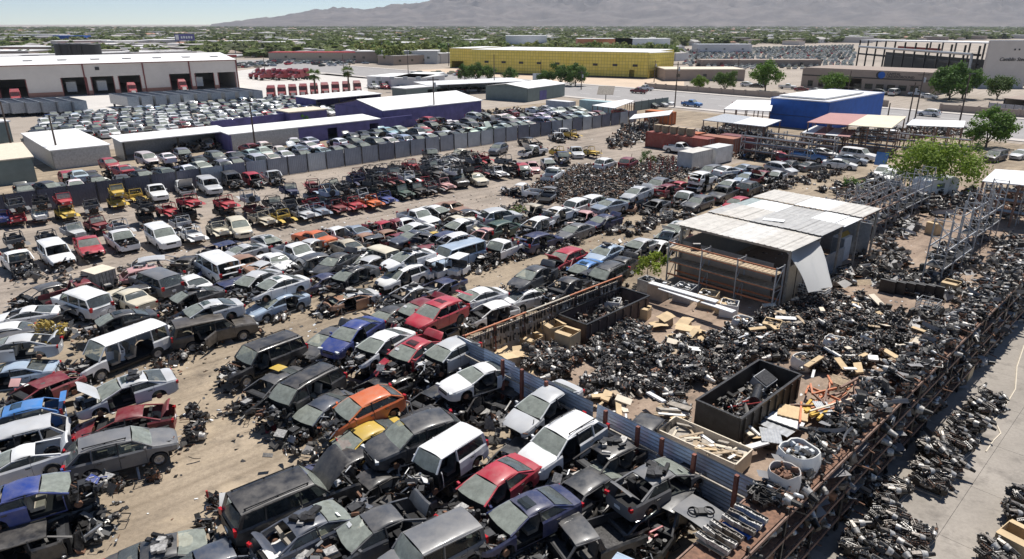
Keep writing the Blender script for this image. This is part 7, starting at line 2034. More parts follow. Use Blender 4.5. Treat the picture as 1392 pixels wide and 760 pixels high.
# tall silver racks further off
for i, (u0, v0, nb, H, lv, l) in enumerate(((60.5, -13.6, 3, 5.6, (1.6, 3.2), 'tall silver rack frame standing over bare dirt, nearest of the tall racks'), (73.0, -14.4, 3, 5.6, (1.6, 3.2), 'tall silver rack frame behind the nearest tall rack'), (65.5, -8.0, 4, 4.6, (1.5, 3.0), 'silver rack at the right edge with pale panels on top'),
                                             (66.0, -22.6, 4, 4.6, (1.4, 2.8, 4.0), 'rusty-beamed rack running away behind the corrugated shed'), (77.2, -22.8, 4, 4.8, (1.4, 2.8), 'silver rack with crossed braces below the bushy tree'), (66.0, -26.6, 5, 3.2, (1.2, 2.6), 'low rack of panels behind the corrugated shed'), (82, -27.5, 4, 3.0, (1.2, 2.5), 'low rack of panels near the white caravan'))):
    rack(Y(u0, v0), ROT_U, nb, 2.75, 1.3, lv, H, l, um='galv', bm='rack_steel' if i in (3, 5) else 'galv', decks=lv[:1], deckmat='dark_metal')
    for b_ in range(nb):
        for z in (0,) + tuple(lv[:1]):
            for k in range(8):
                q = Y(u0 + b_ * 2.75 + r3.uniform(.15, 2.6), v0 - r3.uniform(.0, 1.3), z + .08 + r3.uniform(.0, .35))
                LR.append((r3.choice(ENG[:6] + HEADS + SCRAP), TM(q, r3.random() * 6.3, r3.uniform(.5, 1.0), r3.uniform(-.4, .4), r3.uniform(-.3, .3))))
bulk('parts_on_racks', LR, label='dark jumble of parts filling the shelves of the racks', cat='scrap', color=(.22, .22, .23))
# piles on the ground between the tall racks
HP = []
for poly in ([(1100, 400), (1180, 385), (1215, 400), (1300, 420), (1320, 400), (1290, 372), (1200, 372), (1150, 368), (1110, 372)], [(1165, 350), (1230, 340), (1240, 360), (1180, 380)], [(1300, 330), (1260, 352), (1290, 372), (1345, 372)], [(1180, 330), (1240, 300), (1250, 315), (1200, 345)], [(1330, 372), (1392, 372), (1392, 440), (1340, 440), (1300, 415)], [(1190, 430), (1300, 430), (1330, 460), (1300, 500), (1240, 520), (1225, 480)], [(1350, 330), (1392, 320), (1392, 372), (1345, 365)]):
    for (x, y) in fill(area(poly), .75):
        for k in range(3):
            HP.append((r3.choice(ENG[:6] + SCRAP * 2 + [HEADS[4], HEADS[0]] * 4), TM((x + r3.uniform(-.4, .4), y + r3.uniform(-.4, .4), r3.uniform(0, .5)), r3.random() * 6.3, r3.uniform(.6, 1.1), r3.uniform(-.8, .8), r3.uniform(-.5, .5))))
bulk('mixed_parts_heap', HP, label='grey and black parts piled on the ground between the tall racks', cat='scrap heap', color=(.45, .44, .43))
# black plastic pallets stacked on edge, and panels
for k in range(6):
    p = G(1205 + k * 13, 398 + k * 1.5); o = MB().box((0, 0, .55), (1.15, .16, 1.1), 'black_plastic').obj('black_pallet', None, None, 'black plastic pallet standing on edge in the compound', 'pallet', 'black pallets on edge'); o.location = p; o.rotation_euler = (.1, 0, ROT_V)
    for q in range(4): MB().box((0, .1, .2 + q * .25), (1.1, .04, .1), 'dark_metal').obj('slat', o)
# near end of the long rack: blue pallets set with cylinder heads, a round tub and torn sacks
for i, (px, py, z) in enumerate(((1012, 708, 4.22), (978, 732, 4.22))):
    p = G(px, py, z); p.z = z
    e = pallet(p - Vector((0, 0, .18)), ROT_U, ('blue pallet of cylinder heads on the near rack end, further one', 'pallet of cylinder heads on the near rack end, closest to the camera')[i], 'blue_wall' if i == 0 else 'wood')
    for a in range(3):
        for b_ in range(3):
            if r3.random() < .9: mk('cylinder_head', r3.choice((HEADS[4], HEADS[4], HEADS[0])), None, None, 'cylinder head set out on the pallet at the near rack end', 'cylinder head', 'cylinder heads on pallets at the near rack end', None, p + Vector((math.cos(ROT_U) * (a - 1) * .42 - math.sin(ROT_U) * (b_ - 1) * .34, math.sin(ROT_U) * (a - 1) * .42 + math.cos(ROT_U) * (b_ - 1) * .34, .0)), (0, 0, ROT_V + r3.uniform(-.2, .2)))
sack(G(1062, 668, 3.95) + Vector((0, 0, 0)), 1.15, .95, 'round grey tub of rusty parts on top of the long rack', 'rusty', round_=True)
sack(G(1082, 640, 3.95), 1.35, 1.0, 'white sack of glass tubes on top of the long rack', 'lens_clear')
for k in range(14):
    p = G(1030 + r3.uniform(-14, 18), 678 + r3.uniform(-8, 10), 4.05); p.z = 4.05 + r3.uniform(0, .25)
    mk('cylinder_head', HEADS[2], None, None, 'black cylinder head in the clump beside the round tub', 'cylinder head', 'black cylinder heads beside the round tub', None, p, (r3.uniform(-.3, .3), r3.uniform(-.3, .3), r3.random() * 6))

# ---- stacks of parts standing on the concrete
SS = [(1263, 660, 1.6, .55), (1238, 735, 1.5, .5), (1205, 722, 1.6, .7), (1172, 755, 1.6, .7), (1228, 760, 1.2, .5), (1298, 612, 1.5, .8), (1312, 590, 1.5, .8), (1270, 625, 1.5, .75), (1330, 570, 1.3, .9), (1285, 640, 1.3, .6), (1345, 555, 1.3, .8), (1385, 715, 1.3, .7), (1392, 690, 1.3, .7), (1350, 765, 1.3, .5), (1195, 690, 1.2, .7), (1215, 672, 1.1, .6)]
for i, (px, py, w, h) in enumerate(SS):
    p = G(px, py); rz = ROT_U + r3.uniform(-.15, .15)
    e = empty('parts_stack', p, rz, 'stack of %s on concrete, %s' % (('cylinder heads', 'gearbox cases', 'drive shafts')[i % 3], ('standing alone nearest the rack corner', 'bottom one of three close stacks', 'largest of three close stacks', 'wrapped in plastic at the bottom edge', 'cut by the bottom edge', 'in the middle of the far row', 'behind the middle of the far row', 'at the near end of the far row', 'second last of the far row', 'half behind the lone stack', 'at the far end of the row', 'at the right edge', 'beyond the one at the right edge', 'at the lower right corner', 'in the rack shadow near', 'in the rack shadow far')[i]), 'parts stack', 'stacks of parts on the concrete')
    MB().box((0, 0, .06), (w, w * .85, .1), 'wood_grey').obj('pallet_base', e)
    MB().box((0, 0, .1 + h * .38), (w * .84, w * .70, h * .7), 'grease').obj('packed_core', e)
    n = 0
    for a in np.arange(-w / 2 + .12, w / 2 - .05, .2):
        for b_ in np.arange(-w * .42 + .15, w * .42, .36):
            mk('stacked_part', r3.choice((HEADS[0], HEADS[3], HEADS[4], HEADS[4], HEADS[1], ENG[2])), e, None, loc=(a + r3.uniform(-.1, .1), b_ + r3.uniform(-.15, .15), h * .78 + r3.uniform(0, .14)), rot=(r3.uniform(-.4, .4), r3.uniform(-.3, .3), math.pi / 2 + r3.uniform(-.9, .9)), scale=(r3.uniform(.62, .9),) * 3)
    for k in range(12):
        s = r3.choice((1, -1)); ax_ = r3.random() < .5
        mk('stacked_part', r3.choice(HEADS + ENG[:5]), e, None, loc=((s * w * .47, r3.uniform(-.4, .4) * w, r3.uniform(.15, h * .8)) if ax_ else (r3.uniform(-.42, .42) * w, s * w * .41, r3.uniform(.15, h * .8))), rot=(r3.uniform(-.3, .3), r3.uniform(-.5, .5), r3.random() * 3), scale=(r3.uniform(.5, .7),) * 3)
# rope on the concrete
pts_ = [(1392, 470), (1382, 500), (1380, 530), (1362, 560), (1352, 572), (1360, 590), (1350, 600), (1340, 615)]
rp = MB()
for a, b_ in zip(pts_[:-1], pts_[1:]): rp.tube(G(*a) + Vector((0, 0, .04)), G(*b_) + Vector((0, 0, .04)), .035, .035, 'cream', 5)
rp.obj('pale_rope', None, None, 'pale rope snaking over the concrete at the right edge', 'rope')

# ------------------------------------------------------------------ the corrugated-roof shed
SU0, SU1, SV0, SV1, SZ = 47.5, 64.6, -29.9, -20.4, 4.5
sh = empty('corrugated_shed', Y(SU0, SV1), ROT_U, 'shed with a wide pale corrugated iron roof beside the tarpaulin', 'shed')
# local: x along u, y towards -v (left = away)
Wd = SV1 - SV0
for nm, c in (('sheet_tan', (.54, .51, .46)), ('sheet_grey', (.42, .41, .39)), ('sheet_white', (.76, .76, .75)), ('sheet_green', (.30, .35, .34)), ('sheet_pale', (.60, .58, .54))):
    simple(nm, c, .5, .15, vary=.2, nscale=1.5)
strips = ((0, 5.0, .00, ('sheet_tan', 'sheet_pale', 'sheet_tan')), (4.8, 9.2, .12, ('sheet_grey', 'sheet_grey', 'sheet_tan')), (9.0, 13.0, .0, ('sheet_white', 'sheet_grey', 'sheet_white', 'sheet_green')), (12.8, 17.1, .12, ('sheet_tan', 'sheet_white', 'sheet_tan')))
for si, (x0, x1, dz, mm) in enumerate(strips):
    y = -.15
    n = 10
    w = (Wd + .5) / n
    for k in range(n):
        m_ = mm[(k // 3) % len(mm)]
        mb = MB(); rows = []
        for q in range(13):
            yy = y + (w + .06) * q / 12
            z = (.04 if q % 6 == 1 else 0)
            rows.append([(x0 - (.25 if si == 0 else 0), yy, z), (x1, yy, z)])
        mb.grid(rows, m_, False); mb.grid([[(a, b_, c - .012) for a, b_, c in r] for r in rows], m_, False, flip=True)
        o = mb.obj('roof_sheet', sh); o.location = (0, 0, SZ + dz + .02 * math.sin(y) + .004 * k + (r3.uniform(0, .03)))
        y += w
for x in (0, 5, 9.2, 13, 17): MB().box((x, Wd / 2, SZ - .12), (.12, Wd, .14), 'wood_grey').obj('rafter', sh)
for x in (.2, 5, 9.2, 13, 16.9):
    for y in (.1, Wd - .1): MB().box((x, y, (SZ - .2) / 2), (.16, .16, SZ - .2), 'wood_grey').obj('post', sh)
MB().box((.35, Wd / 2 + .6, 1.6), (.08, Wd - 1.4, 3.0), 'tan_wall').obj('front_wall', sh)
MB().box((1.9, .25, 1.5), (2.9, .08, 3.0), 'tan_wall').obj('side_wall', sh); MB().box((2.0, .19, 1.5), (.04, .05, 2.9), 'dark_metal').obj('door_edge', sh)
MB().box((8.5, Wd - .2, 1.6), (16.5, .08, 3.2), 'tan_wall').obj('back_wall', sh)
MB().box((16.7, Wd / 2, 1.6), (.08, Wd - .5, 3.2), 'galv').obj('end_wall', sh)
MB().box((9, .6, 1.0), (6, .1, 2.0), 'galv').obj('inner_partition', sh)
# loose white sheet lying on the roof
o = MB().box((0, 0, 0), (1.7, .75, .03), 'sheet_white').obj('loose_roof_sheet', None, None, 'small white sheet lying askew on the corrugated roof', 'sheet'); o.location = G(1052, 299, SZ + .22); o.rotation_euler = (.02, -.03, ROT_V + .25)
# scaffold rack in front of it
sr = rack(Y(45.6, -20.4), math.pi + ROT_V, 3, 3.05, -1.2, (.8, 1.9, 2.95), 3.6, 'scaffold rack with orange beams and plywood decks before the shed', 'scaffold_rack', 'galv', 'beam_orange', (1.9, 2.95), 'wood')
for k in range(3):
    for z in (1.9, 2.95):
        for q in range(8): MB().box((k * 3.05 + .25 + q * .36, -.6, z + .09), (.30, 1.12, .03), 'wood').obj('deck_plank', sr)
    MB().box((k * 3.05 + 1.52, .07, 3.5), (2.95, .06, .1), 'beam_orange').obj('top_beam', sr)
o = MB().lathe([(-.3, .001), (-.3, .25), (.3, .25), (.3, .001)], (1, 0, 0), (0, 0, .3), 'dark_metal', 12).box((0, 0, .06), (.5, .4, .1), 'grease').obj('electric_motor', None, None, 'dark round motor on the upper deck of the scaffold rack', 'motor'); o.location = G(946, 339, 3.1)
# white cabinet and timber beside the shed
cb = empty('white_cabinet', G(1140, 352), ROT_U, 'tall white metal cabinet beside the corrugated shed, boards on top', 'cabinet')
MB().box((0, 0, 1.1), (1.6, 1.1, 2.2), 'white_metal').obj('cabinet_body', cb); MB().box((-.82, 0, 1.1), (.02, 1.0, 2.05), 'galv').obj('cabinet_door', cb)
for k in range(4): MB().box((.1 * k, .1 * k - .2, 2.25 + .05 * k), (1.9, .16, .05), 'beam_yellow').obj('board', cb)
# tarpaulin hanging from the roof edge
A1, A2, A3, A4 = G(1108, 318, 4.5), G(1066, 338, 4.4), G(1102, 398, 1.9), G(1134, 388, 2.1)
rows = []
for i in range(15):
    t = i / 14
    row = []
    for j in range(15):
        s = j / 14
        top = A2.lerp(A1, s); bot = A3.lerp(A4, s)
        p = top.lerp(bot, t)
        sag = math.sin(math.pi * t) * (1 - .55 * t)
        p = p + Y(-1, .35) * (.25 * sag * (math.sin(math.pi * s))) + Vector((0, 0, -.5 * math.sin(math.pi * s) * (1 - t) ** 2)) + Y(.6, .5) * (.2 * math.sin(s * 13 + t * 4) * (.35 + t))
        row.append(p)
    rows.append(row)
tp = MB(); tp.grid(rows, 'tarp_white'); tp.grid([[p + Y(.012, .006) for p in r] for r in rows], 'tarp_white', True, True)
tp.obj('white_tarpaulin', None, None, 'white tarpaulin hanging in folds from the shed roof corner', 'tarpaulin')

# ------------------------------------------------------------------ odd things among the wrecks
# wooden crate by the red pickup bed
cr = empty('wooden_crate', G(140, 394), ROT_U + .3, 'tall wooden crate with a plywood lid behind the cream old coupe', 'crate')
for s in (1, -1):
    for k in range(6):
        MB().box((s * .8, -.7 + k * .28, .85), (.04, .24, 1.7), 'wood' if s > 0 else 'wood_grey').obj('plank', cr); MB().box((-.7 + k * .28, s * .85, .85), (.24, .04, 1.7), 'wood_grey').obj('plank', cr)
MB().box((0, 0, 1.74), (1.75, 1.85, .05), 'cream').obj('lid', cr)
# golf carts
for i, (px, py) in enumerate(((592, 380), (624, 376))):
    e = empty('golf_cart', G(px, py), ROT_U + math.pi + .3 * i, ('white-roofed golf cart by the white SUV in the middle row', 'white-roofed golf cart nearer the white pickup truck')[i], 'golf cart')
    MB().box((0, 0, 1.85), (1.7, 1.15, .06), 'white_metal').obj('canopy', e)
    for x in (-.75, .7):
        for y in (-.5, .5): MB().tube((x, y, .7), (x, y, 1.84), .025, .025, 'dark_metal', 6).obj('canopy_post', e)
    b_ = MB().box((-.4, 0, .55), (1.2, 1.1, .5), 'white_metal').box((.75, 0, .55), (.5, 1.0, .55), 'white_metal').box((.2, 0, .32), (1.8, 1.0, .08), 'cavity').obj('body', e)
    MB().box((-.2, 0, .85), (.5, 1.0, .12), 'interior').box((-.5, 0, 1.1), (.12, 1.0, .45), 'interior').obj('seat', e)
    for x in (-.75, .8):
        for s in (1, -1): MB().lathe([(-.09, .001), (-.09, .2), (-.05, .24), (.05, .24), (.09, .2), (.09, .001)], (0, 1, 0), (x, s * .5, .24), 'rubber', 12).obj('wheel', e)
# loose body panels
def panel(px, py, z, c, label, cat, kind='hoodp', rot=(0, 0, 0), s=1.0):
    mb = MB()
    if kind == 'hoodp': mb.grid([[(x, y, .06 * (1 - y * y * 1.6) - .05 * x * x) for y in (-.65, -.35, 0, .35, .65)] for x in (-.55, -.2, .2, .6)], 'paint'); mb.grid([[(x, y, .05 * (1 - y * y * 1.6) - .05 * x * x - .012) for y in (-.65, 0, .65)] for x in (-.55, 0, .6)], 'black_plastic', True, True)
    elif kind == 'door':
        mb.box((0, 0, .35), (1.05, .07, .65), 'paint')
        for a, b_ in (((-.5, 0, .68), (-.42, 0, 1.1)), ((-.42, 0, 1.1), (.25, 0, 1.1)), ((.25, 0, 1.1), (.52, 0, .68))): mb.bar(a, b_, .06, .06, 'paint')
        mb.box((.35, -.06, .55), (.16, .04, .04), 'dark_metal')
    o = mb.obj('loose_' + ('bonnet' if kind == 'hoodp' else 'car_door'), None, COL[c] if isinstance(c, str) else c, label, cat)
    p = G(px, py, z); o.location = p; o.rotation_euler = rot; o.scale = (s, s, s)
    return o
panel(477, 607, 1.0, 'red', 'loose red bonnet lying on the yellow car', 'bonnet', rot=(.35, .3, ROT_U))
panel(885, 742, .1, 'red', 'loose red car door standing near the pale blue van', 'car door', 'door', (.25, 0, ROT_U - .2))
panel(545, 556, .9, 'grey', 'grey door standing on edge beside the orange hatchback', 'car door', 'door', (0, 1.2, ROT_V))
panel(158, 492, .55, 'white', 'white door leaning on the side of the long white van', 'car door', 'door', (-.35, .2, ROT_U))
panel(952, 698, 1.6, 'grey', 'large grey-green bonnet lying level near the fence end', 'bonnet', rot=(.08, .05, ROT_U), s=1.35)
panel(378, 500, 1.45, 'yellow', 'yellow panel lying on the dark grey sedan roof', 'panel', rot=(0, .05, ROT_U + .3), s=.6)
panel(590, 316, 1.45, 'yellow', 'yellow sign strip on the dark grey taxi roof', 'panel', rot=(0, 0, ROT_V), s=.55)
panel(522, 492, 1.9, 'red', 'small red flap on the sedan with dark sunroof', 'panel', rot=(0, -.4, ROT_U), s=.4)
panel(20, 520, .6, 'pink', 'pale crumpled bonnet on the parts pile at the left edge', 'panel', rot=(.5, .1, .3), s=.45)
panel(38, 525, .5, 'white', 'white bent panel on the parts pile at the left edge', 'panel', rot=(.3, .5, 1.2), s=.5)
panel(68, 520, .5, 'silver', 'silver bent panel on the parts pile at the left edge', 'panel', rot=(-.3, .3, 2.2), s=.5)
panel(307, 680, .8, 'white', 'white wing panel beside the black off-roader', 'panel', rot=(.9, .3, .6), s=.5)
panel(1014, 214, .2, 'bright blue', 'blue board leaning under the parts canopy', 'board', rot=(1.2, 0, 0), s=.8)
panel(1198, 216, 1.2, 'bright blue', 'large blue board leaning beside the white four-wheel drive', 'board', rot=(1.35, 0, ROT_V), s=1.5)
panel(372, 580, .1, 'red', 'crumpled red plastic cover on the aisle dirt', 'panel', rot=(.1, .1, .4), s=.8)
panel(398, 604, .1, 'grey', 'grey box-like cover lying on the aisle dirt', 'panel', rot=(.2, .1, .9), s=.5)
# instrument frame on the grey bonnet
o = MB().lathe([(0, .2), (.06, .24), (.12, .2)], (0, 0, 1), (-.32, 0, 0), 'black_plastic', 12).lathe([(0, .2), (.06, .24), (.12, .2)], (0, 0, 1), (.32, 0, 0), 'black_plastic', 12).box((0, 0, .05), (.5, .3, .1), 'black_plastic').obj('fan_shroud', None, None, 'black twin fan shroud lying on the large grey-green bonnet', 'fan shroud'); o.location = G(953, 696, 1.72); o.rotation_euler = (.08, .05, .1)
# leaning grey pole and the red jack stand
MB().tube(G(190, 652), G(181, 610, 1.1), .06, .06, 'galv', 8).obj('leaning_pole', None, None, 'short grey pole leaning in front of the brownish grey SUV', 'pole')
js = empty('jack_stand', G(285, 690), 0, 'small red jack on a round base standing on the aisle dirt', 'jack')
MB().lathe([(0, .2), (.05, .2), (.06, .001)], (0, 0, 1), (0, 0, .0), 'white_metal', 12).obj('base', js); MB().tube((0, 0, .05), (0, 0, .55), .015, .015, 'dark_metal', 6).obj('rod', js); MB().tube((0, 0, .55), (0, 0, .9), .05, .05, 'red_trim', 8).obj('cylinder', js)
# white papers and shards on the dirt: litter too small to count
R_ = random.Random(3)
chip = [MB().box((0, 0, .02), (.16, .1, .02), m_).mesh('chip') for m_ in ('white_metal', 'dark_metal', 'black_plastic', 'galv', 'rusty', 'dark_metal', 'black_plastic')]
st_ = []
for (u0, u1, v0, v1, n) in ((0, 60, -44, -34, 700), (-5, 60, -66, -57, 600), (60, 100, -44, -36, 300), (10, 100, -90, -82, 400), (-8, 30, -60, -20, 700), (24, 60, -28, -10, 500), (55, 95, -30, -8, 400)):
    for k in range(n):
        st_.append((R_.choice(chip), TM(Y(R_.uniform(u0, u1), R_.uniform(v0, v1), .0), R_.random() * 6.3, R_.uniform(.3, 1.5), R_.uniform(-.4, .4), R_.uniform(-.4, .4))))
bulk('ground_litter', st_, label='small shards and scraps littering the bare dirt', cat='litter')
# ------------------------------------------------------------------ trees
def leaf_cloud(R_, n, rx, rz, cz, size, clumps, flat=.0):
    """many leaf-sized faces gathered in clumps through the crown's volume"""
    mb = MB()
    cs = []
    for k in range(clumps):
        a, b_ = R_.random() * 2 * math.pi, math.acos(R_.uniform(-.75, 1))
        r = R_.uniform(.45, 1.0)
        cs.append((math.cos(a) * math.sin(b_) * rx * r, math.sin(a) * math.sin(b_) * rx * r, cz + math.cos(b_) * rz * r, R_.uniform(.22, .42) * rx))
    V, F = [], []
    for k in range(n):
        cx, cy, czz, cr = cs[k % clumps]
        d = Vector((R_.gauss(0, 1), R_.gauss(0, 1), R_.gauss(0, .8))).normalized() * cr * R_.random() ** .5
        c = Vector((cx, cy, czz)) + d
        nrm = (d.normalized() + Vector((R_.uniform(-.7, .7), R_.uniform(-.7, .7), R_.uniform(-.2, .9)))).normalized()
        t = nrm.cross(Vector((R_.uniform(-1, 1), R_.uniform(-1, 1), R_.uniform(-1, 1)))).normalized(); q = nrm.cross(t)
        s = size * R_.uniform(.6, 1.4)
        o = len(V)
        V += [c - t * s - q * s * .5, c + t * s * .2 - q * s * .7, c + t * s + q * s * .3, c - t * s * .1 + q * s * .7]
        F.append((o, o + 1, o + 2, o + 3))
    return V, F, cs
def tree_meshes(seed, h, rx, n, size, clumps, low=.28, leafm='leaf'):
    R_ = random.Random(seed)
    cz = h * (low + (1 - low) / 2); rz_ = h * (1 - low) / 2
    V, F, cs = leaf_cloud(R_, n, rx, rz_, cz, size, clumps)
    cr = MB(); cr.add(V, F, leafm, False)
    tr = MB(); tr.tube((0, 0, 0), (0, 0, h * low * 1.15), .05 * h * .5 + .06, .04 * h * .4 + .04, 'bark', 8)
    for c in cs[:9]:
        tr.tube((0, 0, h * low * R_.uniform(.6, 1.1)), (c[0] * .8, c[1] * .8, c[2] * .95), .025 * h * .4 + .03, .02, 'bark', 5)
    return cr.mesh('tree_crown'), tr.mesh('tree_trunk')
BIG = tree_meshes(1, 6.4, 5.2, 6000, .16, 60, .2)
MID = [tree_meshes(10 + k, 6.5 + k * .3, 3.6, 4200, .2, 40, .10) for k in range(4)]
FARI = [tree_meshes(30 + k, 6.5, 3.6, 420, .5, 14, .1, 'leaf_far') for k in range(5)]
r4 = random.Random(9)
def tree(p, ms, s, label, c=(1, 1, 1), group=None, name='leafy_tree', sq=1.0):
    e = empty(name, p, r4.random() * 6.3, label, 'tree', group); e.scale = (s, s, s * sq)
    mk('crown', ms[0], e, c); mk('trunk', ms[1], e)
tree(G(1270, 262), BIG, 1.0, 'bushy yellow-green tree spreading behind the white caravan', (1.9, 1.65, .9))
tree(G(1340, 200), MID[0], 1.0, 'dense bright green tree beside the road at the right', (1.15, 1.25, .8))
tree(G(1040, 124), MID[1], 1.35, 'round bright green tree behind the roadside wall, left of the office', (1.2, 1.3, .8))
tree(G(1130, 131), MID[2], 1.0, 'round green tree in front of the tan office', (1.2, 1.3, .8))
tree(G(1290, 136), MID[0], 1.5, 'large dark green tree at the corner of the steel works, left half', (.85, 1.0, .75))
tree(G(1308, 134), MID[3], 1.3, 'large dark green tree at the corner of the steel works, right half', (.85, 1.0, .75))
tree(G(1355, 135), MID[2], .95, 'sparse olive tree before the pale end block', (1.0, .95, .9))
tree(G(985, 125), MID[3], .95, 'olive roadside tree behind the low wall', (1.0, 1.0, .8))
tree(G(950, 124), MID[1], .7, 'small yellow-green tree at the left end of the low wall', (1.5, 1.4, .7))
for k, (px, py, s) in enumerate(((632, 110, .9), (648, 112, 1.0), (664, 111, .85), (762, 116, 1.1), (782, 117, 1.1), (693, 113, .8), (741, 116, .75))):
    tree(G(px, py), MID[k % 4], s, 'feathery tree before the yellow building, %s from left' % ('1st', '2nd', '3rd', '6th', '7th', '4th', '5th')[k], (.95, 1.0, .85), 'trees before the yellow building')
# palms
def palm(p, h, label):
    e = empty('fan_palm', p, 0, label, 'tree')
    MB().tube((0, 0, 0), (.1, 0, h), .28, .22, 'bark', 8).obj('trunk', e)
    cr = MB(); R_ = random.Random(int(h * 10))
    for k in range(46):
        a = R_.random() * 6.3; el = R_.uniform(-1.0, 1.2); L_ = R_.uniform(1.3, 1.9)
        d = Vector((math.cos(a) * math.cos(el), math.sin(a) * math.cos(el), math.sin(el))); c = Vector((.1, 0, h)) + d * L_
        t = d.cross(Vector((0, 0, 1))).normalized(); u_ = t.cross(d).normalized()
        for q in range(7):
            ang = (q - 3) * .35; v_ = d * math.cos(ang) + t * math.sin(ang); w_ = (t * math.cos(ang) - d * math.sin(ang)) * .09
            b0 = Vector((.1, 0, h)) + d * L_ * .45
            cr.add([b0 - w_ * .3, b0 + w_ * .3, b0 + v_ * .8 * L_ * .7 + w_ - Vector((0, 0, .1)), b0 + v_ * L_ * .75 - Vector((0, 0, .25))], [(0, 1, 2, 3)], 'leaf')
    cr.obj('crown', e, (1.0, .95, .8)); s = MB()
    for k in range(40):
        a = R_.random() * 6.3; s.add([(.1 + math.cos(a) * .25, math.sin(a) * .25, h - .1), (.1 + math.cos(a + .4) * .25, math.sin(a + .4) * .25, h - .1), (.1 + math.cos(a + .2) * .75, math.sin(a + .2) * .75, h - R_.uniform(1.0, 2.2))], [(0, 1, 2)], 'wood')
    s.obj('dead_fronds', e)
palm(G(430, 141), 7.6, 'fan palm with a shaggy skirt before the red lorries, left one'); palm(G(475, 133), 7.4, 'fan palm with a shaggy skirt beside the white office, right one')
# scrub inside the yard
def bush(px, py, rx, h, c, label, z=0.0, n=700):
    V, F, cs = leaf_cloud(random.Random(px), n, rx, h * .5, h * .5, .09, 12)
    o = MB().add(V, F, 'leaf', False).obj('scrub_bush', None, c, label, 'bush'); p = G(px, py, z); o.location = p
    MB().tube((0, 0, -.1), (0, 0, h * .5), .04, .02, 'bark', 5).obj('stem', o)
bush(68, 462, 1.3, 1.4, (5.0, 2.3, 2.6), 'dry straw-coloured bush beside the long white coupe'); bush(880, 372, 1.2, 1.5, (2.8, 2.1, 1.2), 'yellow-green weeds on the corner of the compound', 1.0); bush(895, 364, 1.0, 1.3, (2.4, 1.9, 1.0), 'taller weeds behind the corner weeds', 1.0)
bush(1158, 256, 1.6, 1.3, (1.0, 1.3, .7), 'round green bush by the aisle below the engine heap'); bush(705, 293, 1.4, .9, (1.2, 1.1, .9), 'low dry scrub beside the silver SUV with open tail'); bush(880, 222, 1.6, 2.0, (.8, 1.0, .8), 'grey-green bush behind the axle heap'); bush(415, 166, 1.0, 1.8, (1.3, 1.9, .5), 'bright green bush at the end of the purple wall'); bush(639, 162, 1.2, 2.0, (1.2, 1.8, .5), 'bright green bush on the purple warehouse corner'); bush(1322, 214, 2.2, 2.4, (.9, 1.0, .8), 'dark shrub under the dense bright green tree')
# ------------------------------------------------------------------ the town to the horizon
GAPS = [([(-150, 160), (-150, 100), (330, 78), (520, 82), (520, 130), (430, 160)]), ([(430, 92), (640, 84), (925, 84), (930, 130), (430, 130)]), ([(915, 63), (1170, 60), (1170, 116), (915, 116)]), ([(1080, 60), (1500, 50), (1500, 200), (1080, 170)]), ([(220, 85), (430, 78), (560, 96), (330, 100)])]
GAPS = [area(g_) for g_ in GAPS]
def free(x, y): return not any(pix_in(g_, x, y) for g_ in GAPS) and UV((x, y))[0] > 200 or (not any(pix_in(g_, x, y) for g_ in GAPS) and math.hypot(x, y) > 330)
rt = random.Random(33)
spots = []
while len(spots) < 10500:
    d = 300 * (6000 / 300.0) ** (rt.random() ** 1.08); az = rt.uniform(-.72, .72)
    x, y = d * math.sin(az), d * math.cos(az)
    if not free(x, y): continue
    # groves and open blocks
    g_ = mnoise.noise(Vector((x * .004, y * .0022, 0)))
    if g_ < -.22 and rt.random() < .7: continue
    if az < -.42 and d < 800 and rt.random() < .75: continue
    spots.append((d, x, y))
spots.sort()
for i, (d, x, y) in enumerate(spots[:170]):
    px = 696 + 991 * x / y
    s = rt.uniform(.95, 1.6)
    t = rt.random()
    c = (1.7 * (.8 + .4 * t), 1.6, 1.0)
    zn = ('at the far left', 'beyond the warehouse roof', 'beyond the fuel station', 'beyond the palms', 'behind the yellow building', 'beyond the far car lot', 'behind the steel works')[min(6, max(0, int((px + 60) / 215)))]
    e = empty('town_tree', (x, y, 0), rt.random() * 6.3, 'green town tree ' + zn, 'tree', 'town trees ' + zn); e.scale = (s, s, s)
    ms = FARI[i % 5]; mk('crown', ms[0], e, c); mk('trunk', ms[1], e)
LOW = []
for k in range(8):
    R_ = random.Random(60 + k); V, F, cs = leaf_cloud(R_, 72, 3.6, 3.0, 3.2, 1.45, 10)
    nm = 'leaf_far%d' % (k % 3)
    if nm not in MATS: leaf_mat(nm, ((.10, .135, .045), (.14, .165, .06), (.12, .14, .07))[k % 3], ((.17, .21, .07), (.22, .25, .10), (.18, .20, .11))[k % 3])
    LOW.append(MB().add(V, F, nm, False).mesh('far_crown'))
bulk('town_treeline', [(rt.choice(LOW), TM((x, y, 0), rt.random() * 6.3, (rt.uniform(.9, 1.9) * (1 + d / 4000),) * 2 + (rt.uniform(.65, 1.2),))) for d, x, y in spots[170:]], label='green mass of town trees reaching to the mountains', cat='trees', color=(1, 1, 1))
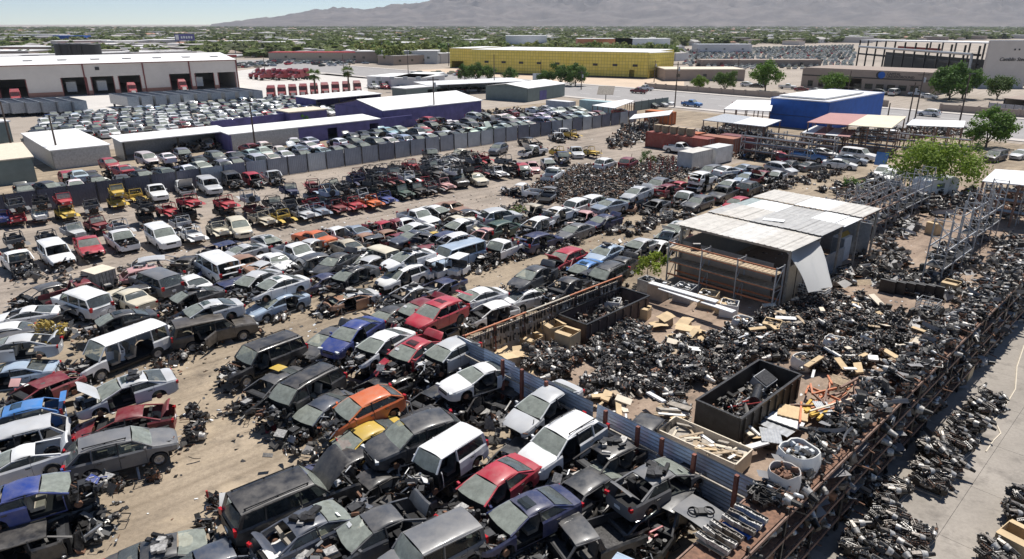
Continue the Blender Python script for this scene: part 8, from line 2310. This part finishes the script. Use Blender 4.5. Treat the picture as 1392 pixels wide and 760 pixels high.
# houses
def house_mb(w, d, h, wall, roof, gable=True):
    mb = MB(); mb.box((0, 0, h / 2), (w, d, h), wall)
    if gable:
        r = h + d * .16; a, b_ = w / 2 + .4, d / 2 + .4
        mb.add([(-a, -b_, h), (a, -b_, h), (a, b_, h), (-a, b_, h), (-a + 1.5, 0, r), (a - 1.5, 0, r)], [(0, 1, 5, 4), (1, 2, 5), (2, 3, 4, 5), (3, 0, 4), (3, 2, 1, 0)], roof)
    else: mb.box((0, 0, h + .15), (w + .2, d + .2, .3), roof)
    for k in range(3): mb.box((-w / 3 + k * w / 3, -d / 2 - .02, h * .5), (1.4, .06, 1.1), 'side_glass')
    return mb
simple('roof_tan', (.42, .33, .27), .9, vary=.15); simple('roof_grey', (.38, .36, .34), .9, vary=.15); simple('roof_terra', (.38, .21, .15), .9, vary=.15); simple('wall_cream', (.60, .54, .46), .9, vary=.1)
HM = [house_mb(*a_).mesh('house') for a_ in ((14, 10, 3, 'wall_cream', 'roof_tan'), (16, 11, 3.2, 'wall_white', 'roof_grey'), (13, 10, 3, 'tan_wall', 'roof_terra'), (20, 13, 4, 'wall_white', 'stucco_pale', False), (30, 18, 5, 'stucco_pale', 'wall_white', False), (15, 11, 3, 'stucco_pale', 'roof_tan', False), (24, 14, 4.5, 'stucco_tan', 'roof_grey', False))]
hs = []
while len(hs) < 3400:
    d = 300 * (5600 / 300.0) ** (rt.random() ** .85); az = rt.uniform(-.72, .72); x, y = d * math.sin(az), d * math.cos(az)
    if free(x, y): hs.append((d, x, y))
hs.sort()
names = {0: 'cream house with a tan roof', 1: 'white house with a grey roof', 2: 'tan house with a terracotta roof', 3: 'white flat-roofed building', 4: 'long pale flat-roofed building', 5: 'pale flat-roofed house', 6: 'tan flat-roofed building'}
for i, (d, x, y) in enumerate(hs[:120]):
    k = rt.randrange(7) if x / y > -.45 else rt.choice((3, 4, 4, 5, 6))
    mk('town_house', HM[k], None, None, names[k] + ' among the town trees', 'house', 'houses in the town, ' + names[k], None, (x, y, 0), (0, 0, ROT_U + rt.choice((0, math.pi / 2)) + rt.uniform(-.05, .05)))
bulk('town_houses_mass', [(HM[rt.randrange(7) if d > 500 else rt.choice((0, 1, 5))], TM((x, y, 0), ROT_U + rt.choice((0, math.pi / 2)), rt.uniform(.8, 1.3))) for d, x, y in hs[120:]], label='far roofs of the town between the trees', cat='houses')
# commercial blocks at the left distance
for k, (px, py, w, dp, h, wall, roof, l) in enumerate(((10, 84, 40, 20, 6, 'stucco_tan', 'roof_white', 'brown block with an open doorway at the far left'), (60, 76, 50, 22, 6, 'stucco_tan', 'roof_white', 'long tan block beyond the warehouse'), (170, 80, 60, 14, 5, 'stucco_tan', 'roof_grey', 'long tan wall block right of the black tanks'), (100, 59, 34, 14, 8, 'blue_wall', 'blue_wall', 'small blue building far beyond the warehouse'), (60, 54, 60, 24, 7, 'wall_white', 'roof_white', 'white-roofed hall far beyond the black tanks'), (210, 64, 40, 14, 5, 'roof_terra', 'roof_terra', 'orange-brown shed in the far distance'), (440, 82, 60, 14, 4.5, 'tan_wall', 'red_trim', 'shop row with a red fascia beyond the street'), (520, 85, 26, 16, 6, 'stucco_tan', 'wall_white', 'tan and grey block behind the white office'), (560, 86, 30, 16, 6.5, 'galv', 'wall_white', 'grey block with a dark red tower behind the white office'), (330, 76, 60, 20, 4, 'wall_white', 'roof_white', 'white sheds beyond the fuel station'), (380, 72, 40, 20, 4, 'wall_cream', 'roof_tan', 'cream shed beyond the fuel station'), (715, 72, 30, 14, 12, 'wall_white', 'roof_white', 'white roof block behind the yellow building'), (820, 72, 40, 16, 10, 'beam_orange', 'roof_white', 'orange store behind the yellow building'), (870, 72, 40, 16, 10, 'wall_white', 'roof_white', 'white store behind the yellow building'), (980, 72, 40, 16, 6, 'wall_white', 'galv', 'grey-white hall beyond the far car lot'), (1030, 90, 60, 10, 3, 'stucco_tan', 'stucco_tan', 'tan wall block before the far car lot'), (950, 108, 30, 16, 4, 'stucco_tan', 'cream', 'tan flat-roofed store at the left of the roadside wall'))):
    p = G(px, py); mb = house_mb(w, dp, h, wall, roof, False); mb.obj('distant_block', None, None, l, 'building').location = p
# ------------------------------------------------------------------ far car lot and street cars
def tiny_car(c):
    nm = 'paint ' + c
    if nm not in MATS: simple(nm, COL[c], .4, vary=.12, nscale=.8, coat=.3)
    mb = MB(); mb.box((0, 0, .55), (4.5, 1.75, .6), nm)
    mb.add([(-1.6, -.8, .85), (1.1, -.8, .85), (1.1, .8, .85), (-1.6, .8, .85), (-1.0, -.65, 1.42), (.3, -.65, 1.42), (.3, .65, 1.42), (-1.0, .65, 1.42)], [(0, 1, 5, 4), (1, 2, 6, 5), (2, 3, 7, 6), (3, 0, 4, 7)], 'side_glass'); mb.add([(-1.0, -.65, 1.425), (.3, -.65, 1.425), (.3, .65, 1.425), (-1.0, .65, 1.425)], [(0, 1, 2, 3)], nm)
    for x in (-1.4, 1.4): mb.box((x, 0, .3), (.6, 1.7, .6), 'rubber')
    return mb.mesh('tiny_car')
TC = {c: tiny_car(c) for c in ('white', 'silver', 'grey', 'dark grey', 'black', 'red', 'beige', 'blue-grey')}
tl = []
lotp = area([(925, 68), (1160, 62), (1165, 92), (1060, 96), (930, 90)])
a0, ang = G(930, 90), ROT_U + .1
x0, x1 = min(p[0] for p in lotp), max(p[0] for p in lotp); y0, y1 = min(p[1] for p in lotp), max(p[1] for p in lotp)
yy = y0
while yy < y1:
    xx_ = x0
    while xx_ < x1:
        if pix_in(lotp, xx_, yy) and rt.random() < .93: tl.append((TC[rt.choice(('white', 'white', 'white', 'white', 'white', 'silver', 'silver', 'grey', 'dark grey', 'black', 'red', 'beige', 'blue-grey'))], TM((xx_ + rt.uniform(-.4, .4), yy + rt.uniform(-.6, .6), 0), rt.choice((1.2, 1.3, -1.85)))))
        xx_ += 3.4
    yy += 7.5 if rt.random() < .6 else 13
for (xa, ya, xb, yb, n) in ((420, 88, 560, 84, 60), (250, 72, 420, 78, 120), (0, 66, 90, 62, 90), (430, 78, 600, 74, 50), (590, 126, 712, 118, 46), (300, 92, 420, 84, 40), (560, 104, 640, 100, 18)):
    for k in range(n):
        t = rt.random(); p = G(xa + (xb - xa) * t + rt.uniform(-4, 4), ya + (yb - ya) * t + rt.uniform(-3, 3)); tl.append((TC[rt.choice(list(TC))], TM(p, rt.choice((.4, -.6, 1.2)) + rt.uniform(-.2, .2))))
bulk('far_parked_cars', tl, label='hundreds of small cars parked in far lots', cat='cars')
for k, (px, py, kind, c, rz, l) in enumerate(((1262, 158, 'suv', 'white', ROT_V + math.pi, 'white SUV driving on the road past the canopy'), (868, 127, 'pickup', 'maroon', ROT_V + math.pi, 'dark red pickup driving on the road'), (877, 123, 'pickup', 'white', ROT_V + math.pi, 'white pickup driving behind the dark red one'), (1070, 121, 'pickup', 'white', ROT_V + .3, 'white pickup parked behind the roadside wall'), (1090, 124, 'sedan', 'maroon', ROT_V + .3, 'dark red car parked before the tan office'), (1196, 129, 'suv', 'charcoal', ROT_V, 'dark SUV parked before the tan office'), (1215, 130, 'van', 'white', ROT_U, 'white utility truck parked before the tan office'), (1248, 131, 'pickup', 'white', ROT_V, 'white pickup parked right of the utility truck'), (1262, 134, 'sedan', 'white', ROT_V, 'white car parked at the right end before the office'), (1165, 128, 'sedan', 'silver', ROT_V, 'silver car parked before the office doorway'), (1110, 126, 'sedan', 'silver', ROT_V, 'silver car parked left of the round green tree'), (1016, 118, 'suv', 'white', ROT_V, 'white SUV parked at the left behind the low wall'), (1030, 119, 'sedan', 'black', ROT_V, 'black car parked at the left behind the low wall'), (1382, 118, 'pickup', 'white', ROT_U, 'white pickup parked at the pale end block'), (1390, 116, 'pickup', 'silver', ROT_U, 'silver pickup parked at the pale end block'),
                                            (885, 147, 'hatch', 'charcoal', ROT_V, 'dark car before the green screen fence'), (897, 145, 'sedan', 'silver', ROT_V, 'silver car before the green screen fence, 1st'), (905, 143, 'sedan', 'white', ROT_V, 'white car before the green screen fence, 2nd'), (845, 156, 'sedan', 'maroon', ROT_V + .4, 'dark red car beside the pale blue container'), (820, 160, 'sedan', 'dark blue', ROT_V + .4, 'dark blue car beside the pale blue container'), (522, 121, 'pickup', 'red', ROT_V, 'red pickup before the white office'), (508, 121, 'pickup', 'white', ROT_V, 'white pickup before the white office'), (545, 122, 'sedan', 'dark blue', ROT_V, 'dark car before the white office'), (1010, 146, 'pickup', 'white', ROT_V, 'white pickup behind the white flat canopy'), (940, 145, 'pickup', 'bright blue', ROT_V, 'blue truck beside the white tin canopy'), (1212, 190, 'pickup', 'white', ROT_U + 2, 'white truck raised beside the red canopy'), (232, 190, 'minivan', 'white', ROT_V + 2.5, 'white van under the long white canopy'), (282, 201, 'minivan', 'silver', ROT_V + 2.9, 'silver minivan beside the purple shed'))):
    put_car(kind, c, G(px, py), rz, 'parked', (), l, None, 'one')
# extra junk rows under the canopies at the right
J2 = []
for poly in ([(1090, 196), (1240, 190), (1235, 178), (1100, 184)], [(905, 190), (985, 175), (1060, 190), (1060, 205), (990, 212)], [(1000, 215), (1080, 195), (1095, 205), (1050, 222)], [(850, 175), (900, 165), (870, 200), (820, 205)], [(1180, 245), (1230, 262), (1180, 290), (1120, 262)], [(1230, 275), (1330, 262), (1340, 285), (1260, 300)], [(1340, 262), (1400, 262), (1400, 300), (1350, 300)], [(640, 156), (740, 150), (800, 152), (770, 158), (700, 160)], [(230, 205), (300, 196), (310, 203), (240, 212)], [(1240, 190), (1310, 185), (1310, 178), (1240, 178)]):
    for (x, y) in fill(area(poly), 1.5):
        for k in range(3): J2.append((rt.choice(ENG + SCRAP + AXLES), TM((x + rt.uniform(-.8, .8), y + rt.uniform(-.8, .8), rt.uniform(0, .7)), rt.random() * 6.3, rt.uniform(.8, 1.7), rt.uniform(-.8, .8), rt.uniform(-.5, .5))))
bulk('far_parts_heap', J2, label='mixed parts heaped around the far canopies and containers', cat='scrap heap', color=(.40, .38, .36))
for k, (px, py, nb, l) in enumerate(((1100, 200, 5, 'dark rack of parts under the left half of the red canopy'), (1165, 204, 6, 'dark rack of parts under the right half of the red canopy'), (1005, 214, 4, 'grey rack frame near the white tin canopy'), (1040, 210, 4, 'rack frame left of the blue pickup'), (1340, 300, 4, 'dark rack under the right edge canopy'))):
    rack(G(px, py), ROT_V, nb, 2.7, 1.2, (1.2, 2.4, 3.4), 4.0, l, um='galv' if k > 1 else 'rack_steel', decks=(1.2, 2.4, 3.4), deckmat='dark_metal')
# ------------------------------------------------------------------ the dusty air
hz = MB().box((0, 4400, 219.5), (19000, 10000, 441), 'roof_white')
m = bpy.data.materials.new('air'); m.use_nodes = True; nt = m.node_tree; nt.nodes.clear()
ov = nt.nodes.new('ShaderNodeOutputMaterial'); pv = nt.nodes.new('ShaderNodeVolumePrincipled')
pv.inputs['Color'].default_value = (.84, .90, 1.0, 1); pv.inputs['Density'].default_value = 5.2e-5; pv.inputs['Anisotropy'].default_value = .25
nt.links.new(pv.outputs[0], ov.inputs['Volume'])
ho = hz.obj('haze', None, None, 'pale dusty air over the town', 'haze', None, 'stuff')
ho.data.materials.clear(); ho.data.materials.append(m)
